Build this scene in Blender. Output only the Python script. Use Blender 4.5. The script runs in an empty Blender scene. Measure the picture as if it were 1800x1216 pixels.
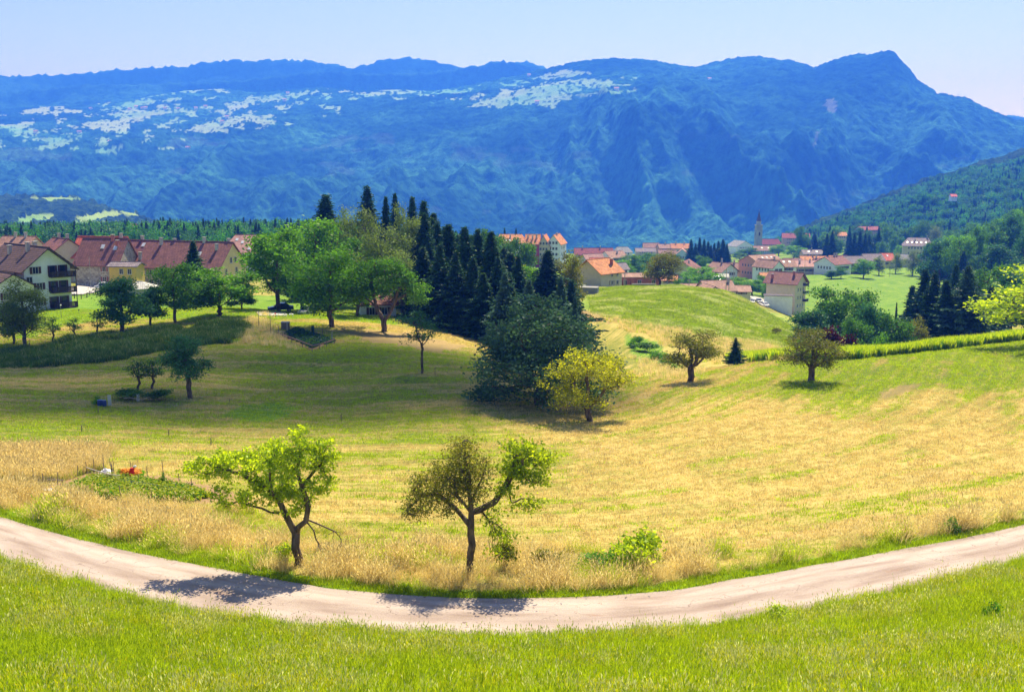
import bpy, math, random
import numpy as np
from mathutils import Vector, Matrix, noise as mnoise

SC = bpy.context.scene
COL = SC.collection
R = math.radians
PITCH = 9.07
FOC = 1930.0          # focal length in pixels of the 1800 px wide frame
cp, sp = math.cos(R(PITCH)), math.sin(R(PITCH))

# ---------------------------------------------------------------- camera
cam_d = bpy.data.cameras.new('camera')
cam = bpy.data.objects.new('camera', cam_d)
COL.objects.link(cam)
cam.location = (0, 0, 0)
cam.rotation_euler = (R(90 - PITCH), 0, 0)
cam_d.sensor_width = 36.0
cam_d.lens = 36.0 * FOC / 1800.0
cam_d.clip_start = 0.5
cam_d.clip_end = 60000
SC.camera = cam

# ---------------------------------------------------------------- light
SUN_EL, SUN_AZ = 56.0, 20.0            # azimuth: degrees to the right of straight ahead
world = bpy.data.worlds.new('World')
SC.world = world
world.use_nodes = True
wn = world.node_tree
bg = wn.nodes['Background']
sky = wn.nodes.new('ShaderNodeTexSky')
sky.sky_type = 'NISHITA'
sky.sun_disc = False
sky.sun_elevation = R(SUN_EL)
sky.sun_rotation = R(SUN_AZ)
sky.altitude = 900
sky.air_density = 1.0
sky.dust_density = 1.2
sky.ozone_density = 2.0
wn.links.new(sky.outputs[0], bg.inputs[0])
bg.inputs[1].default_value = 0.078
sun_d = bpy.data.lights.new('sun', 'SUN')
sun_d.energy = 5.0
sun_d.angle = R(0.5)
sun_d.color = (1.0, 0.93, 0.82)
sun = bpy.data.objects.new('sun', sun_d)
COL.objects.link(sun)
S_DIR = Vector((math.sin(R(SUN_AZ)) * math.cos(R(SUN_EL)), math.cos(R(SUN_AZ)) * math.cos(R(SUN_EL)), math.sin(R(SUN_EL))))
sun.rotation_euler = S_DIR.to_track_quat('Z', 'Y').to_euler()
sun.location = (0, 0, 200)

SC.view_settings.view_transform = 'Standard'
SC.view_settings.look = 'None'
SC.view_settings.gamma = 1
SC.view_settings.use_curve_mapping = False
SC.view_settings.exposure = 0.82
cy = SC.cycles
cy.max_bounces = 5
cy.diffuse_bounces = 2
cy.glossy_bounces = 2
cy.transmission_bounces = 3
cy.transparent_max_bounces = 8
cy.volume_bounces = 1
cy.use_denoising = True
cy.use_fast_gi = False

# ---------------------------------------------------------------- picture <-> place
def ray(u, v):
    """(x/Y, z/Y) of the pixel (u, v) of the 1800 x 1216 photograph."""
    xc = (u - 900.0) / FOC
    yc = (608.0 - v) / FOC
    dy = cp + yc * sp
    return xc / dy, (-sp + yc * cp) / dy

def at(u, v, Y):
    t, e = ray(u, v)
    return Vector((t * Y, Y, e * Y))

def proj(x, y, z):
    """place -> pixel (numpy arrays allowed)"""
    d = y * cp - z * sp
    return 900 + FOC * x / d, 608 - FOC * (y * sp + z * cp) / d

# ---------------------------------------------------------------- object helpers
def tag(o, label=None, cat=None, group=None, kind=None):
    if label: o['label'] = label
    if cat: o['category'] = cat
    if group: o['group'] = group
    if kind: o['kind'] = kind
    return o

def empty(name, loc, rz=0.0, label=None, cat=None, group=None, sc=1.0):
    o = bpy.data.objects.new(name, None)
    COL.objects.link(o)
    o.location = loc
    o.rotation_euler = (0, 0, rz)
    o.scale = (sc, sc, sc)
    o.empty_display_size = 0.2
    return tag(o, label, cat, group)

def link(name, me, parent=None, loc=None, rz=None, sc=None):
    o = bpy.data.objects.new(name, me)
    COL.objects.link(o)
    if parent is not None: o.parent = parent
    if loc is not None: o.location = loc
    if rz is not None: o.rotation_euler = (0, 0, rz)
    if sc is not None: o.scale = (sc, sc, sc) if isinstance(sc, (int, float)) else sc
    return o

def copy_tree(root):
    c = root.copy(); COL.objects.link(c)
    for ch in root.children:
        d = ch.copy(); COL.objects.link(d); d.parent = c
        for g in ch.children:
            h = g.copy(); COL.objects.link(h); h.parent = d
    return c

class MB:
    """collects verts / faces for one mesh"""
    def __init__(s): s.v = []; s.f = []; s.mi = []
    def add(s, vs, fs, m=0):
        b = len(s.v)
        s.v += [tuple(p) for p in vs]
        s.f += [tuple(b + i for i in f) for f in fs]
        s.mi += [m] * len(fs)
    def box(s, x0, x1, y0, y1, z0, z1, m=0):
        s.add([(x0,y0,z0),(x1,y0,z0),(x1,y1,z0),(x0,y1,z0),(x0,y0,z1),(x1,y0,z1),(x1,y1,z1),(x0,y1,z1)],
              [(0,3,2,1),(4,5,6,7),(0,1,5,4),(1,2,6,5),(2,3,7,6),(3,0,4,7)], m)
    def tube(s, p, q, r0, r1, n=5, m=0, cap=True):
        p, q = Vector(p), Vector(q)
        d = (q - p)
        if d.length < 1e-6: return
        d.normalize()
        a = d.orthogonal().normalized(); b = d.cross(a)
        vs = []
        for (c, r) in ((p, r0), (q, r1)):
            for k in range(n):
                w = 2 * math.pi * k / n
                vs.append(c + a * (r * math.cos(w)) + b * (r * math.sin(w)))
        fs = [(k, (k + 1) % n, n + (k + 1) % n, n + k) for k in range(n)]
        if cap: fs += [tuple(range(n - 1, -1, -1)), tuple(range(n, 2 * n))]
        s.add(vs, fs, m)
    def path(s, pts, rs, n=6, m=0):
        """smooth tube through pts"""
        pts = [Vector(p) for p in pts]
        base = len(s.v); a = None
        for i, p in enumerate(pts):
            d = (pts[min(i + 1, len(pts) - 1)] - pts[max(i - 1, 0)])
            d = d.normalized() if d.length > 1e-9 else Vector((0, 0, 1))
            if a is None: a = d.orthogonal().normalized()
            else:
                a = (a - d * a.dot(d))
                a = a.normalized() if a.length > 1e-6 else d.orthogonal().normalized()
            b = d.cross(a)
            for k in range(n):
                w = 2 * math.pi * k / n
                s.v.append(tuple(p + a * (rs[i] * math.cos(w)) + b * (rs[i] * math.sin(w))))
        for i in range(len(pts) - 1):
            for k in range(n):
                s.f.append((base + i*n + k, base + i*n + (k+1)%n, base + (i+1)*n + (k+1)%n, base + (i+1)*n + k)); s.mi.append(m)
        s.f.append(tuple(base + (len(pts)-1)*n + k for k in range(n))); s.mi.append(m)
    def mesh(s, name, mats, smooth=False):
        me = bpy.data.meshes.new(name)
        me.from_pydata(s.v, [], s.f)
        for mt in (mats if isinstance(mats, (list, tuple)) else [mats]): me.materials.append(mt)
        if isinstance(mats, (list, tuple)) and len(mats) > 1: me.polygons.foreach_set('material_index', s.mi)
        if smooth: me.polygons.foreach_set('use_smooth', [True] * len(s.f))
        me.update()
        return me
    def build(s, name, mats, parent=None, smooth=False, **k):
        return link(name, s.mesh(name, mats, smooth), parent, **k)

def np_mesh(name, co, quads=None, tris=None, mats=(), smooth=False, mat_index=None):
    """fast mesh from numpy"""
    me = bpy.data.meshes.new(name)
    fa = quads if quads is not None else tris
    k = fa.shape[1]; nf = len(fa)
    me.vertices.add(len(co)); me.vertices.foreach_set('co', np.ascontiguousarray(co, dtype=np.float32).ravel())
    me.loops.add(nf * k); me.loops.foreach_set('vertex_index', np.ascontiguousarray(fa, dtype=np.int32).ravel())
    me.polygons.add(nf)
    me.polygons.foreach_set('loop_start', np.arange(0, nf * k, k, dtype=np.int32))
    me.polygons.foreach_set('loop_total', np.full(nf, k, dtype=np.int32))
    for m in mats: me.materials.append(m)
    if mat_index is not None: me.polygons.foreach_set('material_index', np.asarray(mat_index, dtype=np.int32))
    if smooth: me.polygons.foreach_set('use_smooth', np.ones(nf, dtype=bool))
    me.update(calc_edges=True)
    return me

def grid_faces(nr, nc):
    i = np.arange(nr - 1)[:, None] * nc + np.arange(nc - 1)[None, :]
    i = i.ravel()
    return np.stack([i, i + 1, i + nc + 1, i + nc], 1)

# ---------------------------------------------------------------- numpy noise
def _hash(ix, iy, seed):
    n = (ix.astype(np.int64) * 374761393 + iy.astype(np.int64) * 668265263 + seed * 1442695041) & 0xffffffff
    n = ((n ^ (n >> 13)) * 1274126177) & 0xffffffff
    return ((n ^ (n >> 16)) & 0xffff) / 65535.0

def vnoise(x, y, seed=0):
    ix, iy = np.floor(x), np.floor(y)
    fx, fy = x - ix, y - iy
    fx, fy = fx * fx * fx * (fx * (fx * 6 - 15) + 10), fy * fy * fy * (fy * (fy * 6 - 15) + 10)
    a, b = _hash(ix, iy, seed), _hash(ix + 1, iy, seed)
    c, d = _hash(ix, iy + 1, seed), _hash(ix + 1, iy + 1, seed)
    return (a * (1 - fx) + b * fx) * (1 - fy) + (c * (1 - fx) + d * fx) * fy

def fbm(x, y, oct=5, seed=0, gain=0.5):
    s = 0; a = 1; t = 0
    for k in range(oct):
        s = s + a * vnoise(x, y, seed + k * 17); t += a
        a *= gain; x = x * 2.03 + 13.7; y = y * 2.03 + 7.3
    return s / t

def ridged(x, y, oct=5, seed=0, gain=0.5):
    s = 0; a = 1; t = 0
    for k in range(oct):
        s = s + a * (1 - np.abs(2 * vnoise(x, y, seed + k * 17) - 1)); t += a
        a *= gain; x = x * 2.07 + 11.3; y = y * 2.07 + 5.9
    return s / t

def smooth(a, b, x):
    t = np.clip((x - a) / (b - a), 0, 1)
    return t * t * (3 - 2 * t)

def in_poly(px, py, poly):
    c = np.zeros(px.shape, bool)
    n = len(poly)
    for i in range(n):
        x0, y0 = poly[i]; x1, y1 = poly[(i + 1) % n]
        if y0 == y1: continue
        k = ((y0 > py) != (y1 > py)) & (px < (x1 - x0) * (py - y0) / (y1 - y0) + x0)
        c ^= k
    return c

# ---------------------------------------------------------------- materials
def nodes(name):
    m = bpy.data.materials.new(name); m.use_nodes = True
    nt = m.node_tree; nt.nodes.clear()
    out = nt.nodes.new('ShaderNodeOutputMaterial')
    return m, nt, out

def N(nt, typ, **kw):
    n = nt.nodes.new(typ)
    for k, v in kw.items():
        if k.startswith('i_'):
            key = k[2:]
            key = int(key) if key.isdigit() else key.replace('_', ' ')
            n.inputs[key].default_value = v
        else: setattr(n, k, v)
    return n

def ramp(nt, fac, stops):
    r = nt.nodes.new('ShaderNodeValToRGB')
    el = r.color_ramp.elements
    while len(el) > 1: el.remove(el[-1])
    el[0].position = stops[0][0]; el[0].color = (*stops[0][1], 1)
    for p, c in stops[1:]:
        e = el.new(p); e.color = (*c, 1)
    nt.links.new(fac, r.inputs[0])
    return r.outputs[0]

def mixc(nt, fac, a, b, mode='MIX'):
    n = nt.nodes.new('ShaderNodeMix'); n.data_type = 'RGBA'; n.blend_type = mode
    for sock, val in ((n.inputs[0], fac), (n.inputs[6], a), (n.inputs[7], b)):
        if isinstance(val, (int, float)): sock.default_value = val
        elif isinstance(val, tuple): sock.default_value = (*val, 1)
        else: nt.links.new(val, sock)
    return n.outputs[2]

def mat_plain(name, col, rough=0.8, var=0.12, scale=3.0, bump=0.0, metal=0.0, spec=0.3, emis=None):
    m, nt, out = nodes(name)
    b = N(nt, 'ShaderNodeBsdfPrincipled')
    b.inputs['Roughness'].default_value = rough
    b.inputs['Metallic'].default_value = metal
    b.inputs['Specular IOR Level'].default_value = spec
    tc = N(nt, 'ShaderNodeTexCoord')
    nz = N(nt, 'ShaderNodeTexNoise'); nz.inputs['Scale'].default_value = scale; nz.inputs['Detail'].default_value = 5
    nt.links.new(tc.outputs['Object'], nz.inputs['Vector'])
    lo = tuple(c * (1 - var * 1.6) for c in col); hi = tuple(min(1, c * (1 + var * 1.6)) for c in col)
    c = ramp(nt, nz.outputs[0], [(0.25, lo), (0.75, hi)])
    nt.links.new(c, b.inputs['Base Color'])
    if bump:
        bp = N(nt, 'ShaderNodeBump'); bp.inputs['Strength'].default_value = bump; bp.inputs['Distance'].default_value = 0.05
        nt.links.new(nz.outputs[0], bp.inputs['Height']); nt.links.new(bp.outputs[0], b.inputs['Normal'])
    nt.links.new(b.outputs[0], out.inputs[0])
    return m

def mat_leaf(name, c0, c1, trans=0.45, tcol=None, clump=0.6, rough=0.6, obj_var=0.15):
    """leaf: colour varies leaf by leaf and clump by clump; light shines through"""
    m, nt, out = nodes(name)
    geo = N(nt, 'ShaderNodeNewGeometry')
    tc = N(nt, 'ShaderNodeTexCoord')
    nz = N(nt, 'ShaderNodeTexNoise'); nz.inputs['Scale'].default_value = clump; nz.inputs['Detail'].default_value = 2
    nt.links.new(tc.outputs['Object'], nz.inputs['Vector'])
    mm = N(nt, 'ShaderNodeMath', operation='MULTIPLY_ADD'); mm.inputs[1].default_value = 0.5
    nt.links.new(geo.outputs['Random Per Island'], mm.inputs[0])
    m2 = N(nt, 'ShaderNodeMath', operation='MULTIPLY_ADD'); m2.inputs[1].default_value = 1.5; m2.inputs[2].default_value = -0.55
    nt.links.new(nz.outputs[0], m2.inputs[0]); nt.links.new(m2.outputs[0], mm.inputs[2])
    c = ramp(nt, mm.outputs[0], [(0.1, c0), (0.9, c1)])
    oi = N(nt, 'ShaderNodeObjectInfo')
    hs = N(nt, 'ShaderNodeHueSaturation')
    v = N(nt, 'ShaderNodeMapRange'); v.inputs[3].default_value = 1 - obj_var; v.inputs[4].default_value = 1 + obj_var
    nt.links.new(oi.outputs['Random'], v.inputs[0]); nt.links.new(v.outputs[0], hs.inputs['Value'])
    nt.links.new(c, hs.inputs['Color'])
    dif = N(nt, 'ShaderNodeBsdfDiffuse')
    nt.links.new(hs.outputs[0], dif.inputs[0])
    tr = N(nt, 'ShaderNodeBsdfTranslucent')
    tcl = mixc(nt, 1.0, hs.outputs[0], tcol or (1.6, 1.5, 0.6), 'MULTIPLY')
    nt.links.new(tcl, tr.inputs[0])
    mx = N(nt, 'ShaderNodeMixShader'); mx.inputs[0].default_value = trans
    nt.links.new(dif.outputs[0], mx.inputs[1]); nt.links.new(tr.outputs[0], mx.inputs[2])
    gl = N(nt, 'ShaderNodeBsdfGlossy'); gl.inputs['Roughness'].default_value = 0.45; gl.inputs[0].default_value = (1, 1, 1, 1)
    m3 = N(nt, 'ShaderNodeMixShader'); m3.inputs[0].default_value = 0.012
    nt.links.new(mx.outputs[0], m3.inputs[1]); nt.links.new(gl.outputs[0], m3.inputs[2])
    nt.links.new(m3.outputs[0], out.inputs[0])
    return m
# ================================================================ THE GROUND
def zpt(u, Y, z):
    return (u, None, Y, z)
CP = []
for t in (-0.62, -0.3, 0.0, 0.3, 0.62):
    for Y, z in ((4, -2.6), (10, -6.0), (18, -10.2), (30, -14.9), (38, -17.6)):
        CP.append((t, math.log(Y), z / Y))
def cuv(rows):
    for u, v, Y in rows:
        t, e = ray(u, v)
        CP.append((t, math.log(Y), e))
_us = (-120, 24, 300, 600, 900, 1200, 1500, 1776, 1920)
def row(v, Ys):
    cuv([(u, v, Y) for u, Y in zip(_us, Ys) if Y])
row(850, (76, 75, 74, 76, 77, 77, 76, 74, 73))
row(780, (91, 90, 91, 93, 94, 94, 92, 89, 88))
row(720, (109, 108, 110, 112, 113, 112, 109, 106, 104))
row(670, (127, 126, 126, 127, 132, 134, 128, 122, 119))
cuv([(900, 1000, 54.5), (600, 975, 57), (1200, 975, 57), (24, 890, 65), (-120, 860, 68), (1776, 905, 62), (1920, 875, 65), (1500, 950, 58.5), (300, 940, 60)])
cuv([(24, 640, 146), (300, 630, 146), (600, 625, 147), (780, 630, 146), (1380, 632, 152), (1500, 628, 152), (1650, 612, 158), (1776, 598, 160), (1920, 585, 165),
     (24, 612, 158), (150, 597, 166), (300, 582, 170), (430, 577, 172), (-120, 620, 156), (430, 547, 195), (300, 558, 190), (100, 560, 198), (100, 522, 245),
     (180, 507, 290), (240, 507, 300), (400, 515, 290), (480, 547, 215), (640, 547, 213), (560, 572, 178), (720, 588, 172), (800, 608, 166), (860, 600, 182),
     (-120, 520, 260), (700, 520, 270), (900, 520, 290), (900, 485, 400), (620, 485, 400), (24, 470, 420), (300, 460, 480), (24, 432, 600), (300, 428, 600), (560, 430, 600), (-120, 440, 600),
     (1030, 508, 290), (1100, 507, 300), (1180, 503, 300), (1240, 508, 300), (1283, 515, 298), (1345, 550, 292), (1400, 578, 285), (1100, 520, 350), (1180, 520, 350), (1300, 562, 340),
     (1060, 560, 215), (1150, 600, 195), (1250, 608, 197), (1300, 630, 184), (1390, 602, 218), (1150, 650, 160), (1040, 642, 165), (960, 652, 160),
     (1500, 655, 195), (1650, 640, 195), (1776, 620, 195), (1920, 600, 200), (1500, 585, 300), (1650, 570, 300), (1776, 560, 300),
     (1440, 562, 400), (1500, 525, 480), (1600, 500, 560), (1500, 490, 560), (1600, 477, 640), (1700, 470, 700), (1776, 482, 500), (1776, 425, 800), (1700, 445, 800), (1920, 440, 600),
     (1385, 547, 420), (1330, 530, 400), (1050, 465, 700), (1200, 500, 520), (1200, 468, 700), (1350, 490, 560), (1400, 478, 640), (1330, 445, 1050), (1100, 450, 900), (1250, 452, 950),
     (1550, 465, 800), (1390, 437, 1150), (1640, 452, 900), (1500, 428, 1150), (600, 440, 900), (100, 440, 900), (-120, 445, 900)])
for u, Y, z in ((-120, 2500, -260), (300, 2500, -260), (800, 2500, -260), (1200, 2500, -260), (1500, 2500, -200), (1800, 2500, -150),
                (-120, 1400, -110), (300, 1400, -110), (800, 1400, -110), (1200, 1400, -108), (1600, 1400, -85), (1900, 1400, -60), (-120, 4000, -300), (600, 4000, -300), (1200, 4000, -300), (1900, 4000, -300)):
    CP.append((ray(u, 400)[0], math.log(Y), z / Y))

CPA = np.array(CP)
_KT, _KY = 5.0, 1.6
_P = np.stack([CPA[:, 0] * _KT, CPA[:, 1] * _KY], 1)
def _phi(r2):
    return 0.5 * r2 * np.log(r2 + 1e-12)
_n = len(_P)
_d2 = ((_P[:, None] - _P[None]) ** 2).sum(-1)
_A = np.zeros((_n + 3, _n + 3))
_A[:_n, :_n] = _phi(_d2) + np.eye(_n) * 1e-3
_A[:_n, _n] = 1; _A[:_n, _n + 1:] = _P
_A[_n:, :_n] = _A[:_n, _n:].T
_W = np.linalg.solve(_A, np.concatenate([CPA[:, 2], np.zeros(3)]))
def tps(t, Y):
    t = np.clip(t, -0.66, 0.66)
    q = np.stack([np.ravel(t) * _KT, np.log(np.clip(np.ravel(Y), 3.0, 4200)) * _KY], 1)
    out = np.empty(len(q))
    for i in range(0, len(q), 20000):
        b = q[i:i + 20000]
        d2 = ((b[:, None] - _P[None]) ** 2).sum(-1)
        out[i:i + 20000] = _phi(d2) @ _W[:_n] + _W[_n] + b @ _W[_n + 1:]
    return out.reshape(np.shape(Y))

# the road: near and far edge as seen, both on the level z = -20
ROAD_Z = -20.0
def on_level(u, v, z=ROAD_Z):
    t, e = ray(u, v)
    Y = z / e
    return np.array((t * Y, Y))
_near = [on_level(*p) for p in ((24, 990), (200, 1045), (400, 1088), (600, 1110), (800, 1124), (1000, 1122), (1200, 1108), (1400, 1078), (1600, 1035), (1776, 992))]
_far = [on_level(*p) for p in ((24, 915), (200, 962), (400, 1003), (600, 1036), (800, 1051), (1000, 1050), (1150, 1041), (1300, 1017), (1500, 981), (1776, 928))]
def _ext(p):
    a, b = p[0] - p[1], p[-1] - p[-2]
    a /= np.linalg.norm(a); b /= np.linalg.norm(b)
    return [p[0] + a * 60 + np.array((0, 25)), p[0] + a * 25 + np.array((0, 5))] + p + [p[-1] + b * 25 + np.array((0, 5)), p[-1] + b * 60 + np.array((0, 22))]
def resample(p, n):
    p = np.array(p)
    d = np.concatenate([[0], np.cumsum(np.linalg.norm(np.diff(p, axis=0), axis=1))])
    # cubic (Catmull-Rom) through the points
    s = np.linspace(0, d[-1], n)
    out = np.zeros((n, 2))
    for k in range(2):
        m = np.gradient(p[:, k], d)
        i = np.clip(np.searchsorted(d, s) - 1, 0, len(d) - 2)
        h = d[i + 1] - d[i]; t = (s - d[i]) / h
        out[:, k] = ((2*t**3 - 3*t**2 + 1) * p[i, k] + (t**3 - 2*t**2 + t) * h * m[i] + (-2*t**3 + 3*t**2) * p[i + 1, k] + (t**3 - t**2) * h * m[i + 1])
    return out
RN, RF = resample(_ext(_near), 500), resample(_ext(_far), 500)
RC = (RN + RF) / 2
def _halfw():
    a = np.sqrt(((RC[:, None] - RF[None]) ** 2).sum(-1)).min(1); b = np.sqrt(((RC[:, None] - RN[None]) ** 2).sum(-1)).min(1)
    return (a + b) / 2
ROAD_HW = _halfw()
def road_dist(x, y):
    """distance to the road's middle line and to its half width, vectorised"""
    x = np.asarray(x, float); y = np.asarray(y, float)
    sh = x.shape; q = np.stack([x.ravel(), y.ravel()], 1)
    out = np.full(len(q), 99.0); side = np.where(q[:, 1] < 60, -1.0, 1.0)
    near = (q[:, 1] > 28) & (q[:, 1] < 125)
    idx = np.where(near)[0]
    C = RC[::2]
    W = ROAD_HW[::2]
    for i in range(0, len(idx), 20000):
        b = idx[i:i + 20000]
        d2 = ((q[b][:, None] - C[None]) ** 2).sum(-1)
        j = d2.argmin(1)
        out[b] = np.sqrt(d2[np.arange(len(b)), j]) - W[j]
        side[b] = q[b, 1] - C[j, 1]
    return out.reshape(sh), side.reshape(sh)      # distance beyond the road's edge (negative on it); side > 0 = far side

def ground_z(x, y, detail=True):
    x = np.asarray(x, float); y = np.asarray(y, float)
    Y = np.maximum(y, 3.0)
    z = tps(x / Y, Y) * Y
    if detail:
        a = np.clip(Y / 100, 0.25, 6)
        z = z + (fbm(x / 14, y / 14, 3, 5) - 0.5) * 0.5 * a * smooth(25, 60, Y) * (1 - smooth(250, 500, Y) * 0.7)
        z = z + (fbm(x / 2.2, y / 2.2, 3, 9) - 0.5) * 0.16
    d, s = road_dist(x, y)
    k = 1 - smooth(0.8, 7.0, d)
    near = s < 0
    k = np.where(near, 1 - smooth(0.5, 6.0, d), k)
    z = z * (1 - k) + (ROAD_Z - 0.05) * k
    return z

def gz(x, y):
    return float(ground_z(np.array([x]), np.array([y]))[0])

def put(u, Y):
    """ground point seen in column u at distance Y"""
    v = 600.0
    for _ in range(6):
        t, e = ray(u, v)
        z = gz(t * Y, Y)
        v = proj(t * Y, Y, z)[1]
    return Vector((t * Y, Y, z))

def find_Y(u, v, lo=40, hi=1300, n=800):
    """first distance at which the ray through (u, v) meets the ground"""
    Ys = np.exp(np.linspace(math.log(lo), math.log(hi), n))
    t, e = ray(u, v)
    z = ground_z(t * Ys, Ys)
    hit = np.where(z >= e * Ys)[0]
    return float(Ys[hit[0]]) if len(hit) else None

def foot(u, v, lo=40, hi=1300, Y=None):
    Y = find_Y(u, v, lo, hi) or Y or 200
    t, e = ray(u, v)
    return Vector((t * Y, Y, gz(t * Y, Y)))

# ---------------------------------------------------------------- ground sheet
NC, NR = 400, 560
_Y = np.exp(np.linspace(math.log(4.0), math.log(4000), NR))
_t = np.linspace(-0.78, 0.78, NC)
GX = _t[None, :] * (_Y[:, None] + 14); GY = np.repeat(_Y[:, None], NC, 1)
GZ = ground_z(GX, GY)
GU, GV = proj(GX, GY, GZ)
_slope = None
# colour zones of the ground itself: r = dry, g = lushness, b = bare soil
def zone(px, py, poly, soft=14, seed=3):
    """soft-edged mask of a polygon given as seen, wobbling a little"""
    wx = (fbm(px / 30, py / 12, 3, seed) - 0.5) * soft * 2.4
    wy = (fbm(px / 30, py / 12, 3, seed + 50) - 0.5) * soft * 1.2
    return in_poly(px + wx, py + wy, poly).astype(float)
rd, rs = road_dist(GX, GY)
big = fbm(GX / 22, GY / 22, 4, 21)
def row_coord(x, y):
    """which mowing row a point lies in: rows follow the lane, then climb away to the right"""
    L = 0.024 * 9.0 * np.log1p(np.exp(np.clip(x / 9.0, -30, 30))) - 0.0022 * np.minimum(x, 0)
    return (y - 50.0) * np.exp(-L)
ROW = row_coord(GX, GY)
def rows_noise(x, y, seed=33):
    r = row_coord(x, y); s = x * 0.8 + y * 0.35
    return 0.55 * fbm(s / 14, r / 1.1, 4, seed) + 0.45 * fbm(s / 5, r / 0.45, 3, seed + 9)
med = np.where(GY < 260, rows_noise(GX, GY), fbm(GX / 5 + GY / 11, GY / 3.2, 4, 33))
dry = np.zeros_like(GX) + 0.25
# the bowl of mown hay: dry in the right half and towards the road
mown = (GY < 300)
dry = np.where(mown & (rs > 0), 0.30 + 0.55 * smooth(700, 1100, GU) * smooth(600, 760, GV) + 0.45 * smooth(740, 860, GV) * (1 - smooth(700, 1100, GU)), dry)
dry += np.where(mown & (GV < 760) & (GU < 1000), 0.22 * (big - 0.42) * 4, 0)
dry += (big - 0.5) * 0.9 * mown + (med - 0.5) * 1.2
ridge_green = zone(GU, GV, [(1380, 632), (1800, 590), (1900, 640), (1800, 680), (1500, 680), (1380, 700)], 20)
dry += 0.14 * (mown & (GU > 1000) & (GV > 700))
dry -= 0.24 * (mown * smooth(590, 640, GV) * (1 - smooth(730, 790, GV)) * (1 - smooth(800, 1000, GU)))
dry -= 0.45 * ridge_green
dry -= 0.30 * zone(GU, GV, [(1050, 690), (1400, 640), (1800, 640), (1800, 760), (1300, 850), (1000, 860)], 30, 8) * (big > 0.45)
dry = np.where((rs < 0) | (GY < 40), -0.15 + (med - 0.5) * 0.5, dry)
lush = np.zeros_like(GX)
hill = zone(GU, GV, [(1030, 500), (1180, 498), (1400, 560), (1400, 632), (1290, 640), (1120, 580), (1050, 560), (1020, 540)], 6) * (GY > 170) * (GY < 420)
lush = np.maximum(lush, hill * 0.8)
dry = np.where(hill > 0, 0.28 + (med - 0.5) * 1.3, dry)
field_r = zone(GU, GV, [(1420, 480), (1620, 465), (1760, 460), (1700, 600), (1420, 600)], 3) * (GY > 330)
lush = np.maximum(lush, field_r)
lawn = zone(GU, GV, [(24, 545), (150, 505), (430, 520), (640, 520), (700, 570), (560, 560), (430, 560), (180, 560), (110, 575), (24, 600)], 4) * (GY > 150) * (GY < 400)
lush = np.maximum(lush, lawn)
far_lush = (GY > 420)
lush = np.maximum(lush, far_lush * 0.8)
dry = np.where(far_lush | (field_r > 0) | (lawn > 0), 0.05 + (med - 0.5) * 0.5 + lawn * (big - 0.5), dry)
lush = np.where((rs < 0) | (GY < 40), 1.0, lush)
verge = (rs > 0) & (rd < 1.2)
lush = np.where(verge, 0.9, lush); dry = np.where(verge, 0.1, dry)
green_patch = zone(GU, GV, [(395, 730), (420, 712), (490, 708), (530, 718), (500, 735), (440, 742)], 5)
lush = np.maximum(lush, green_patch); dry = np.where(green_patch > 0, -0.4, dry)
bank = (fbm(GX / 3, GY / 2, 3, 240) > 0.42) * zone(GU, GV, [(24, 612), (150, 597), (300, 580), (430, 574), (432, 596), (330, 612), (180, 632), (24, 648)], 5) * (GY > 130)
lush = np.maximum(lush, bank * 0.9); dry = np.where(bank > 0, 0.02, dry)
weeds = zone(GU, GV, [(1100, 590), (1150, 600), (1190, 640), (1230, 655), (1160, 650), (1110, 630)], 5) * (GY > 150)
lush = np.maximum(lush, weeds); dry = np.where(weeds > 0, -0.3, dry)
dryband = zone(GU, GV, [(1040, 545), (1120, 565), (1250, 590), (1400, 615), (1390, 636), (1250, 645), (1190, 640), (1150, 600), (1080, 575)], 5) * (GY > 160) * (1 - weeds)
lush = np.where(dryband > 0, 0.15, lush); dry = np.where(dryband > 0, 0.8, dry)
soil = np.zeros_like(GX)
bare = zone(GU, GV, [(1020, 545), (1050, 548), (1095, 562), (1075, 568), (1020, 560)], 4) * (GY > 180)
patch_r = zone(GU, GV, [(1545, 690), (1585, 676), (1625, 676), (1580, 694), (1550, 702)], 5)
for poly in ([(1180, 958), (1330, 945), (1480, 915), (1600, 880), (1680, 845), (1700, 862), (1620, 898), (1500, 932), (1340, 962), (1190, 970)], [(1010, 790), (1060, 782), (1092, 786), (1070, 800), (1020, 806)], [(1570, 832), (1640, 822), (1700, 840), (1640, 850), (1590, 846)],
             [(1000, 752), (1060, 722), (1150, 680), (1215, 660), (1230, 668), (1160, 690), (1070, 735), (1010, 762)], [(430, 888), (520, 870), (640, 858), (520, 880), (440, 898)]):
    tr_ = zone(GU, GV, poly, 5)
    soil = np.maximum(soil, tr_ * 0.16); dry = np.where(tr_ > 0, np.maximum(dry, 0.9), dry)
soil = np.maximum(soil, bare * 0.7); soil = np.maximum(soil, patch_r * 0.5)
plot1 = zone(GU, GV, [(62, 862), (160, 828), (300, 838), (395, 860), (440, 880), (330, 886), (100, 872)], 2)
plot2 = zone(GU, GV, [(486, 588), (520, 575), (596, 600), (548, 616)], 1)

soil = np.maximum(soil, plot1 * 0.9); soil = np.maximum(soil, plot2 * 0.9)
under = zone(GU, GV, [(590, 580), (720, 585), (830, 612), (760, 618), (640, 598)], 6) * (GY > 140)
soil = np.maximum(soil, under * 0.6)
COLS = np.stack([np.clip(dry, 0, 1), np.clip(lush, 0, 1), np.clip(soil, 0, 1), np.ones_like(dry)], -1)

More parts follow.
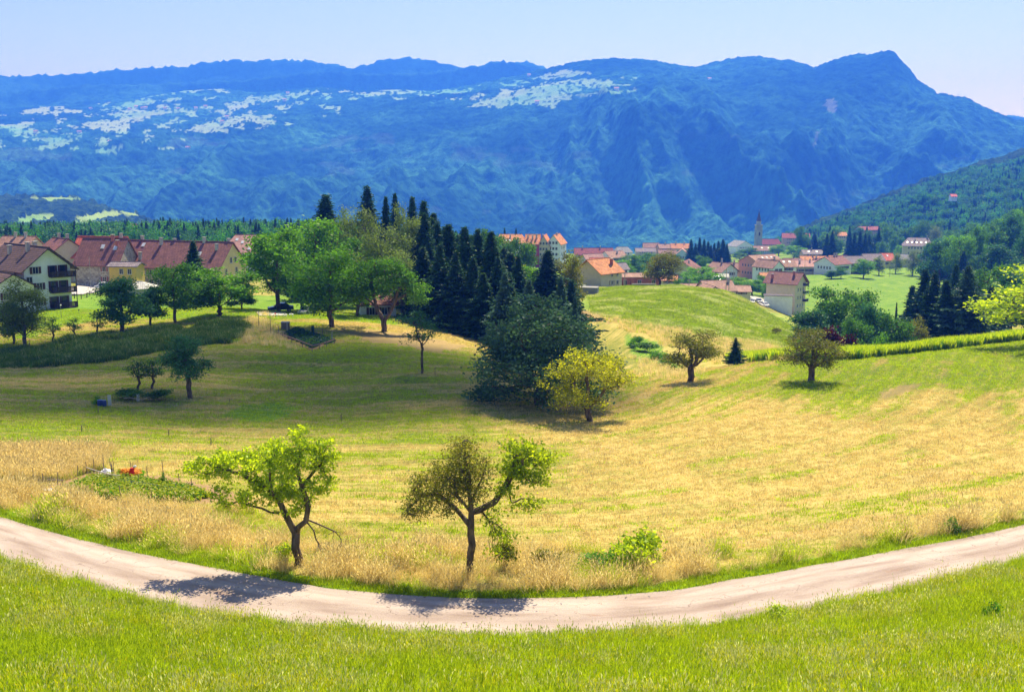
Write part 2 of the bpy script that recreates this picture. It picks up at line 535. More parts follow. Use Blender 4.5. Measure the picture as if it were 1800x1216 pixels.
def mat_ground():
    m, nt, out = nodes('meadow_ground')
    at_ = N(nt, 'ShaderNodeAttribute', attribute_name='zone')
    sep = N(nt, 'ShaderNodeSeparateColor'); nt.links.new(at_.outputs['Color'], sep.inputs[0])
    tc = N(nt, 'ShaderNodeTexCoord')
    ra = N(nt, 'ShaderNodeAttribute', attribute_name='row')
    sx_ = N(nt, 'ShaderNodeSeparateXYZ'); nt.links.new(tc.outputs['Object'], sx_.inputs[0])
    cb_ = N(nt, 'ShaderNodeCombineXYZ'); nt.links.new(sx_.outputs[0], cb_.inputs[0]); nt.links.new(ra.outputs['Fac'], cb_.inputs[1])
    mp = N(nt, 'ShaderNodeMapping'); mp.inputs['Scale'].default_value = (0.35, 3.2, 1)
    nt.links.new(cb_.outputs[0], mp.inputs['Vector'])
    n1 = N(nt, 'ShaderNodeTexNoise'); n1.inputs['Scale'].default_value = 0.55; n1.inputs['Detail'].default_value = 7; n1.inputs['Roughness'].default_value = 0.65
    n1.inputs['Distortion'].default_value = 0.6
    nt.links.new(mp.outputs[0], n1.inputs['Vector'])
    n2 = N(nt, 'ShaderNodeTexNoise'); n2.inputs['Scale'].default_value = 5.5; n2.inputs['Detail'].default_value = 6; n2.inputs['Roughness'].default_value = 0.75
    nt.links.new(tc.outputs['Object'], n2.inputs['Vector'])
    # dry factor = zone + streaks + tufts
    def math_(op, a, b, c=None):
        n = N(nt, 'ShaderNodeMath', operation=op)
        for i, x in enumerate((a, b, c)):
            if x is None: continue
            if isinstance(x, (int, float)): n.inputs[i].default_value = x
            else: nt.links.new(x, n.inputs[i])
        return n.outputs[0]
    s = math_('MULTIPLY_ADD', n1.outputs[0], 2.4, -1.2)
    f = math_('MULTIPLY_ADD', n2.outputs[0], 3.0, -1.5)
    d = math_('ADD', math_('ADD', sep.outputs[0], s), f)
    grass = mixc(nt, sep.outputs[1], (0.115, 0.165, 0.022), (0.10, 0.22, 0.014))
    olive = mixc(nt, sep.outputs[1], (0.26, 0.25, 0.045), (0.25, 0.36, 0.05))
    straw = mixc(nt, n2.outputs[0], (0.46, 0.34, 0.09), (0.60, 0.47, 0.17))
    rd1 = N(nt, 'ShaderNodeMapRange'); rd1.inputs[1].default_value = -0.1; rd1.inputs[2].default_value = 0.35; nt.links.new(d, rd1.inputs[0])
    rd2 = N(nt, 'ShaderNodeMapRange'); rd2.inputs[1].default_value = 0.4; rd2.inputs[2].default_value = 1.05; nt.links.new(d, rd2.inputs[0])
    c = mixc(nt, rd1.outputs[0], grass, olive)
    c = mixc(nt, rd2.outputs[0], c, straw)
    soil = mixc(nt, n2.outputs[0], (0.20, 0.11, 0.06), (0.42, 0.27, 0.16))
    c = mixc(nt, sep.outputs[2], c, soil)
    dif = N(nt, 'ShaderNodeBsdfPrincipled'); dif.inputs['Roughness'].default_value = 0.95; dif.inputs['Specular IOR Level'].default_value = 0.05
    nt.links.new(c, dif.inputs['Base Color'])
    bp = N(nt, 'ShaderNodeBump'); bp.inputs['Strength'].default_value = 0.6; bp.inputs['Distance'].default_value = 0.12
    nt.links.new(n2.outputs[0], bp.inputs['Height']); nt.links.new(bp.outputs[0], dif.inputs['Normal'])
    nt.links.new(dif.outputs[0], out.inputs[0])
    return m
M_GROUND = mat_ground()
me = np_mesh('ground', np.stack([GX, GY, GZ], -1).reshape(-1, 3), quads=grid_faces(NR, NC), mats=[M_GROUND], smooth=True)
ca = me.color_attributes.new('zone', 'FLOAT_COLOR', 'POINT')
ca.data.foreach_set('color', COLS.reshape(-1, 4).astype(np.float32).ravel())
ra_ = me.attributes.new('row', 'FLOAT', 'POINT'); ra_.data.foreach_set('value', np.where(GY < 260, ROW, GY * 0.4).astype(np.float32).ravel())
ground = tag(link('ground', me), kind='structure', label='mown hay meadow rolling down from the road to the village')
# the slope under and behind the viewpoint, so that the sheet has no near edge
mb = MB(); mb.add([(-60, -30, -2.2), (60, -30, -2.2), (60, 4.2, -3.2), (-60, 4.2, -3.2)], [(0, 1, 2, 3)])
tag(mb.build('hillside', M_GROUND), kind='structure')

# ---------------------------------------------------------------- road
def mat_road():
    m, nt, out = nodes('worn_asphalt')
    tc = N(nt, 'ShaderNodeTexCoord')
    uv = N(nt, 'ShaderNodeUVMap')
    n1 = N(nt, 'ShaderNodeTexNoise'); n1.inputs['Scale'].default_value = 1.3; n1.inputs['Detail'].default_value = 6
    mp = N(nt, 'ShaderNodeMapping'); mp.inputs['Scale'].default_value = (0.18, 0.9, 1); nt.links.new(uv.outputs[0], mp.inputs[0])
    nt.links.new(mp.outputs[0], n1.inputs['Vector'])
    n2 = N(nt, 'ShaderNodeTexNoise'); n2.inputs['Scale'].default_value = 30; n2.inputs['Detail'].default_value = 3
    nt.links.new(tc.outputs['Object'], n2.inputs['Vector'])
    c = ramp(nt, n1.outputs[0], [(0.28, (0.29, 0.22, 0.18)), (0.44, (0.40, 0.32, 0.27)), (0.56, (0.47, 0.39, 0.335)), (0.75, (0.50, 0.43, 0.37))])
    c2 = ramp(nt, n2.outputs[0], [(0.3, (0.72, 0.72, 0.72)), (0.7, (1.15, 1.15, 1.15))])
    c = mixc(nt, 1.0, c, c2, 'MULTIPLY')
    # cracks: edges of large cells, broken up
    vz = N(nt, 'ShaderNodeTexVoronoi', feature='DISTANCE_TO_EDGE'); vz.inputs['Scale'].default_value = 0.55
    wz = N(nt, 'ShaderNodeTexNoise'); wz.inputs['Scale'].default_value = 1.2; wz.inputs['Detail'].default_value = 4
    nt.links.new(tc.outputs['Object'], wz.inputs['Vector'])
    wm = N(nt, 'ShaderNodeVectorMath', operation='MULTIPLY_ADD'); wm.inputs[1].default_value = (1.6, 1.6, 0); nt.links.new(wz.outputs[1], wm.inputs[0]); nt.links.new(tc.outputs['Object'], wm.inputs[2])
    nt.links.new(wm.outputs[0], vz.inputs['Vector'])
    ck = N(nt, 'ShaderNodeMath', operation='LESS_THAN'); ck.inputs[1].default_value = 0.007; nt.links.new(vz.outputs[0], ck.inputs[0])
    bk = N(nt, 'ShaderNodeMath', operation='GREATER_THAN'); bk.inputs[1].default_value = 0.53; nt.links.new(n1.outputs[0], bk.inputs[0])
    cm = N(nt, 'ShaderNodeMath', operation='MULTIPLY'); nt.links.new(ck.outputs[0], cm.inputs[0]); nt.links.new(bk.outputs[0], cm.inputs[1])
    c = mixc(nt, cm.outputs[0], c, (0.22, 0.165, 0.14))
    # wheel tracks: two smoother, paler bands and a darker crown between them
    su = N(nt, 'ShaderNodeSeparateXYZ'); nt.links.new(uv.outputs[0], su.inputs[0])
    wn_ = N(nt, 'ShaderNodeMath', operation='MULTIPLY_ADD'); wn_.inputs[1].default_value = 0.5; nt.links.new(n1.outputs[0], wn_.inputs[0]); nt.links.new(su.outputs[1], wn_.inputs[2])
    tr_ = ramp(nt, wn_.outputs[0], [(0.0, (1, 1, 1))])
    mr = N(nt, 'ShaderNodeMapRange'); mr.inputs[1].default_value = 0.0; mr.inputs[2].default_value = 5.4; nt.links.new(wn_.outputs[0], mr.inputs[0])
    tk = ramp(nt, mr.outputs[0], [(0.0, (0.72, 0.70, 0.68)), (0.10, (0.92, 0.90, 0.88)), (0.26, (1.08, 1.06, 1.04)), (0.42, (0.90, 0.86, 0.83)), (0.52, (0.84, 0.80, 0.77)), (0.62, (1.02, 1.0, 0.98)), (0.78, (1.1, 1.08, 1.06)), (0.92, (0.92, 0.92, 0.92)), (1.0, (0.75, 0.72, 0.68))])
    c = mixc(nt, 1.0, c, tk, 'MULTIPLY')
    # reddish stains
    n3 = N(nt, 'ShaderNodeTexNoise'); n3.inputs['Scale'].default_value = 0.8; n3.inputs['Detail'].default_value = 8; n3.inputs['Roughness'].default_value = 0.7
    mp3 = N(nt, 'ShaderNodeMapping'); mp3.inputs['Scale'].default_value = (0.5, 1.6, 1); mp3.inputs['Location'].default_value = (7, 3, 0); nt.links.new(uv.outputs[0], mp3.inputs[0]); nt.links.new(mp3.outputs[0], n3.inputs['Vector'])
    st = N(nt, 'ShaderNodeMapRange'); st.inputs[1].default_value = 0.60; st.inputs[2].default_value = 0.66; st.inputs[4].default_value = 0.55; nt.links.new(n3.outputs[0], st.inputs[0])
    c = mixc(nt, st.outputs[0], c, (0.30, 0.17, 0.12))
    b = N(nt, 'ShaderNodeBsdfPrincipled'); b.inputs['Roughness'].default_value = 0.9; b.inputs['Specular IOR Level'].default_value = 0.2
    nt.links.new(c, b.inputs['Base Color'])
    bp = N(nt, 'ShaderNodeBump'); bp.inputs['Strength'].default_value = 0.35; bp.inputs['Distance'].default_value = 0.02
    nt.links.new(n2.outputs[0], bp.inputs['Height']); nt.links.new(bp.outputs[0], b.inputs['Normal'])
    nt.links.new(b.outputs[0], out.inputs[0])
    return m
M_ROAD = mat_road()
nr, ncx = len(RN), 9
w = np.linspace(0, 1, ncx)
wob = (fbm(np.arange(nr) / 7.0, np.zeros(nr), 4, 3) - 0.5) * 0.35
wob2 = (fbm(np.arange(nr) / 6.0, np.ones(nr) * 4, 4, 5) - 0.5) * 0.30
dirn = (RF - RN) / np.linalg.norm(RF - RN, axis=1)[:, None]
A = RN - dirn * (0.0 + wob[:, None]); B = RF + dirn * wob2[:, None]
P = A[:, None] * (1 - w[None, :, None]) + B[:, None] * w[None, :, None]
Zr = ROAD_Z + 0.02 + 0.06 * (1 - (2 * w - 1) ** 2)[None, :] + np.zeros((nr, 1))
co = np.concatenate([P, Zr[..., None]], -1).reshape(-1, 3)
me = np_mesh('road', co, quads=grid_faces(nr, ncx)[:, ::-1], mats=[M_ROAD], smooth=True)
uvl = me.uv_layers.new(name='UVMap')
sl = np.concatenate([[0], np.cumsum(np.linalg.norm(np.diff(RC, axis=0), axis=1))])
uvv = np.stack([np.repeat(sl[:, None], ncx, 1), np.repeat((w * 5)[None], nr, 0)], -1).reshape(-1, 2)
li = np.empty(len(me.loops), dtype=np.int32); me.loops.foreach_get('vertex_index', li)
uvl.data.foreach_set('uv', uvv[li].astype(np.float32).ravel())
tag(link('road', me), kind='structure', label='pale cracked asphalt lane curving through the meadow')
# the pale concrete kerb strip along part of the near edge
M_CONC = mat_plain('pale_concrete', (0.52, 0.47, 0.40), 0.9, 0.1, 6)
i0, i1 = [int(np.argmin(np.abs(proj(RN[:, 0], RN[:, 1], np.full(nr, ROAD_Z))[0] - uu))) for uu in (215, 640)]
mb = MB()
for i in range(i0, i1):
    a0, a1 = RN[i] - dirn[i] * 0.22, RN[i] + dirn[i] * 0.02
    b0, b1 = RN[i + 1] - dirn[i + 1] * 0.22, RN[i + 1] + dirn[i + 1] * 0.02
    z0, z1 = ROAD_Z - 0.1, ROAD_Z + 0.05 + 0.02 * math.sin(i * 1.7)
    mb.add([(a0[0], a0[1], z1), (a1[0], a1[1], z1), (b1[0], b1[1], z1), (b0[0], b0[1], z1), (a1[0], a1[1], z0), (b1[0], b1[1], z0)], [(0, 1, 2, 3), (1, 4, 5, 2)])
tag(mb.build('kerb_strip', M_CONC), kind='structure')

# ================================================================ MOUNTAINS
def prof(pts):
    a = np.array(pts, float)
    ts = np.array([ray(u, 300)[0] for u in a[:, 0]])
    return ts, a
def mat_mountain(name, forest0, forest1, rock, pasture, nscale=0.02):
    m, nt, out = nodes(name)
    at_ = N(nt, 'ShaderNodeAttribute', attribute_name='zone')
    sep = N(nt, 'ShaderNodeSeparateColor'); nt.links.new(at_.outputs['Color'], sep.inputs[0])
    tc = N(nt, 'ShaderNodeTexCoord')
    n1 = N(nt, 'ShaderNodeTexNoise'); n1.inputs['Scale'].default_value = nscale; n1.inputs['Detail'].default_value = 8; n1.inputs['Roughness'].default_value = 0.7
    nt.links.new(tc.outputs['Object'], n1.inputs['Vector'])
    n2 = N(nt, 'ShaderNodeTexNoise'); n2.inputs['Scale'].default_value = nscale / 12; n2.inputs['Detail'].default_value = 4
    nt.links.new(tc.outputs['Object'], n2.inputs['Vector'])
    c = ramp(nt, n1.outputs[0], [(0.38, forest0), (0.62, forest1)])
    c2 = ramp(nt, n2.outputs[0], [(0.35, (0.5, 0.55, 0.6)), (0.65, (1.5, 1.45, 1.3))])
    c = mixc(nt, 1.0, c, c2, 'MULTIPLY')
    pc = ramp(nt, n2.outputs[0], [(0.4, pasture), (0.62, tuple(x * y for x, y in zip(pasture, (0.55, 0.95, 0.7))))])
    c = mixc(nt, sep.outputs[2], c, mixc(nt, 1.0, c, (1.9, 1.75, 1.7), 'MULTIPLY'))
    c = mixc(nt, sep.outputs[0], c, pc)
    c = mixc(nt, sep.outputs[1], c, rock)
    b = N(nt, 'ShaderNodeBsdfDiffuse'); nt.links.new(c, b.inputs[0])
    inv = N(nt, 'ShaderNodeMath', operation='SUBTRACT'); inv.inputs[0].default_value = 1.0; nt.links.new(sep.outputs[0], inv.inputs[1])
    bp = N(nt, 'ShaderNodeBump'); bp.inputs['Distance'].default_value = 30.0
    bs = N(nt, 'ShaderNodeMath', operation='MULTIPLY'); bs.inputs[1].default_value = 0.9; nt.links.new(inv.outputs[0], bs.inputs[0]); nt.links.new(bs.outputs[0], bp.inputs['Strength'])
    nt.links.new(n1.outputs[0], bp.inputs['Height']); nt.links.new(bp.outputs[0], b.inputs['Normal'])
    nt.links.new(b.outputs[0], out.inputs[0])
    return m
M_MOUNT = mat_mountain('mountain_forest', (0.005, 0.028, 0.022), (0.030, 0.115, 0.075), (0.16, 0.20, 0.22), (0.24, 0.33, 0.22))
M_HILLW = mat_mountain('hill_forest', (0.015, 0.045, 0.008), (0.07, 0.14, 0.02), (0.35, 0.3, 0.27), (0.24, 0.34, 0.08), 0.05)

def mountain(name, cols, rows, layers, gully, mat, label, tl=(-0.72, 0.72), seed=1, canopy=9.0, paint=None, back=True, ridge_fade=0.12, jag=0.0):
    """layers: list of (w, [(u, v, Y), ...]) from foot to ridge; the sheet follows them and is then cut by gullies."""
    t = np.linspace(tl[0], tl[1], cols)
    w = np.linspace(0, 1, rows)
    L = []
    for lw, pts in layers:
        ts, a = prof(pts)
        e = np.array([ray(u, v)[1] for u, v, _ in pts])
        L.append((lw, np.interp(t, ts, e), np.interp(t, ts, a[:, 2])))
    lw = np.array([l[0] for l in L]); E = np.array([l[1] for l in L]); YY = np.array([l[2] for l in L])
    # interpolate over w (monotone enough with smoothed linear)
    idx = np.clip(np.searchsorted(lw, w, side='right') - 1, 0, len(lw) - 2)
    f = ((w - lw[idx]) / (lw[idx + 1] - lw[idx]))[:, None]
    e = E[idx] * (1 - f) + E[idx + 1] * f
    Y = YY[idx] * (1 - f) + YY[idx + 1] * f
    X = t[None, :] * Y
    Z = e * Y
    fade = smooth(0, 0.12, w)[:, None] * (1 - smooth(1 - ridge_fade, 1.0, w))[:, None]
    g = gully(X, Y, w[:, None] + 0 * X)
    if g is not None: Z = Z + g * fade
    # canopy: crowns of the forest, as real bumps
    U, V = proj(X, Y, Z)
    ma = np.zeros(X.shape + (4,)); ma[..., 3] = 1
    if paint: paint(ma, X, Y, Z, U, V, w[:, None] + 0 * X)
    cn = (vnoise(X / 19, Y / 19, seed + 70) - 0.5) * 1.2 + (vnoise(X / 9, Y / 9, seed + 71) - 0.5) * 1.2
    Z = Z + cn * canopy * (1 - np.clip(ma[..., 0] + ma[..., 1] * 0.5, 0, 1))
    # jagged tree line on the ridge itself
    if back:   # the far side, falling away behind the ridge
        nb = 14
        kb = np.linspace(0, 1, nb + 1)[1:, None]
        Yb = Y[-1][None] * (1 + 0.22 * kb); Xb = t[None] * Yb
        Zb = Z[-1][None] - (Yb - Y[-1][None]) * 0.35 - 30 * kb
        X = np.vstack([X, Xb]); Y = np.vstack([Y, Yb]); Z = np.vstack([Z, Zb])
        ma = np.concatenate([ma, np.zeros((nb, cols, 4))], 0)
    me = np_mesh(name, np.stack([X, Y, Z], -1).reshape(-1, 3), quads=grid_faces(X.shape[0], cols), mats=[mat], smooth=True)
    ca = me.color_attributes.new('zone', 'FLOAT_COLOR', 'POINT')
    ca.data.foreach_set('color', ma.reshape(-1, 4).astype(np.float32).ravel())
    return tag(link(name, me), kind='structure', label=label), (X, Y, Z)

FIELDS = [
 [(815,188),(850,178),(905,160),(960,148),(1010,140),(1060,140),(1080,147),(1050,155),(1010,162),(985,170),(975,190),(950,188),(935,182),(900,185),(880,190)],
 [(930,140),(975,128),(1000,122),(1042,130),(1010,134),(975,138)],
 [(24,202),(60,192),(110,190),(133,196),(100,202)],
 [(145,222),(180,212),(215,212),(188,200),(210,195),(275,196),(262,210),(230,216),(222,236),(190,233)],
 [(190,192),(230,178),(280,176),(260,184),(215,190)],
 [(255,166),(330,158),(390,156),(330,163)],
 [(325,228),(370,215),(400,208),(430,200),(482,207),(470,215),(420,216),(380,230)],
 [(370,196),(420,190),(400,203)],
 [(68,262),(100,246),(132,244),(120,256),(80,264)],
 [(165,262),(215,258),(212,268),(180,270)],
 [(115,262),(140,258),(130,264)],
 [(28,236),(60,226),(72,236),(40,242)],
 [(275,262),(305,258),(300,264)],
 [(440,172),(500,166),(540,160),(570,160),(520,172),(460,182)],
 [(610,166),(700,160),(770,162),(700,165),(640,170)],
 [(395,182),(420,180),(440,188),(400,192)],
 [(1075,158),(1098,160),(1088,164)],
 [(105,236),(150,232),(140,240)],[(24,222),(50,218),(40,226)],
]
def paint_main(ma, X, Y, Z, U, V, w):
    wx = (fbm(U / 9, V / 5, 3, 91) - 0.5) * 16; wy = (fbm(U / 9, V / 5, 3, 92) - 0.5) * 8
    k = np.zeros(X.shape, bool)
    for p in FIELDS: k |= in_poly(U + wx, V + wy, p)
    k |= (fbm(U / 26, V / 7, 3, 141) > 0.635) & (U < 600) & (V > 150 + (U > 400) * 6) & (V < 262 - np.maximum(0, U - 250) * 0.16) & (Y < 7000)
    k |= (fbm(U / 24, V / 6, 3, 143) > 0.64) & (U > 580) & (U < 1120) & (V > 135) & (V < 176)
    trees = fbm(U / 5.0, V / 3.0, 2, 77) > 0.66
    ma[..., 0] = (k & ~trees)
    # bare cliffs
    cl = np.zeros(X.shape, bool)
    for p in ([(1450,178),(1468,172),(1468,196),(1452,198)], [(1430,238),(1448,226),(1440,246),(1425,262)]):
        cl |= in_poly(U + wx, V + wy, p)
    rk = fbm(X / 220, Z / 60, 3, 41)
    rock = ((V > 230) & (V < 380) & (rk > 0.72)) * 0.15
    ma[..., 1] = np.maximum(cl * 0.8, rock * (1 - ma[..., 0]))
    ma[..., 2] = smooth(0.38, 0.62, fbm(X / 260, Y / 260, 4, 51) + (V - 235) / 420.0) * 0.8  # lower slopes painted paler: broadleaf green plus valley haze put into the colour
SPURS = [([(1067,196),(1040,240),(1013,280),(975,330),(950,400)],60,95), ([(1067,196),(1085,240),(1100,272),(1183,325),(1260,390)],60,85), ([(920,220),(945,255),(962,280),(990,318),(1040,390)],50,70), ([(870,270),(853,288),(767,373),(730,410)],48,65),
 ([(850,270),(862,296),(933,380),(960,410)],42,55), ([(740,270),(717,288),(657,328),(600,390)],50,60), ([(1150,198),(1215,250),(1280,305),(1348,365),(1380,410)],55,75), ([(1215,190),(1290,230),(1350,290),(1400,340)],45,60), ([(1500,160),(1470,200),(1446,228),(1415,262),(1380,300)],50,75),
 ([(1493,205),(1560,250),(1637,293),(1720,330)],50,75), ([(1480,250),(1450,330),(1428,370),(1400,410)],45,60), ([(1555,100),(1590,170),(1650,230),(1740,270)],55,70), ([(600,262),(565,288),(483,334),(440,390)],50,70), ([(600,320),(565,343),(455,388),(420,410)],42,55), ([(375,278),(345,300),(286,374),(270,410)],48,65),
 ([(190,268),(162,288),(114,336),(80,390)],50,65), ([(250,300),(215,335),(190,390)],36,45), ([(670,300),(640,350),(625,400)],36,45), ([(1115,215),(1130,260),(1165,300)],34,45), ([(1000,215),(1010,260),(1035,320),(1080,390)],38,50), ([(795,230),(770,280),(700,350),(680,400)],42,55)]
def spurs(X, Y, w):
    U = 900 + FOC * 1.012 * X / Y
    e_ = np.interp(w[:, 0], [0, .3, .55, .75, 1], [452, 335, 225, 185, 110])[:, None] + 0 * X
    wob = (fbm(X / 160, Y / 160, 3, 57) - 0.5) * 46
    out = 0
    for pts, hw, hh in SPURS:
        vs = np.array([p[1] for p in pts], float); us = np.array([p[0] for p in pts], float)
        o = np.argsort(vs)
        d = np.abs(U + wob - np.interp(e_, vs[o], us[o])) / hw
        f = smooth(vs.min() - 22, vs.min() + 8, e_) * (1 - smooth(vs.max(), vs.max() + 30, e_))
        out = np.maximum(out, hh * f * np.clip(1 - d, 0, 1) ** 1.15)
    return out * 0.8 * (1 - smooth(0.62, 0.85, w) * 0.9)
def gully_main(X, Y, w):
    wx = X + (fbm(X / 900, Y / 900, 3, 8) - 0.5) * 700
    a = ridged(wx / 620, Y / 1500 + 3.1, 4, 12, 0.42)
    b = ridged(X / 210 + Y / 900, Y / 420, 4, 19, 0.55)
    amp = 300 * smooth(0.02, 0.3, w) * (1 - smooth(0.45, 0.75, w) * 0.75)
    u = 900 + FOC * X / Y
    amp = amp * (0.75 + 0.5 * smooth(700, 1200, u))
    return spurs(X, Y, w) + (a - 0.72) * amp * 1.15 + (b - 0.65) * amp * 0.26 + (fbm(X / 90, Y / 90, 3, 31) - 0.5) * 18
L_FOOT = [(-400, 450, 3100), (400, 450, 3100), (900, 452, 3100), (1350, 452, 3000), (2200, 452, 3000)]
L_MID = [(-400, 350, 3800), (24, 350, 3800), (300, 345, 3750), (700, 330, 3700), (1100, 325, 3600), (1400, 320, 3550), (1776, 330, 3600), (2200, 340, 3700)]
L_SH = [(-400, 270, 4350), (24, 275, 4350), (300, 268, 4350), (600, 240, 4400), (850, 215, 4300), (1100, 205, 4100), (1300, 205, 4000), (1450, 200, 3950), (1600, 230, 4000), (1776, 270, 4000), (2200, 300, 4100)]
L_UP = [(-400, 225, 5400), (24, 228, 5300), (300, 222, 5300), (600, 195, 5200), (850, 178, 5000), (1080, 155, 4800), (1215, 150, 4700), (1400, 155, 4550), (1540, 140, 4450), (1620, 180, 4400), (1776, 235, 4400), (2200, 290, 4400)]
L_TOP = [(-400, 200, 6900), (24, 190, 6700), (150, 186, 6600), (250, 173, 6600), (330, 160, 6700), (400, 156, 6800), (450, 163, 6600), (500, 160, 6500), (560, 153, 6500), (640, 160, 6500), (700, 158, 6400), (770, 160, 6300), (830, 150, 6200), (900, 135, 6100), (950, 123, 6000),
         (985, 115, 5950), (1020, 107, 5900), (1075, 102, 5800), (1150, 107, 5800), (1200, 116, 5800), (1216, 120, 5850), (1240, 112, 5900), (1290, 101, 5900), (1325, 99, 5850), (1345, 103, 5800), (1390, 108, 5700), (1424, 119, 5600),
         (1455, 106, 5450), (1492, 95, 5350), (1520, 96, 5250), (1538, 91, 5200), (1553, 89, 5150), (1562, 91, 5100), (1570, 105, 5050), (1592, 122, 5000), (1600, 137, 4950), (1640, 165, 4850), (1690, 172, 4800), (1720, 188, 4750), (1776, 209, 4700), (1850, 235, 4650), (2200, 300, 4600)]
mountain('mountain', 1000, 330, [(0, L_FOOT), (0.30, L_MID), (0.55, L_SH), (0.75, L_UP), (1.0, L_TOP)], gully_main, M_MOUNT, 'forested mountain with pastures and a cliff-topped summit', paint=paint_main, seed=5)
def gully_far(X, Y, w):
    return (ridged(X / 1500, Y / 1500, 4, 61) - 0.7) * 260
FB0 = [(-400, 230, 6600), (2200, 230, 6600)]
FB1 = [(-400, 168, 7400), (24, 163, 7400), (150, 150, 7400), (300, 148, 7400), (450, 140, 7400), (540, 129, 7400), (600, 126, 7400), (700, 131, 7400), (760, 127, 7400), (820, 119, 7400), (880, 108, 7400), (910, 111, 7400), (960, 122, 7400), (1050, 150, 7400), (2200, 240, 7400)]
mountain('far_ridge', 500, 60, [(0, FB0), (1.0, FB1)], gully_far, M_MOUNT, 'blue wooded ridge behind the plateau', seed=15, canopy=16)
FC0 = [(-400, 220, 7600), (2200, 220, 7600)]
FC1 = [(-400, 140, 8400), (24, 134, 8400), (140, 131, 8400), (210, 124, 8400), (300, 116, 8400), (330, 117, 8400), (360, 111, 8400), (420, 105, 8400), (460, 107, 8400), (500, 104, 8400), (560, 108, 8400), (590, 113, 8400), (625, 120, 8400), (650, 114, 8400), (680, 106, 8400), (715, 101, 8400), (760, 107, 8400), (805, 117, 8400), (840, 120, 8400), (870, 118, 8400), (905, 108, 8400), (928, 107, 8400), (935, 111, 8400), (955, 119, 8400), (1050, 160, 8400), (2200, 240, 8400)]
mountain('far_range', 500, 50, [(0, FC0), (1.0, FC1)], gully_far, M_MOUNT, 'most distant pale blue mountain range', seed=25, canopy=18)
# the small green hill at the left, in front of the gorge
def paint_lh(ma, X, Y, Z, U, V, w):
    wx = (fbm(U / 9, V / 5, 3, 95) - 0.5) * 10
    k = np.zeros(X.shape, bool)
    for p in ([(24,386),(60,376),(95,378),(90,388),(40,392)], [(130,386),(175,372),(205,372),(225,376),(180,382),(150,392)], [(50,348),(110,346),(140,350),(90,354)], [(210,370),(245,378),(225,380)], [(130,392),(190,388),(170,398)]):
        k |= in_poly(U + wx, V, p)
    ma[..., 0] = k
mountain('green_hill', 300, 90, [(0, [(-400, 460, 1500), (2200, 460, 1500)]), (0.5, [(-400, 380, 2000), (24, 384, 2000), (130, 388, 2000), (230, 398, 1950), (300, 425, 1900), (400, 470, 1850), (2200, 700, 1800)]),
    (1.0, [(-400, 335, 2500), (24, 343, 2500), (130, 346, 2500), (165, 356, 2450), (200, 368, 2400), (240, 377, 2350), (270, 388, 2300), (300, 402, 2250), (340, 430, 2200), (420, 480, 2200), (2200, 700, 2200)])],
    lambda X, Y, w: (ridged(X / 160, Y / 160, 4, 66) - 0.7) * 30, M_HILLW, 'low green hill with small meadows beyond the village woods', tl=(-0.7, -0.2), seed=35, canopy=9, paint=paint_lh)
# the wooded hill at the right
WH = [(0, [(-400, 520, 1150), (1250, 520, 1150), (1350, 475, 1150), (1500, 445, 1100), (1776, 445, 950), (2200, 450, 900)]),
    (0.45, [(-400, 540, 1500), (1280, 540, 1500), (1380, 440, 1500), (1500, 400, 1450), (1620, 380, 1350), (1776, 360, 1250), (2200, 330, 1200)]),
    (1.0, [(-400, 560, 1900), (1300, 520, 1900), (1368, 430, 1900), (1400, 408, 1920), (1450, 383, 1950), (1500, 366, 2000), (1560, 342, 2050), (1620, 317, 2050), (1680, 300, 2100), (1730, 282, 2150), (1776, 268, 2200), (1850, 240, 2300), (2200, 150, 2500)])]
_, WHG = mountain('wooded_hill', 360, 110, WH, lambda X, Y, w: (ridged(X / 260, Y / 260, 3, 68) - 0.7) * 40, M_HILLW, 'steep wooded hill rising at the right behind the village', tl=(0.17, 0.72), seed=45, canopy=5)

# ================================================================ AIR
def haze():
    m, nt, out = nodes('haze_air')
    v = N(nt, 'ShaderNodeVolumePrincipled')
    v.inputs['Color'].default_value = (0.035, 0.16, 1.0, 1)
    v.inputs['Absorption Color'].default_value = (0.82, 0.66, 0.95, 1)
    v.inputs['Density'].default_value = 2.25e-4
    v.inputs['Anisotropy'].default_value = 0.2
    nt.links.new(v.outputs[0], out.inputs['Volume'])
    mb = MB(); mb.box(-9000, 9000, -400, 11500, -700, 930)
    return tag(mb.build('haze', m), kind='stuff', label='blue summer haze over the valley')
HAZE = haze()
# ================================================================ PLANTS
def mat_bark(name, c0, c1, scale=6):
    m, nt, out = nodes(name)
    tc = N(nt, 'ShaderNodeTexCoord')
    mp = N(nt, 'ShaderNodeMapping'); mp.inputs['Scale'].default_value = (1, 1, 0.25); nt.links.new(tc.outputs['Object'], mp.inputs[0])
    nz = N(nt, 'ShaderNodeTexNoise'); nz.inputs['Scale'].default_value = scale; nz.inputs['Detail'].default_value = 6; nt.links.new(mp.outputs[0], nz.inputs['Vector'])
    c = ramp(nt, nz.outputs[0], [(0.35, c0), (0.65, c1)])
    b = N(nt, 'ShaderNodeBsdfPrincipled'); b.inputs['Roughness'].default_value = 0.9; b.inputs['Specular IOR Level'].default_value = 0.1
    nt.links.new(c, b.inputs['Base Color'])
    bp = N(nt, 'ShaderNodeBump'); bp.inputs['Strength'].default_value = 0.8; bp.inputs['Distance'].default_value = 0.04
    nt.links.new(nz.outputs[0], bp.inputs['Height']); nt.links.new(bp.outputs[0], b.inputs['Normal'])
    nt.links.new(b.outputs[0], out.inputs[0])
    return m
BARK = mat_bark('bark_brown', (0.07, 0.048, 0.032), (0.24, 0.18, 0.13))
BARK_G = mat_bark('bark_grey', (0.07, 0.065, 0.06), (0.24, 0.22, 0.20))
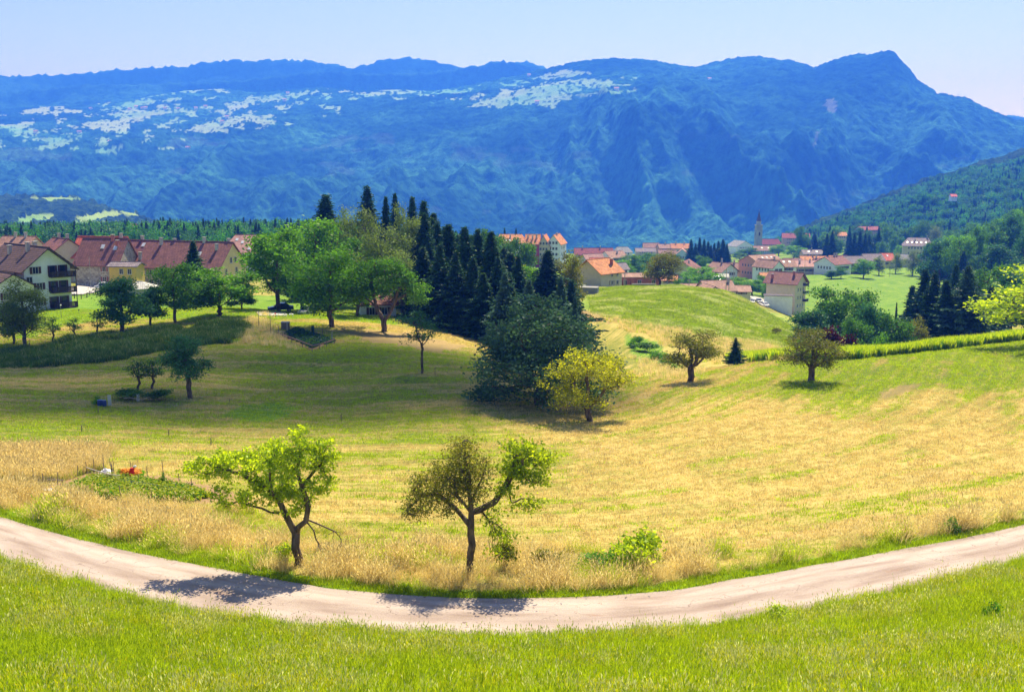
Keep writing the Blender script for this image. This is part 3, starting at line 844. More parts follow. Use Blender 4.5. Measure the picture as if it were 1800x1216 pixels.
LEAF = {
 'lime': mat_leaf('leaf_lime', (0.160, 0.272, 0.013), (0.480, 0.640, 0.032), 0.55, (1.9, 1.6, 0.4), clump=0.7),
 'gold': mat_leaf('leaf_gold', (0.195, 0.255, 0.012), (0.510, 0.570, 0.030), 0.55, (1.9, 1.6, 0.4), clump=0.7),
 'olive': mat_leaf('leaf_olive', (0.077, 0.105, 0.014), (0.238, 0.266, 0.035), 0.42, (1.7, 1.5, 0.5), clump=0.9),
 'olive2': mat_leaf('leaf_greyolive', (0.138, 0.163, 0.025), (0.425, 0.450, 0.075), 0.45, (1.6, 1.4, 0.5), clump=0.9),
 'green': mat_leaf('leaf_green', (0.043, 0.128, 0.014), (0.204, 0.442, 0.034), 0.42, (1.5, 1.6, 0.4), clump=0.5),
 'mid': mat_leaf('leaf_mid', (0.039, 0.114, 0.021), (0.150, 0.334, 0.050), 0.38, (1.4, 1.5, 0.5), clump=0.5),
 'dark': mat_leaf('leaf_dark', (0.030, 0.105, 0.040), (0.125, 0.300, 0.089), 0.30, (1.2, 1.4, 0.7), clump=0.6),
 'dusk': mat_leaf('leaf_bluegreen', (0.043, 0.109, 0.058), (0.189, 0.348, 0.160), 0.35, (1.2, 1.3, 0.8), clump=0.6),
 'birch': mat_leaf('leaf_birch', (0.080, 0.136, 0.035), (0.272, 0.368, 0.096), 0.38, (1.4, 1.4, 0.5), clump=0.5),
 'needle': mat_leaf('needle_dark', (0.016, 0.057, 0.030), (0.075, 0.185, 0.067), 0.12, (1.2, 1.3, 0.6), clump=0.8),
 'needleb': mat_leaf('needle_blue', (0.031, 0.086, 0.059), (0.125, 0.234, 0.140), 0.2, (1.1, 1.3, 0.8), clump=0.8),
 'purple': mat_leaf('leaf_purple', (0.035, 0.010, 0.014), (0.09, 0.03, 0.035), 0.4, (1.6, 0.8, 0.7), clump=0.9),
 'farleaf': mat_leaf('leaf_far', (0.025, 0.12, 0.008), (0.13, 0.40, 0.025), 0.36, (1.3, 1.4, 0.5), clump=0.25, obj_var=0.35),
 'flower': mat_leaf('pale_herbs', (0.42, 0.46, 0.12), (0.78, 0.78, 0.36), 0.45, (1.1, 1.1, 0.8), clump=0.5, obj_var=0.25),
 'hay': mat_leaf('cut_hay', (0.56, 0.43, 0.13), (0.86, 0.74, 0.34), 0.35, (1.1, 1.0, 0.8), clump=0.3, obj_var=0.3),
 'straw': mat_leaf('dry_grass', (0.74, 0.58, 0.22), (0.98, 0.88, 0.52), 0.45, (1.15, 1.1, 0.9), clump=0.3, obj_var=0.25),
 'grass': mat_leaf('green_grass', (0.15, 0.27, 0.008), (0.55, 0.68, 0.03), 0.5, (1.3, 1.25, 0.4), clump=0.35, obj_var=0.35),
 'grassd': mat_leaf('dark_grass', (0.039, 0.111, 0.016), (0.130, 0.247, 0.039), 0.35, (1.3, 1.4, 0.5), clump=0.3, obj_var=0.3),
}

def leaf_mesh(name, C, size, mat, rng, aspect=0.55, droop=0.3, D=None, vary=0.4):
    """C: n x 3 leaf centres, every leaf a small rhombus of its own"""
    n = len(C)
    a = rng.normal(size=(n, 3)) if D is None else D + rng.normal(size=(n, 3)) * 0.5
    a[:, 2] -= droop
    a /= np.linalg.norm(a, axis=1)[:, None] + 1e-9
    b = np.cross(a, rng.normal(size=(n, 3)))
    b /= np.linalg.norm(b, axis=1)[:, None] + 1e-9
    s = (size * (1 + vary * rng.uniform(-1, 1, n)))[:, None]
    V = np.stack([C - a * s * 0.5, C + b * s * aspect * 0.5, C + a * s * 0.5, C - b * s * aspect * 0.5], 1).reshape(-1, 3)
    F = np.arange(4 * n).reshape(n, 4)
    return np_mesh(name, V, quads=F, mats=[mat])

def skeleton(limbs, tips, rng, r_tip=0.012, up=0.6, arch=0.12, sub=3, gnarl=0.05):
    """limbs: polylines; tips: points to be reached. returns nodes, parents and radii"""
    P, par = [], []
    for pl in limbs:
        # join a limb to the nearest node
        start = -1
        p0 = np.array(pl[0], float)
        if P:
            d = np.linalg.norm(np.array(P) - p0, axis=1); start = int(d.argmin())
        prev = start
        for k in range(len(pl) - 1):
            a, b = np.array(pl[k], float), np.array(pl[k + 1], float)
            m = max(1, int(np.linalg.norm(b - a) / 0.45))
            for j in range(m + 1):
                if j == 0 and not (k == 0 and start == -1): continue
                P.append(a + (b - a) * j / m + rng.normal(size=3) * gnarl * (0 if (k == 0 and j == 0) else 1)); par.append(prev); prev = len(P) - 1
    P0 = np.array(P)
    d0 = np.array([np.linalg.norm(P0 - t, axis=1).min() for t in tips])
    order = np.argsort(d0)
    cap = len(P) + len(tips) * sub + 5
    A = np.zeros((cap, 3)); A[:len(P)] = P; n = len(P); par = list(par)
    z0 = P0[:, 2].min() + 0.22 * (P0[:, 2].max() - P0[:, 2].min())
    ends = []
    for i in order:
        t = tips[i]
        d = A[:n] - t
        c = np.linalg.norm(d, axis=1) + up * np.maximum(0, d[:, 2]) + 5.0 * (A[:n, 2] < z0)
        j = int(c.argmin())
        a = A[j]; L = np.linalg.norm(t - a)
        prev = j
        for k in range(1, sub + 1):
            f = k / sub
            p = a + (t - a) * f
            p = p + np.array((0, 0, arch * L * math.sin(math.pi * f))) + rng.normal(size=3) * 0.05 * L * (k < sub)
            A[n] = p; par.append(prev); prev = n; n += 1
        ends.append(prev)
    A = A[:n]; par = np.array(par)
    w = np.zeros(n); w[ends] = 1
    for i in range(n - 1, -1, -1):
        if par[i] >= 0: w[par[i]] += w[i]
    w = np.maximum(w, 1)
    return A, par, r_tip * w ** 0.5, ends

def wood_mesh(name, A, par, rad, mat, rmin=0.0, trunk_r=None, flare=1.5):
    V, F = [], []
    for i in range(len(A)):
        j = par[i]
        if j < 0 or rad[i] < rmin: continue
        a, b = A[j], A[i]
        d = b - a; L = np.linalg.norm(d)
        if L < 1e-5: continue
        d = d / L
        r1 = rad[i]; r0 = min(rad[j], r1 * 1.35)
        big = r1 > 0.05
        n = 8 if r1 > 0.09 else (5 if r1 > 0.03 else 3)
        if j == 0 and flare: r0 = r0 * flare
        x = np.cross(d, (0.31, 0.77, 0.55) if abs(d[1]) < 0.8 else (1.0, 0, 0)); x /= np.linalg.norm(x) + 1e-9; y = np.cross(d, x)
        w = np.arange(n) * 2 * math.pi / n
        ring = np.cos(w)[:, None] * x + np.sin(w)[:, None] * y
        b0 = len(V)
        V.extend(a + ring * r0 - d * r0 * 0.3); V.extend(b + ring * r1)
        F += [(b0 + k, b0 + (k + 1) % n, b0 + n + (k + 1) % n, b0 + n + k) for k in range(n)]
    return np_mesh(name, np.array(V), quads=np.array(F), mats=[mat], smooth=True)

def sample_clumps(clumps, n, rng, shell=0.55):
    """points in a union of ellipsoids (cx, cy, cz, rx, ry, rz[, weight])"""
    w = np.array([(c[3] * c[4] * c[5]) ** (2 / 3) * (c[6] if len(c) > 6 else 1) for c in clumps]); w /= w.sum()
    idx = rng.choice(len(clumps), n, p=w)
    d = rng.normal(size=(n, 3)); d /= np.linalg.norm(d, axis=1)[:, None]
    r = (shell + (1 - shell) * rng.uniform(0, 1, n)) * (0.35 + 0.65 * rng.uniform(0, 1, n) ** 0.4)
    C = np.array([c[:6] for c in clumps])[idx]
    return C[:, :3] + d * r[:, None] * C[:, 3:6]

def broadleaf(seed, limbs, clumps, tips=160, leaves=30, lsize=0.22, lmat='green', bark=None, spread=0.45, r_tip=0.014, up=0.6, arch=0.1, aspect=0.55, droop=0.3, wood_min=0.0, along=0.0, hang=0.0):
    rng = np.random.default_rng(seed)
    T = sample_clumps(clumps, tips, rng)
    A, par, rad, ends = skeleton(limbs, T, rng, r_tip, up, arch)
    wood = wood_mesh('trunk', A, par, rad, bark or BARK, wood_min)
    E = A[ends]; Pp = A[par[ends]]
    n = len(E) * leaves
    base = np.repeat(E, leaves, 0); pb = np.repeat(Pp, leaves, 0)
    f = rng.uniform(0, 1, (n, 1)) ** 1.5 * (0.4 + along)
    C = base + (pb - base) * f + rng.normal(size=(n, 3)) * spread * np.array((1, 1, 0.7))
    if hang: C[:, 2] -= rng.exponential(hang, n)
    C[:, 2] = np.maximum(C[:, 2], 0.1)
    lm = leaf_mesh('crown', C, lsize, LEAF[lmat], rng, aspect, droop)
    top = float(np.percentile(C[:, 2], 99.6)); wid = float(np.percentile(np.abs(C[:, 0]), 99))
    return {'wood': wood, 'leaf': lm, 'h': top, 'w': wid}

def auto_tree(seed, h=10, w=7, trunk=0.25, lmat='green', tips=170, leaves=34, lsize=0.28, forks=3, bark=None, shape='round', spread=0.5, **k):
    rng = np.random.default_rng(seed + 999)
    th = h * trunk
    limbs = [[(0, 0, -0.4), (0.05 * w * rng.normal() * 0.3, 0, th)]]
    top = limbs[0][1]
    for i in range(forks):
        a = 2 * math.pi * (i + rng.uniform(-.2, .2)) / forks
        q = (top[0] + math.cos(a) * w * 0.2, math.sin(a) * w * 0.2, th + h * 0.3)
        limbs.append([top, ((top[0] + q[0]) / 2 + math.cos(a) * 0.04 * w, (q[1]) / 2 + math.sin(a) * .04 * w, (th + q[2]) / 2 - 0.02 * h), q])
    limbs.append([top, (top[0] * 0.5, 0, h * 0.75)])
    ch = h - th
    cl = []
    m = 15
    for i in range(m):
        a = rng.uniform(0, 6.28); zz = th + ch * (0.2 + 0.75 * i / (m - 1)) - ch * 0.08
        f = (zz - th) / ch
        if shape == 'round': rr = w * 0.5 * math.sqrt(max(0.05, 1 - (2 * f - 0.85) ** 2 * 0.75))
        elif shape == 'tall': rr = w * 0.5 * (0.6 + 0.4 * math.sin(math.pi * min(1, f * 1.1)))
        else: rr = w * 0.5 * (1.1 - 0.6 * f)
        o = rr * rng.uniform(0.25, 0.78)
        cl.append((math.cos(a) * o, math.sin(a) * o, zz, rr * rng.uniform(0.34, 0.6), rr * rng.uniform(0.34, 0.6), ch * rng.uniform(0.09, 0.16)))
    return broadleaf(seed, limbs, cl, tips, leaves, lsize, lmat, bark, spread=spread, **k)

def spruce(seed, h=16, r=3.0, lmat='needle', dens=1.0, droop=0.35, bare=0.06, power=1.0, spray=1.1):
    rng = np.random.default_rng(seed)
    mb = MB(); mb.path([(0, 0, -0.5), (0, 0, h * 0.5), (0, 0, h * 0.97)], [0.022 * h, 0.013 * h, 0.003 * h], 6)
    C, D, S = [], [], []
    z = h * bare
    while z < h * 0.985:
        f = z / h
        L = r * (1 - f) ** power * rng.uniform(0.72, 1.15) + 0.08
        nb = max(4, int((6 + 3 * (1 - f)) * dens))
        a0 = rng.uniform(0, 6.28)
        for k in range(nb):
            a = a0 + 2 * math.pi * k / nb + rng.normal() * 0.15
            l = L * rng.uniform(0.5, 1.3)
            dx, dy = math.cos(a), math.sin(a)
            ns = max(3, int(l / 0.30))
            dr = droop * rng.uniform(0.7, 1.3)
            for j in range(ns):
                t = (j + 0.5) / ns
                px = l * t
                pz = z - dr * l * t + 0.22 * l * t * t + rng.normal() * 0.05
                sz = spray * (0.6 + 0.5 * (1 - t)) * (0.22 + 0.98 * (1 - f) ** 0.7)
                for side in (-1, 0, 1):
                    o_ = side * (0.10 + 0.30 * (1 - t) * l * 0.6) * rng.uniform(0.5, 1.2)
                    C.append((dx * px - dy * o_, dy * px + dx * o_, pz - abs(o_) * 0.25)); D.append((dx - dy * side * 0.8, dy + dx * side * 0.8, -0.3)); S.append(sz)
            if l > 0.6 and k % 2 == 0:
                mb.tube((0, 0, z), (dx * l * 0.8, dy * l * 0.8, z - dr * l * 0.7), 0.02 * h * 0.12, 0.008, 3, cap=False)
        z += h * 0.023 * (1.1 - 0.4 * f) / max(0.6, dens)
    C = np.array(C); D = np.array(D, float); S = np.array(S)
    n = len(C)
    # two crossed sprays per point
    C2 = np.concatenate([C, C + rng.normal(size=C.shape) * 0.12]); D2 = np.concatenate([D, D * 0.6 + np.array((0, 0, -0.5))]); S2 = np.concatenate([S, S * 0.8])
    lm = leaf_mesh('crown', C2, 1.0, LEAF[lmat], rng, 0.42, 0.15, D2, 0.0)
    co = np.empty(len(lm.vertices) * 3, dtype=np.float32); lm.vertices.foreach_get('co', co); co = co.reshape(-1, 4, 3)
    cc = C2[:, None]; co = cc + (co - cc) * S2[:, None, None]
    lm.vertices.foreach_set('co', co.astype(np.float32).ravel()); lm.update()
    return {'wood': mb.mesh('trunk', BARK, True), 'leaf': lm, 'h': h, 'w': r}

def shrub(seed, w=2, h=1.5, lmat='lime', n=900, lsize=0.14, stems=9, lobes=6):
    rng = np.random.default_rng(seed)
    cl = []
    for i in range(lobes):
        a = rng.uniform(0, 6.28); o = w * 0.28 * rng.uniform(0.2, 1)
        cl.append((math.cos(a) * o, math.sin(a) * o, h * rng.uniform(0.2, 0.72), w * 0.3, w * 0.3, h * 0.34))
    P = sample_clumps(cl, n, rng, 0.3); P[:, 2] = np.maximum(P[:, 2], 0.05)
    mb = MB()
    for i in range(stems):
        t = P[rng.integers(n)]
        mb.path([(t[0] * .1, t[1] * .1, -0.2), (t[0] * .5, t[1] * .5, t[2] * .55), tuple(t)], [0.02, 0.014, 0.006], 4)
    return {'wood': mb.mesh('stem', BARK, True), 'leaf': leaf_mesh('foliage', P, lsize, LEAF[lmat], rng), 'h': h, 'w': w / 2}

PLACED = []
def plant(proto, loc, h=None, w=None, rz=None, name='tree', label=None, cat='tree', group=None, parts=('trunk', 'crown'), sx=None, tilt=0):
    rnd = random.Random(int(loc[0] * 31 + loc[1] * 17))
    sz = (h / proto['h']) if h else 1.0
    sxy = (w * 1.15 / (2 * proto['w'])) if w else sz
    o = empty(name, loc, rnd.uniform(0, 6.28) if rz is None else rz, label, cat, group)
    o.scale = (sxy, sxy, sz)
    if tilt: o.rotation_euler[1] = tilt
    a = link(parts[0], proto['wood'], o); b = link(parts[1], proto['leaf'], o)
    PLACED.append((loc[0], loc[1], sxy * proto['w']))
    return o

def plant_px(proto, u, vtop, vbase=None, Y=None, wpx=None, **k):
    if wpx: wpx *= {'spruce': 2.0, 'fir': 1.6, 'blue_pine': 1.35, 'cedar': 1.25, 'village_spruce': 1.3}.get(k.get('name'), 1.0)
    """stand a tree where the photograph has its foot, as tall and as wide as it is seen"""
    p = foot(u, vbase) if (vbase and not Y) else put(u, Y)
    e = ray(u, vtop)[1]
    h = e * p.y - p.z
    w = wpx / FOC * p.y / 0.985 if wpx else None
    return plant(proto, p, h=max(h, 0.3), w=w, **k)

# ---------------------------------------------------------------- hero trees by the road (metres, x right, y away)
PXM = 1930.0 / 54.0
def hero(u0, v0, pts):     # picture offsets -> metres at the tree's distance
    return pts
T_CHERRY = broadleaf(11,
    [[(0, 0, -0.3), (-0.05, 0, 0.9), (-0.12, 0.05, 1.6)],
     [(-0.12, 0.05, 1.6), (-0.55, 0.1, 2.6), (-0.9, 0.2, 3.3), (-1.5, 0.2, 4.0), (-2.6, 0.1, 4.6), (-4.0, 0, 4.9)],
     [(-0.12, 0.05, 1.6), (0.45, -0.1, 2.3), (0.55, -0.2, 3.0), (0.3, 0, 3.9), (0.1, 0, 4.8), (0.2, 0.1, 5.7)],
     [(0.3, 0, 3.9), (1.0, 0.3, 4.8), (1.5, 0.3, 5.2)],
     [(-0.9, 0.2, 3.3), (-1.0, -0.9, 4.4), (-0.9, -1.2, 5.2)], [(-0.9, 0.2, 3.3), (-0.9, 1.3, 4.4), (-1.3, 1.9, 5.2)],
     [(-0.55, 0.1, 2.6), (-1.6, -0.2, 2.9), (-2.8, -0.3, 3.3), (-3.4, -0.3, 3.1)]],
    [(-4.3, 0, 4.9, 1.5, 1.0, 0.6, 0.9), (-2.9, 0.2, 5.0, 1.4, 1.2, 0.9), (-1.5, 0.5, 5.3, 1.3, 1.5, 1.0), (-0.5, -0.6, 5.4, 1.2, 1.3, 1.2), (0.5, 0.2, 5.5, 1.2, 1.3, 1.1), (1.35, 0.3, 5.2, 0.9, 0.9, 1.2, 0.9),
     (-2.9, -0.3, 3.6, 1.3, 0.9, 0.8, 0.9), (-1.2, 0, 3.9, 1.2, 1.3, 1.0), (0.2, 0.1, 3.8, 1.1, 1.1, 1.0), (1.2, 0.2, 3.9, 0.8, 0.7, 0.8, 0.7), (-0.3, 0, 2.9, 0.9, 0.7, 0.6, 0.6), (0.3, 0, 6.5, 0.7, 0.5, 0.45, 0.7), (1.5, 0, 6.1, 0.6, 0.4, 0.35, .6), (-3.4, 0, 5.7, 0.6, 0.5, .3, .6)],
    tips=520, leaves=24, lsize=0.155, lmat='lime', spread=0.14, r_tip=0.009, up=0.5, arch=0.05, aspect=0.6, along=0.5)
T_HALF = broadleaf(12,
    [[(0, 0, -0.3), (0.02, 0, 1.6), (0.02, 0, 3.0), (-0.02, 0, 4.2), (-0.2, 0, 5.6), (-0.25, 0, 6.4)],
     [(0.02, 0, 2.6), (-0.8, 0.1, 3.3), (-1.4, 0.2, 3.9), (-2.2, 0.2, 3.9), (-2.9, 0.1, 3.2)], [(0, 0, 3.0), (-0.6, -0.5, 4.1), (-0.9, -0.8, 5.0)],
     [(0.02, 0, 3.1), (0.5, 0.1, 3.1), (1.1, 0.1, 3.5), (1.6, 0.1, 4.3), (2.1, 0.1, 5.3), (2.5, 0, 6.0)], [(1.6, 0.1, 4.3), (2.4, 0.1, 4.5), (3.0, 0.1, 5.1)],
     [(0, 0, 3.6), (0.6, 0.2, 4.6), (0.8, 0.2, 5.3), (1.3, 0.2, 5.9)]],
    [(-0.35, 0, 6.0, 0.9, 0.9, 0.65), (-1.0, 0.2, 5.0, 1.1, 1.1, 0.8), (-2.0, 0.1, 4.3, 1.1, 1.0, 0.75), (-2.5, 0, 3.4, 0.8, 0.9, 0.75), (-1.3, -0.3, 3.6, 1.0, 0.9, 0.7), (0.3, 0, 5.0, 0.9, 0.8, 0.8), (0.3, 0, 3.9, 0.8, 0.7, 0.6, 0.7), (-0.5, 0, 4.3, 0.9, 0.8, 0.8)],
    tips=640, leaves=17, lsize=0.10, lmat='olive2', bark=BARK, spread=0.21, r_tip=0.0068, up=0.3, arch=0.10, aspect=0.6, along=1.2)
# its right-hand limbs carry larger, brighter leaves
def extra_leaves(seed, clumps, n, size, lmat, spread=0.16, per=26):
    rng = np.random.default_rng(seed)
    T = sample_clumps(clumps, n, rng)
    C = np.repeat(T, per, 0) + rng.normal(size=(n * per, 3)) * spread * np.array((1.2, 1.2, 0.7))
    return leaf_mesh('foliage', C, size, LEAF[lmat], rng, 0.6), T
BR_CL = [(2.3, 0, 6.0, 0.9, 0.8, 0.55), (3.2, 0, 5.6, 0.75, 0.6, 0.5), (2.0, 0.1, 5.1, 0.8, 0.7, 0.5), (2.9, 0, 4.7, 0.8, 0.6, 0.4), (1.6, 0, 4.2, 0.6, 0.5, 0.35, 0.7), (2.6, 0, 3.5, 1.1, 0.5, 0.3, 0.5), (1.0, 0, 2.9, 0.6, 0.4, 0.4, 0.6), (1.4, 0, 2.0, 0.7, 0.4, 0.45, 0.6), (1.0, 0, 1.3, 0.4, 0.3, 0.3, 0.4)]
BR_LEAF, BR_TIPS = extra_leaves(13, BR_CL, 300, 0.15, 'lime', 0.2, 14)
def twig_mesh(limbs, tips, seed, r_tip=0.009, name='branch'):
    rng = np.random.default_rng(seed)
    A, par, rad, e = skeleton(limbs, tips, rng, r_tip, 0.2, 0.05)
    return wood_mesh(name, A, par, rad, BARK, flare=0)
BR_WOOD = twig_mesh([[(0.05, 0, 3.1), (0.5, 0.1, 3.1), (1.1, 0.1, 3.5), (1.6, 0.1, 4.3), (2.1, 0.1, 5.3)], [(0.5, 0.1, 3.05), (0.9, 0, 2.5), (1.3, 0, 1.8)]], BR_TIPS, 14)

pc = foot(524, 996)
o = plant(T_CHERRY, pc, rz=0, h=T_CHERRY['h'] * 1.06, name='cherry_tree', label='leafy lime-green cherry tree leaning left over the lane, its shadow on the asphalt')
dead = twig_mesh([[(0.35, 0, 2.4), (1.1, 0.1, 2.0), (1.9, 0.1, 1.7)], [(0.5, 0, 2.3), (0.9, 0, 1.3), (1.1, 0.1, 0.5)]], np.random.default_rng(5).uniform((0.7, -0.5, 0.3), (2.4, 0.5, 2.1), (46, 3)), 15, 0.008, 'bare_branch')
tag(link('bare_branch', dead, o), label='leafless dead branch on the right of the trunk')
ph = foot(828, 1016)
o = plant(T_HALF, ph, rz=0, h=T_HALF['h'] * 1.09, name='fruit_tree', label='straight-trunked fruit tree by the lane, thin olive crown at left and leafy limb at right')
link('branch', BR_WOOD, o); link('foliage', BR_LEAF, o)
sh = shrub(21, 1.6, 1.3, 'lime', 700, 0.11)
plant(sh, foot(503, 992), h=1.3, w=1.6, name='shrub', label='low yellow-green shrub at the foot of the cherry tree', cat='shrub', parts=('stem', 'foliage'))

# ---------------------------------------------------------------- prototypes
BL = {}
_bc = []
_rg = np.random.default_rng(77)
for _z, _o, _r, _k in ((1.9, 3.1, 1.5, 9), (3.6, 3.3, 1.7, 9), (5.4, 2.8, 1.7, 8), (7.2, 2.0, 1.6, 6), (8.6, 0.9, 1.4, 3), (4.5, 0.8, 2.2, 3)):
    for _i in range(_k):
        _a = 6.283 * (_i + _rg.uniform(-.3, .3)) / _k; _q = _o * _rg.uniform(.75, 1.2)
        _bc.append((math.cos(_a) * _q, math.sin(_a) * _q, _z + _rg.uniform(-.5, .5), _r * _rg.uniform(.7, 1.1), _r * _rg.uniform(.7, 1.1), _r * .62))
def bl(key, *a, **k): BL[key] = auto_tree(*a, **k); return BL[key]
bl('gold', 31, 6.5, 6.6, 0.18, 'gold', tips=230, leaves=38, lsize=0.17, spread=0.27, forks=4)
BL['bigdark'] = broadleaf(32, [[(0, 0, -0.4), (0, 0, 1.3)], [(0, 0, 1.3), (-1.2, 0.3, 4), (-1.6, .4, 7)], [(0, 0, 1.3), (1.2, -.3, 4), (1.3, -.2, 7)], [(0, 0, 1.3), (.2, 1.5, 4)], [(0, 0, 1.3), (-.2, -1.6, 4)], [(0, 0, 1.3), (0, 0, 8)]], _bc, tips=620, leaves=40, lsize=0.24, lmat='dusk', spread=0.32, hang=0.2)
bl('dome1', 33, 6, 5.6, 0.25, 'olive', tips=300, leaves=26, lsize=0.15, spread=0.26, forks=4)
bl('dome2', 34, 6, 5.4, 0.22, 'olive', tips=290, leaves=26, lsize=0.15, spread=0.28, forks=5)
bl('shade', 35, 6.3, 4.6, 0.32, 'dark', tips=240, leaves=34, lsize=0.18, spread=0.28, forks=3)
bl('green1', 36, 10, 9, 0.2, 'green', tips=260, leaves=40, lsize=0.3, spread=0.42)
bl('green2', 37, 11, 8, 0.2, 'green', tips=240, leaves=40, lsize=0.32, spread=0.45)
bl('mid1', 38, 10, 8.5, 0.2, 'mid', tips=240, leaves=40, lsize=0.32, spread=0.45)
bl('mid2', 39, 9, 8, 0.14, 'mid', tips=220, leaves=40, lsize=0.34, spread=0.45, shape='cone')
bl('dark1', 40, 9, 7, 0.18, 'dark', tips=240, leaves=40, lsize=0.3, spread=0.4)
bl('birch', 41, 14, 7, 0.15, 'birch', tips=260, leaves=44, lsize=0.24, spread=0.4, shape='tall', bark=BARK_G, hang=0.5)
bl('birch2', 42, 13, 8, 0.15, 'birch', tips=240, leaves=44, lsize=0.24, spread=0.45, shape='round', bark=BARK_G, hang=0.5)
bl('sap', 43, 4, 2.4, 0.35, 'mid', tips=50, leaves=18, lsize=0.16, spread=0.22)
bl('thin', 46, 9, 5, 0.42, 'dark', tips=80, leaves=26, lsize=0.2, spread=0.3)
bl('olive2', 44, 9, 8, 0.2, 'olive', tips=220, leaves=36, lsize=0.28, spread=0.45)
bl('lime2', 45, 8, 8, 0.2, 'lime', tips=260, leaves=36, lsize=0.22, spread=0.35)
SP = {'a': spruce(51, 17, 3.3), 'b': spruce(52, 17, 2.9, droop=0.45), 'c': spruce(53, 16, 3.8, dens=0.9, droop=0.3), 'blue': spruce(54, 14, 3.4, 'needleb', 1.0, 0.2, 0.04), 'cedar': spruce(55, 14, 4.2, 'needleb', 1.05, 0.25, 0.03, 0.75),
      'loose': spruce(56, 15, 3.6, 'needle', 0.75, 0.25, 0.1, 0.7)}

# ---------------------------------------------------------------- single trees in the meadow
plant_px(BL['gold'], 1036, 614, 741, wpx=138, rz=0.6, name='plum_tree', label='golden-green round tree on the short trunk in the middle of the bowl')
plant_px(BL['bigdark'], 950, 528, 712, wpx=205, rz=1.0, name='walnut_tree', label='huge dark spreading tree at the foot of the conifer grove, crown nearly to the ground')
plant_px(BL['dome1'], 1214, 580, 671, wpx=96, rz=0.2, name='fruit_tree', label='umbrella-shaped olive tree on the crest, left of the small dense conifer')
plant_px(BL['dome2'], 1428, 579, 669, wpx=92, rz=2.2, name='fruit_tree', label='round olive tree with weeds at its foot, below the purple bush')
plant_px(BL['shade'], 335, 592, 701, wpx=84, rz=0.4, name='fruit_tree', label='dark round-headed tree on a long bare trunk, alone in the shaded meadow')
plant_px(SP['loose'], 1292, 592, 642, wpx=40, name='small_conifer', label='small dense blue-green conifer on the crest between two olive trees')
plant_px(BL['thin'], 742, 545, 657, wpx=66, name='fruit_tree', label='sparse leaning tree with a thin crown and bare trunk in front of the grove')
plant_px(BL['sap'], 243, 632, 686, wpx=44, name='young_tree', label='left small bushy tree inside the little fenced plot')
plant_px(BL['sap'], 268, 630, 684, wpx=44, name='young_tree', label='right small feathery tree inside the little fenced plot')
# row at the left, on the bank
G = 'trees in a row on the bank below the houses'
plant_px(BL['dark1'], 216, 489, 584, wpx=80, name='row_tree', label='dark cone-shaped tree, leftmost of the big trees on the bank', group=G)
plant_px(BL['dark1'], 264, 505, 573, wpx=48, name='row_tree', label='small dark tree squeezed between two bigger ones on the bank', group=G)
plant_px(BL['mid1'], 308, 464, 568, wpx=100, name='row_tree', label='broad dark-green tree at the middle of the bank row', group=G)
plant_px(BL['green2'], 386, 474, 557, wpx=105, name='row_tree', label='bright mid-green tree ending the bank row at the right', group=G)
plant_px(BL['mid2'], 425, 500, Y=200, wpx=45, name='row_tree', label='low green tree just right of the bank row', group=G)
plant_px(SP['a'], 344, 422, Y=225, wpx=44, name='spruce', label='dark pointed spruce in front of the long red roof')
plant_px(BL['birch'], 44, 492, 612, wpx=85, name='birch_tree', label='grey-green feathery tree at the left picture edge before the white apartment house', cat='tree')
plant_px(BL['dark1'], 26, 530, 605, wpx=50, name='row_tree', label='dark low tree at the very left edge under the feathery one')
for u, vt, vb, nm in ((93, 557, 601, 'bushy dark sapling'), (130, 558, 597, 'thin sapling with few leaves left of the twiggy one'), (172, 550, 592, 'twiggy sparse sapling right before the first big tree')):
    plant_px(BL['sap'], u, vt, vb, wpx=30, name='sapling', label=nm + ' on the lawn bank', group='saplings on the lawn bank')
# ---------------------------------------------------------------- the grove in the middle
G = 'tall dark spruces of the grove'
for i, (u, vt, Y, wpx, key) in enumerate(((577, 340, 262, 84, 'a'), (649, 326, 262, 74, 'c'), (681, 343, 258, 32, 'b'), (697, 337, 268, 32, 'b'), (727, 343, 255, 40, 'b'), (747, 351, 232, 58, 'a'), (764, 372, 240, 50, 'b'),
        (790, 392, 205, 64, 'a'), (818, 396, 198, 54, 'b'), (841, 400, 202, 52, 'a'), (864, 404, 196, 56, 'b'), (775, 428, 193, 60, 'c'), (802, 440, 190, 54, 'c'), (832, 450, 188, 52, 'a'), (876, 450, 190, 54, 'c'),
        (911, 448, 205, 50, 'c'), (962, 438, 215, 62, 'a'), (745, 432, 200, 56, 'a'), (1004, 488, 190, 46, 'loose'), (850, 478, 184, 48, 'b'), (895, 478, 186, 55, 'c'))):
    lab = {0: 'spruce top at the left end of the grove, above the lime-green trees', 1: 'highest spruce of the grove, on the left half', 5: 'tall spruce shoulder where the grove steps down to the right', 16: 'wide spruce standing apart before the cream apartment block', 18: 'ragged drooping spruce at the right edge of the grove beside the field'}.get(i,
          'tall narrow dark spruce in the thick of the grove' if vt > 380 else 'narrow spruce tip rising over the birches of the grove')
    plant_px(SP[key], u, vt, Y=Y, wpx=wpx, name='spruce', label=lab, group=G)
for i in range(14):
    u_ = 748 + i * 11.5
    plant_px(SP['abc'[i % 3]], u_, 372 + i * 5 + (i * 37 % 17), Y=222 + (i * 13 % 20), wpx=52, name='spruce', label='tall dark spruce in the shaded second rank of the grove', group=G)
G = 'blue-grey conifers of the grove'
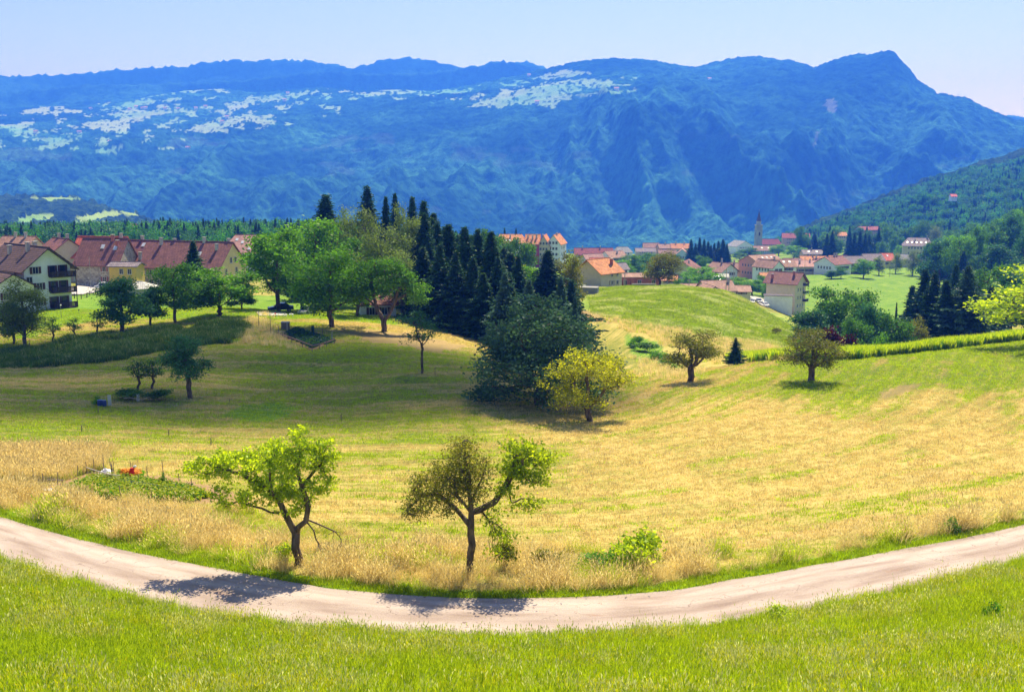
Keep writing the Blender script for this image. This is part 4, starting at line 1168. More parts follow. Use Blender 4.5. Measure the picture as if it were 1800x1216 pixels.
for u, vt, Y, wpx, lab in ((888, 478, 178, 66, 'blue-grey pine left of the wide spruce'), (985, 486, 178, 62, 'blue-grey pine at the right end of the grove'), (930, 490, 175, 60, 'blue-grey pine just above the huge dark tree'), (1010, 520, 176, 34, 'low blue-grey pine at the edge of the field')):
    plant_px(SP['blue'], u, vt, Y=Y, wpx=wpx, name='blue_pine', label=lab, group=G, cat='tree')
G = 'broadleaf trees of the grove'
for key, u, vt, Y, wpx, lab in (('green2', 490, 403, 205, 100, 'large fresh-green maple at the left end of the grove beside the yellow gable'), ('green1', 560, 388, 222, 130, 'bright green tree behind the two orchard trees'),
        ('birch', 604, 368, 240, 60, 'pale birch under the leftmost spruce tip'), ('birch2', 645, 368, 235, 78, 'yellowish birch under the highest spruce'), ('birch', 709, 362, 225, 62, 'tall grey-green birch right of the middle spruces'),
        ('birch2', 672, 400, 212, 96, 'grey-green weeping birch in the middle of the grove'), ('birch2', 708, 440, 200, 84, 'silvery lower birch at the right of the grove'), ('mid1', 640, 420, 225, 80, 'shaded tree behind the silvery birches'),
        ('olive2', 995, 446, 225, 62, 'olive tree between the wide spruce and the orange-roofed house'), ('lime2', 893, 462, 240, 66, 'lime tree seen between the spruces below the apartment block'), ('green1', 935, 470, 235, 60, 'light green tree behind the wide spruce'),
        ('mid2', 920, 420, 330, 50, 'green tree left below the cream apartment block'), ('mid1', 885, 415, 340, 60, 'blue-green tree in front of the apartment block, at its left'), ('mid2', 860, 405, 320, 50, 'green tree behind the spruces, left of the apartment block')):
    plant_px(BL[key], u, vt, Y=Y, wpx=wpx, name='grove_tree', label=lab, group=G)
plant_px(BL['green1'], 585, 446, 576, wpx=136, rz=0.3, name='orchard_tree', label='broad bright tree standing over the little vegetable garden')
plant_px(BL['green2'], 532, 470, Y=205, wpx=78, name='orchard_tree', label='light green tree left behind the broad one, over the parked car')
plant_px(BL['green1'], 627, 470, Y=196, wpx=80, name='orchard_tree', label='light green tree between the broad one and the forked one')
# forked tree: two stems in a V
T_FORK = broadleaf(61, [[(0, 0, -0.4), (-0.1, 0, 1.6)], [(-0.1, 0, 1.6), (-0.9, 0, 3.6), (-1.3, 0, 5.5), (-1.6, 0.3, 8)], [(-0.1, 0, 1.6), (0.6, 0, 2.6), (1.3, 0, 4.5), (1.9, 0, 7)], [(1.3, 0, 4.5), (3.2, 0, 6)], [(-0.9, 0, 3.6), (-3, 0.2, 6)]],
    [(-1.8, 0, 9, 2.4, 2.4, 1.8), (0.3, 0, 9.6, 2.4, 2.4, 1.6), (2.2, 0, 8, 2.2, 2.2, 1.6), (-3.3, 0, 7, 1.8, 2, 1.4), (4.0, 0, 6.2, 1.6, 1.8, 1.2), (0.4, 0, 6.6, 2, 2, 1.2), (4.2, 0, 4.6, 1.1, 1.4, .8, .6), (-3.6, 0, 5, 1.2, 1.4, .9, .6)],
    tips=300, leaves=36, lsize=0.27, lmat='green', spread=0.4, r_tip=0.02)
plant_px(T_FORK, 676, 455, 583, wpx=128, rz=0, name='orchard_tree', label='tree with a forked V-shaped trunk right of the vegetable garden')
# ---------------------------------------------------------------- trees at the right, beyond the crest
G = 'trees and shrubs beyond the crop rows'
for key, u, vt, Y, wpx, nm, lab in (('mid1', 1466, 508, 225, 110, 'maple_tree', 'broad green maple right of the tall beige house'), ('mid1', 1505, 512, 232, 80, 'maple_tree', 'second crown of green maple next to the broad one'), ('dark1', 1425, 545, 215, 66, 'maple_tree', 'low green tree at the foot of the beige house'),
        ('dark1', 1533, 536, 205, 62, 'small_tree', 'dark round small tree between the maples and the firs'), ('mid2', 1503, 560, 195, 66, 'small_tree', 'blue-green bushy tree right of the purple bush'), ('mid2', 1570, 555, 195, 70, 'small_tree', 'loose green tree left of the dark firs'), ('olive2', 1597, 560, 200, 50, 'small_tree', 'olive green bush at the foot of the firs')):
    plant_px(BL[key], u, vt, Y=Y, wpx=wpx, name=nm, label=lab, group=G, cat='tree')
for u, vt, Y, wpx, k, lab in ((1618, 470, 225, 66, 'a', 'left dark fir of the right-hand clump, with a pointed top'), (1634, 478, 215, 72, 'c', 'middle dark fir of the right-hand clump'), (1655, 490, 210, 66, 'a', 'shaded fir behind the big blue-green one'), (1597, 500, 230, 50, 'b', 'slim fir at the left side of the right-hand clump'), (1672, 462, 250, 40, 'b', 'slender fir tip behind the right-hand clump')):
    plant_px(SP[k], u, vt, Y=Y, wpx=wpx, name='fir', label=lab, group='firs of the right-hand clump', cat='tree')
plant_px(SP['cedar'], 1692, 466, Y=208, wpx=100, name='cedar', label='big blue-green conifer, the broadest of the right-hand clump', cat='tree')
plant_px(SP['cedar'], 1735, 500, Y=215, wpx=70, name='cedar', label='dark conifer half behind the yellow tree at the right edge', cat='tree')
plant_px(BL['mid1'], 1730, 468, Y=262, wpx=110, name='backing_tree', label='round green tree behind the big blue-green conifer')
plant_px(BL['dark1'], 1772, 480, Y=250, wpx=90, name='backing_tree', label='dark green tree behind the yellow one at the right edge')
plant_px(SP['b'], 1571, 530, Y=235, wpx=16, name='small_conifer', label='tiny dark spruce standing before the green field')
plant_px(BL['lime2'], 1838, 462, Y=146, wpx=215, rz=0.9, name='maple_tree', label='yellow-green tree cut by the right picture edge')
SH = {'purple': shrub(71, 4, 3.6, 'purple', 1500, 0.3), 'lime': shrub(72, 4, 3, 'lime', 1500, 0.26), 'green': shrub(73, 4, 3, 'green', 1400, 0.28), 'mid': shrub(74, 4, 3, 'mid', 1400, 0.3), 'olive': shrub(75, 2.2, 1.6, 'olive', 800, 0.16)}
def bush(key, u, vt, vb=None, Y=None, wpx=30, lab='', group=None, name='shrub'):
    return plant_px(SH[key], u, vt, vb, Y=Y, wpx=wpx, name=name, label=lab, cat='shrub', group=group, parts=('stem', 'foliage'))
bush('purple', 1470, 568, Y=185, wpx=62, lab='dark purple-leaved bush between the green trees at the right')
bush('purple', 1488, 583, Y=183, wpx=40, lab='lower part-hidden purple bush right of the larger purple one')
bush('lime', 1506, 590, Y=178, wpx=52, lab='yellow-green shrub right of the purple bushes')
bush('lime', 1576, 588, Y=180, wpx=44, lab='bright shrub at the upper edge of the crop rows, below the firs')
bush('green', 1545, 575, Y=185, wpx=50, lab='fresh green shrub between two yellow ones')
bush('mid', 1420, 582, Y=200, wpx=60, lab='green bush behind the round olive tree')
bush('lime', 1128, 912, 1000, wpx=120, lab='bright yellow-green shrub in the tall dry grass right of the fruit tree')
for u, vt, vb, w_, k, lab in ((1085, 955, 997, 90, 'green', 'low bramble spreading left of the bright shrub'), (1040, 968, 997, 80, 'green', 'lowest bramble, furthest left in the dry grass'), (1150, 965, 1002, 40, 'lime', 'small shoot at the right of the bright shrub'),
        (960, 965, 1006, 60, 'olive', 'dull weedy bush right of the fruit tree'), (884, 950, 1004, 60, 'olive', 'thin weeds under the leafy limb of the fruit tree'), (1380, 1056, 1096, 76, 'lime', 'yellow-green shrub on the near side of the lane'), (1672, 905, 938, 44, 'green', 'weedy shrub at the far edge of the lane, at right'),
        (1593, 1085, 1118, 44, 'lime', 'small yellowish shrub in the near grass at right'), (1700, 1040, 1075, 60, 'lime', 'loose shrub in the near grass at the right edge'), (1745, 1050, 1095, 50, 'green', 'green shrub in the near grass at the right edge'), (288, 826, 856, 14, 'green', 'small potted-looking plant at the back of the lower garden')):
    bush(k, u, vt, vb, wpx=w_, lab=lab)
bush('green', 1112, 592, 612, wpx=22, lab='small bush in the green gully below the bare path')
for u, v, w_, k in ((1135, 610, 50, 'mid'), (1158, 622, 56, 'green'), (1180, 636, 50, 'mid'), (1125, 598, 30, 'mid')):
    bush(k, u, v - 8, v + 10, wpx=w_, lab='low scrub filling the green gully', group='scrub in the gully')
bush('olive', 1362, 576, 588, wpx=26, lab='flat scrub on the green hill left of the maples')
bush('mid', 236, 682, 702, wpx=70, lab='dark clipped hedge around the little fenced plot, left half')
bush('mid', 275, 684, 703, wpx=60, lab='dark clipped hedge around the little fenced plot, right half')
bush('green', 172, 694, 712, wpx=26, lab='weedy plant left of the blue barrels')
# ================================================================ BUILDINGS
def mat_roof(name, c0, c1, sx=3.2, sz=4.5):
    m, nt, out = nodes(name)
    tc = N(nt, 'ShaderNodeTexCoord')
    sep = N(nt, 'ShaderNodeSeparateXYZ'); nt.links.new(tc.outputs['Object'], sep.inputs[0])
    cb = N(nt, 'ShaderNodeCombineXYZ'); nt.links.new(sep.outputs[0], cb.inputs[0]); nt.links.new(sep.outputs[2], cb.inputs[1])
    br = N(nt, 'ShaderNodeTexBrick'); br.inputs['Scale'].default_value = 1.0
    br.inputs['Brick Width'].default_value = 0.5; br.inputs['Row Height'].default_value = 0.32; br.inputs['Mortar Size'].default_value = 0.035
    br.inputs['Color1'].default_value = (*c0, 1); br.inputs['Color2'].default_value = (*c1, 1); br.inputs['Mortar'].default_value = (*[c * 0.35 for c in c0], 1)
    nt.links.new(cb.outputs[0], br.inputs['Vector'])
    nz = N(nt, 'ShaderNodeTexNoise'); nz.inputs['Scale'].default_value = 0.7; nz.inputs['Detail'].default_value = 5; nt.links.new(tc.outputs['Object'], nz.inputs['Vector'])
    g = ramp(nt, nz.outputs[0], [(0.3, (0.75, 0.75, 0.75)), (0.7, (1.2, 1.15, 1.1))])
    c = mixc(nt, 1.0, br.outputs[0], g, 'MULTIPLY')
    b = N(nt, 'ShaderNodeBsdfPrincipled'); b.inputs['Roughness'].default_value = 0.75; b.inputs['Specular IOR Level'].default_value = 0.2
    nt.links.new(c, b.inputs['Base Color'])
    bp = N(nt, 'ShaderNodeBump'); bp.inputs['Strength'].default_value = 0.7; bp.inputs['Distance'].default_value = 0.06
    nt.links.new(br.outputs['Fac'], bp.inputs['Height']); bp.invert = True; nt.links.new(bp.outputs[0], b.inputs['Normal'])
    nt.links.new(b.outputs[0], out.inputs[0])
    return m
def mat_stone(name):
    m, nt, out = nodes(name)
    tc = N(nt, 'ShaderNodeTexCoord')
    vz = N(nt, 'ShaderNodeTexVoronoi'); vz.inputs['Scale'].default_value = 2.2; nt.links.new(tc.outputs['Object'], vz.inputs['Vector'])
    ve = N(nt, 'ShaderNodeTexVoronoi', feature='DISTANCE_TO_EDGE'); ve.inputs['Scale'].default_value = 2.2; nt.links.new(tc.outputs['Object'], ve.inputs['Vector'])
    sp_ = N(nt, 'ShaderNodeSeparateColor'); nt.links.new(vz.outputs['Color'], sp_.inputs[0])
    c = ramp(nt, sp_.outputs[0], [(0.0, (0.30, 0.26, 0.20)), (0.5, (0.46, 0.42, 0.34)), (1.0, (0.62, 0.57, 0.48))])
    jr = N(nt, 'ShaderNodeMapRange'); jr.inputs[2].default_value = 0.05; nt.links.new(ve.outputs[0], jr.inputs[0])
    c = mixc(nt, jr.outputs[0], (0.22, 0.20, 0.17), c)
    b = N(nt, 'ShaderNodeBsdfPrincipled'); b.inputs['Roughness'].default_value = 0.9
    nt.links.new(c, b.inputs['Base Color'])
    bp = N(nt, 'ShaderNodeBump'); bp.inputs['Strength'].default_value = 0.8; bp.inputs['Distance'].default_value = 0.08
    nt.links.new(jr.outputs[0], bp.inputs['Height']); nt.links.new(bp.outputs[0], b.inputs['Normal'])
    nt.links.new(b.outputs[0], out.inputs[0])
    return m
W_ = lambda n, c: mat_plain('render_' + n, c, 0.9, 0.06, 0.8)
WALL = {'white': W_('white', (0.82, 0.84, 0.86)), 'cream': W_('cream', (0.62, 0.55, 0.38)), 'beige': W_('beige', (0.62, 0.52, 0.36)), 'yellow': W_('yellow', (0.66, 0.46, 0.10)), 'ochre': W_('pale_yellow', (0.62, 0.55, 0.24)),
        'pink': W_('pink', (0.58, 0.40, 0.38)), 'salmon': W_('salmon', (0.62, 0.34, 0.24)), 'crimson': W_('crimson', (0.46, 0.07, 0.12)), 'green': W_('pale_green', (0.52, 0.62, 0.46)), 'blue': W_('pale_blue', (0.52, 0.62, 0.70)),
        'grey': W_('grey', (0.42, 0.42, 0.40)), 'teal': W_('teal', (0.30, 0.55, 0.52)), 'stone': mat_stone('rubble_stone'), 'brick': mat_roof('brick_red', (0.50, 0.17, 0.12), (0.58, 0.22, 0.16)), 'wood': W_('dark_wood', (0.07, 0.045, 0.035)), 'conc': W_('concrete', (0.30, 0.29, 0.27))}
ROOF = {'red': mat_roof('tiles_red', (0.25, 0.11, 0.095), (0.34, 0.155, 0.13)), 'bright': mat_roof('tiles_bright_red', (0.68, 0.16, 0.10), (0.78, 0.22, 0.14)), 'orange': mat_roof('tiles_orange', (0.62, 0.24, 0.09), (0.78, 0.36, 0.16)),
        'brown': mat_roof('tiles_brown', (0.36, 0.20, 0.15), (0.46, 0.28, 0.21)), 'pink': mat_roof('tiles_pink', (0.52, 0.28, 0.24), (0.60, 0.34, 0.29)), 'dark': mat_roof('tiles_dark', (0.13, 0.085, 0.075), (0.19, 0.12, 0.11)),
        'grey': mat_roof('sheet_grey', (0.26, 0.27, 0.29), (0.32, 0.33, 0.35)), 'lilac': mat_roof('slates_lilac', (0.24, 0.20, 0.22), (0.32, 0.27, 0.29)), 'maroon': mat_roof('tiles_maroon', (0.30, 0.07, 0.07), (0.38, 0.10, 0.09)), 'pale': mat_roof('sheet_pale', (0.55, 0.55, 0.52), (0.62, 0.62, 0.58))}
M_TRIM = mat_plain('roof_trim', (0.10, 0.07, 0.06), 0.7, 0.1)
M_GLASS = mat_plain('window_glass', (0.02, 0.025, 0.035), 0.12, 0.1, spec=0.6)
M_FRAME = mat_plain('window_frame', (0.60, 0.58, 0.54), 0.6, 0.05)
M_SHUT = mat_plain('brown_shutter', (0.09, 0.04, 0.03), 0.7, 0.1)
M_SHUTR = mat_plain('reddish_shutter', (0.30, 0.12, 0.09), 0.7, 0.1)
M_CHIM = mat_plain('chimney_plaster', (0.45, 0.43, 0.40), 0.9, 0.1)
M_CHIMR = mat_plain('chimney_brick', (0.40, 0.14, 0.11), 0.9, 0.1)
M_WOODD = mat_plain('stained_boards', (0.055, 0.035, 0.028), 0.7, 0.2, 5)
M_METAL = mat_plain('grey_metal', (0.30, 0.30, 0.31), 0.45, 0.1, metal=0.6)
M_STEEL = mat_plain('pale_panel', (0.62, 0.64, 0.66), 0.35, 0.05, metal=0.2)

_wm = {}
def win_mesh(w, h, style):
    """window made once and repeated: local x across, -y outwards, z up from the sill"""
    key = (round(w, 2), round(h, 2), style)
    if key in _wm: return _wm[key]
    mb = MB()
    mb.box(-w/2, w/2, -0.035, 0.06, 0, h, 0)                       # pane, recessed behind the frame
    t = 0.09
    for a in ((-w/2 - t, w/2 + t, -0.09, 0.02, -t, 0), (-w/2 - t, w/2 + t, -0.09, 0.02, h, h + t), (-w/2 - t, -w/2, -0.09, 0.02, 0, h), (w/2, w/2 + t, -0.09, 0.02, 0, h), (-0.03, 0.03, -0.07, -0.036, 0, h)):
        mb.box(*a, 1)
    mb.box(-w/2 - 0.15, w/2 + 0.15, -0.16, 0.02, -0.16, -t - 0.002, 1)
    if style in ('shut', 'shutr'):
        sm = 2
        for s in (-1, 1):
            mb.box(s * (w/2 + t + w * 0.24) - w * 0.24, s * (w/2 + t + w * 0.24) + w * 0.24, -0.10, -0.04, -0.05, h + 0.05, sm)
    me = mb.mesh('window', [M_GLASS, M_FRAME, M_SHUT if style != 'shutr' else M_SHUTR])
    _wm[key] = me
    return me

def add_windows(root, face, n, m, L, W, He, style='plain', w=0.95, h=1.25, first=1.0, storey=2.9, x0=None, x1=None, jitter=0.0, skip=()):
    """n columns, m storeys of windows on a face: S (-y), N, E (+x), W"""
    me = win_mesh(w, h, style)
    half = (L if face in 'SN' else W) / 2
    x0 = -half + half * 0.3 if x0 is None else x0; x1 = half - half * 0.3 if x1 is None else x1
    for j in range(m):
        for i in range(n):
            if (i, j) in skip: continue
            c = x0 + (x1 - x0) * (i + 0.5) / n if n > 1 else (x0 + x1) / 2
            z = first + j * storey
            if face == 'S': loc, rz = (c, -W/2 - 0.03, z), 0
            elif face == 'N': loc, rz = (c, W/2 + 0.03, z), math.pi
            elif face == 'E': loc, rz = (L/2 + 0.03, c, z), math.pi / 2
            else: loc, rz = (-L/2 - 0.03, c, z), -math.pi / 2
            link('window', me, root, loc, rz)

def slope_mesh(L, W, He, Hr, over, gover, side, th=0.22, hip=0.0):
    """one roof slope with its thickness; side -1 front, +1 back; hip shortens the ridge"""
    s = side; g = L / 2 + gover
    rise = (Hr - He) / (W / 2)
    ze = He - rise * over
    yo = s * (W / 2 + over)
    r = g - hip
    top = [(-g, yo, ze), (g, yo, ze), (r, 0, Hr), (-r, 0, Hr)]
    bot = [(x, y, z - th) for x, y, z in top]
    return top + bot, [(0, 1, 2, 3), (7, 6, 5, 4), (0, 4, 5, 1), (1, 5, 6, 2), (3, 7, 4, 0), (2, 6, 7, 3)]

def house(name, label, loc, L, W, He, Hr, rot, wall='white', roof='red', over=0.6, gover=0.5, wins=(), chim=(), hip=0.0, cat='house', group=None, base=4.0, style='plain', skylights=(), clip=0.0, chm=None):
    root = empty(name, loc, R(rot), label, cat, group)
    root['label'] = label
    mb = MB()
    # walls with gable ends; foundation runs into the ground
    th = 0.26
    top = Hr - th - 0.02
    v = [(-L/2, -W/2, -base), (L/2, -W/2, -base), (L/2, W/2, -base), (-L/2, W/2, -base), (-L/2, -W/2, He - 0.24), (L/2, -W/2, He - 0.24), (L/2, W/2, He - 0.24), (-L/2, W/2, He - 0.24)]
    if hip <= 0.01:
        v += [(-L/2, 0, top), (L/2, 0, top)]
        mb.add(v, [(0, 1, 5, 4), (2, 3, 7, 6), (1, 2, 6, 9, 5), (3, 0, 4, 8, 7), (4, 5, 9, 8), (6, 7, 8, 9)])
    else:
        mb.add(v, [(0, 1, 5, 4), (2, 3, 7, 6), (1, 2, 6, 5), (3, 0, 4, 7), (4, 5, 6, 7)])
    mb.build('wall', WALL[wall], root)
    rb = MB()
    for s in (-1, 1):
        a, f = slope_mesh(L, W, He, Hr, over, gover, s, hip=hip)
        rb.add(a, f)
    if hip > 0.01:
        g = L / 2 + gover; rise = (Hr - He) / (W / 2); ze = He - rise * over; yo = W / 2 + over
        for s in (-1, 1):
            rb.add([(s * g, -yo, ze), (s * g, yo, ze), (s * (g - hip), 0, Hr), (s * g, -yo, ze - .2), (s * g, yo, ze - .2)], [(0, 1, 2), (0, 3, 4, 1)])
    rf = rb.build('roof', ROOF[roof], root)
    # ridge cap
    r_ = MB(); r_.box(-L/2 - gover + hip, L/2 + gover - hip, -0.14, 0.14, Hr - 0.06, Hr + 0.09); r_.build('ridge_cap', ROOF[roof], rf)
    for c in chim:
        x, f = c[0], c[1]; hh = c[2] if len(c) > 2 else 1.2
        y = f * W / 2
        zr = Hr - (Hr - He) * abs(f)
        cb = MB(); cb.box(-0.38, 0.38, -0.32, 0.32, -0.9, hh, 0); cb.box(-0.5, 0.5, -0.44, 0.44, hh + 0.22, hh + 0.34, 1)
        for sx in (-1, 1):
            for sy in (-1, 1): cb.box(sx * 0.3 - 0.06, sx * 0.3 + 0.06, sy * 0.24 - 0.06, sy * 0.24 + 0.06, hh, hh + 0.22, 0)
        cb.build('chimney', [chm or M_CHIM, M_CHIM], rf, loc=(x, y, zr))
    for x, f in skylights:
        rise = (Hr - He) / (W / 2); a = math.atan(rise)
        sb = MB(); sb.box(-0.5, 0.5, -0.7, 0.7, 0.0, 0.12, 1); sb.box(-0.4, 0.4, -0.6, 0.6, 0.121, 0.14, 0)
        o = sb.build('skylight', [M_STEEL, M_FRAME], rf, loc=(x, f * W / 2, Hr - (Hr - He) * abs(f) + 0.03)); o.rotation_euler = (a * (1 if f < 0 else -1), 0, 0)
    for wd in wins:
        kw = wd[3] if len(wd) > 3 else {}
        add_windows(root, wd[0], wd[1], wd[2], L, W, He, **{'style': style, **kw})
    return root

def house_px(name, label, u, vb, ve, vr, Y, wpx, depth, rot=0, gable=False, **k):
    """house given as seen: centre column, base / eave / ridge rows, apparent front width"""
    pm = Y / FOC / 0.985
    t, eb = ray(u, vb)
    zb = eb * Y
    He = ray(u, ve)[1] * Y - zb; Hr = ray(u, vr)[1] * (Y + depth * 0.4) - zb
    wm = wpx * pm
    loc = (t * (Y + depth / 2), Y + depth / 2, zb)
    st = k.pop('storeys', None)
    if gable: L, W, rr = depth, wm, rot - 90
    else: L, W, rr = wm, depth, rot
    return house(name, label, loc, L, W, max(He, 1.5), max(Hr, He + 0.8), rr, **k)

def auto_wins(face, wpx, Y, he_m, style='plain'):
    n = max(1, int(wpx * Y / FOC / 2.6)); m = max(1, int((he_m) / 2.7))
    return (face, n, m, {'storey': he_m / m, 'first': he_m / m * 0.35, 'w': 0.9, 'h': min(1.3, he_m / m * 0.45), 'style': style})

# ---------------------------------------------------------------- white apartment house at the left
aY = 218
zb = ray(85, 549)[1] * aY
apt = house('apartment_house', 'white apartment house with dark timber balconies at the left picture edge', (ray(70, 500)[0] * (aY + 5) - 2.2, aY + 5, zb), 17, 9.4, 9.4, 13.1, -42, 'white', 'dark', over=1.2, gover=1.5, cat='apartment house',
    chim=((3.2, -0.25, 1.4), (-3.0, -0.45, 1.3), (1.8, 0.2, 1.2)), style='shut', base=3)
Lh = 17 / 2
wsh = win_mesh(1.05, 1.25, 'shut')
for y, z in ((-2.4, 8.0), (-3.7, 6.1), (-1.8, 4.8), (-1.8, 1.7), (-3.6, 3.2)):
    link('window', wsh if y != -3.7 else win_mesh(1.05, 1.25, 'plain'), apt, (Lh + 0.03, y, z), math.pi / 2)
for s in range(3):
    z0 = (1.0, 4.1, 7.2)[s]
    bal = MB(); bal.box(Lh + 0.01, Lh + 1.5, 0.2 - 0.3 * 0, 5.2, z0 - 0.18, z0)
    bo = bal.build('balcony', M_WOODD, apt)
    rl = MB()
    rl.box(Lh + 1.44, Lh + 1.52, 0.2, 5.2, z0 + 0.95, z0 + 1.03)
    for zz in (0.06, 0.30, 0.54, 0.76): rl.box(Lh + 1.45, Lh + 1.49, 0.2, 5.2, z0 + zz, z0 + zz + 0.17)
    for yy in (0.2, 5.14):
        for zz in (0.06, 0.30, 0.54, 0.76): rl.box(Lh + 0.02, Lh + 1.44, yy, yy + 0.05, z0 + zz, z0 + zz + 0.17)
    for k in range(6): rl.box(Lh + 1.40, Lh + 1.448, 0.25 + k * 0.97, 0.33 + k * 0.97, z0, z0 + 1.0)
    rl.build('railing', M_WOODD, bo)
    for y in (1.0, 3.1):
        d = MB(); d.box(-0.55, 0.55, -0.05, 0.04, 0, 2.15, 0); d.box(-0.95, -0.57, -0.11, -0.051, 0, 2.15, 1); d.box(0.57, 0.95, -0.11, -0.051, 0, 2.15, 1)
        d.build('balcony_door', [M_GLASS, M_SHUT], apt, loc=(Lh + 0.03, y, z0 + 0.02), rz=math.pi / 2)
    ps = MB()
    ps.box(Lh + 1.36, Lh + 1.48, 5.02, 5.14, z0 + 0.0, z0 + 2.9); ps.build('balcony_post', M_WOODD, bo)
add_windows(apt, 'S', 3, 3, 17, 9.4, 9, storey=3.0, first=1.2, style='shut')
add_windows(apt, 'N', 4, 3, 17, 9.4, 9, storey=3.0, first=1.2, style='shut')
dk = MB(); dk.tube((0, 0, 0), (0, 0, 1.7), 0.03, 0.03, 5); dk.tube((-.5, 0, 1.5), (.5, 0, 1.5), 0.02, 0.02, 4); dk.tube((-.35, 0, 1.3), (.35, 0, 1.3), 0.02, 0.02, 4)
dk.build('antenna', M_METAL, apt, loc=(2.0, -1.1, 12.6))
house('low_wing', 'lower white wing of the apartment house, cut by the picture edge', (ray(24, 500)[0] * 214 - 1.5, 213, ray(24, 560)[1] * 213), 9, 8, 6.8, 9.2, -45, 'white', 'dark', over=1.0, gover=1.0, cat='house', wins=(('E', 2, 2, {'storey': 3, 'first': 1.2}), ('S', 3, 2, {'storey': 3, 'first': 1.2})), chim=((1, -0.5, 1.6),), style='shut')
# ---------------------------------------------------------------- houses behind, left
def hp(*a, **k): return house_px(*a, **k)
hp('house', 'reddish-brown roofed house behind the white apartment house, at the far left', 38, 470, 436, 415, 340, 60, 10, rot=-10, wall='beige', roof='brown', chim=((2.5, -0.1), (-1, -0.1)), wins=(('S', 4, 2),))
hp('house', 'cream house with narrow slit windows right behind the white apartment house', 112, 505, 446, 419, 315, 52, 12, rot=-40, wall='cream', roof='red', chim=((-1.5, 0.05), (3.3, 0.05)), wins=(('E', 1, 3, {'w': 0.5, 'storey': 2.7, 'x0': -4, 'x1': 0}), ('S', 3, 2)))
hp('house', 'pale green house under the bright red roof with one open skylight', 186, 506, 450, 416, 318, 88, 11, rot=-8, wall='green', roof='bright', wins=(('S', 4, 2),), skylights=((-3, -0.5),), chim=((6, -0.1),))
hp('stone_house', 'rubble-stone house with a big dark-red roof and reddish shutters, beside the white car', 191, 509, 463, 419, 292, 80, 12, rot=-8, wall='stone', roof='red', chim=((2.3, -0.08), (4.2, -0.3)), wins=(('S', 1, 2, {'x0': 1.6, 'x1': 3.0, 'storey': 2.7, 'first': 2.2, 'style': 'shutr', 'h': 1.2}),), skylights=((0.2, -0.35), (3.9, -0.4)), chm=M_CHIMR)
hp('yellow_house', 'small bright yellow annexe between the two stone houses', 225, 510, 467, 463, 283, 50, 4.5, rot=-8, wall='yellow', roof='lilac', wins=(('S', 2, 2, {'storey': 2.7, 'first': 1.5, 'x0': -1.5, 'x1': 3}),), over=0.5)
hp('row_house', 'long stone row house with endless dark-red tiled roof and a pale yellow gable end', 322, 512, 468, 424, 296, 205, 14, rot=-17, wall='stone', roof='red', chim=((-12.5, 0.05), (-9.5, -0.75, 1.6), (-5.5, -0.15, 1.5), (7.5, -0.02, 1.0), (12.5, -0.3), (14.5, 0.1), (-2.2, 0.05, 0.6)), wins=(('S', 9, 2, {'storey': 2.7, 'first': 1.7}),), skylights=((-13, -0.5), (5.0, -0.5), (8.0, -0.5), (-11, -0.2)))
gend = bpy.data.objects[[o.name for o in SC.objects if o.name.startswith('row_house')][0]]
# pale yellow render on the gable end of the row house
def gable_render(root, L, W, He, Hr, wall, rows):
    mb = MB(); x = L / 2 + 0.012; t = Hr - 0.3
    mb.add([(x, -W/2, -4), (x, W/2, -4), (x, W/2, He - 0.26), (x, 0, t), (x, -W/2, He - 0.26), (x - .01, -W/2, -4)], [(0, 1, 2, 3, 4)])
    mb.build('gable_wall', WALL[wall], root)
pmr = 296 / FOC / 0.985
_L = 205 * pmr; _zb = ray(322, 512)[1] * 296; _He = ray(322, 468)[1] * 296 - _zb; _Hr = ray(322, 424)[1] * (296 + 5.6) - _zb
gable_render(gend, _L, 14, _He, _Hr, 'ochre', 3)
for y, z in ((-3.6, 1.6), (0.6, 1.6), (-3.6, 4.6), (1.6, 4.8), (-1.0, 7.6), (1.2, 7.6)):
    link('window', win_mesh(0.95, 1.4, 'plain'), gend, (_L / 2 + 0.045, y, z), math.pi / 2)
hp('villa', 'pink-tiled hipped roof with white dormer windows rising behind the row house', 443, 470, 443, 413, 400, 84, 16, rot=-6, wall='white', roof='pink', hip=3.5, skylights=((-2, -0.45), (2.5, -0.45), (1.5, -0.8), (-4.5, -0.3)), wins=(('S', 5, 2),), over=0.4)
hp('shed', 'low shed with a pale grey tent-like roof behind the bank trees', 247, 517, 508, 495, 262, 40, 7, rot=0, wall='grey', roof='pale', hip=2.6)
hp('cottage', 'small white house with a red roof half hidden behind the forked tree', 662, 562, 533, 516, 200, 62, 8, rot=12, wall='white', roof='red', wins=(('S', 2, 1, {'style': 'shut'}),), chim=((1.5, -0.2),))
hp('farmhouse', 'red roof alone among the woods beyond the village, far left', 231, 402, 399, 394, 640, 16, 8, wall='white', roof='bright', base=8)
hp('low_house', 'brick-red roof glimpsed between the spruces below the apartment block', 889, 478, 470, 452, 330, 34, 9, wall='cream', roof='red')
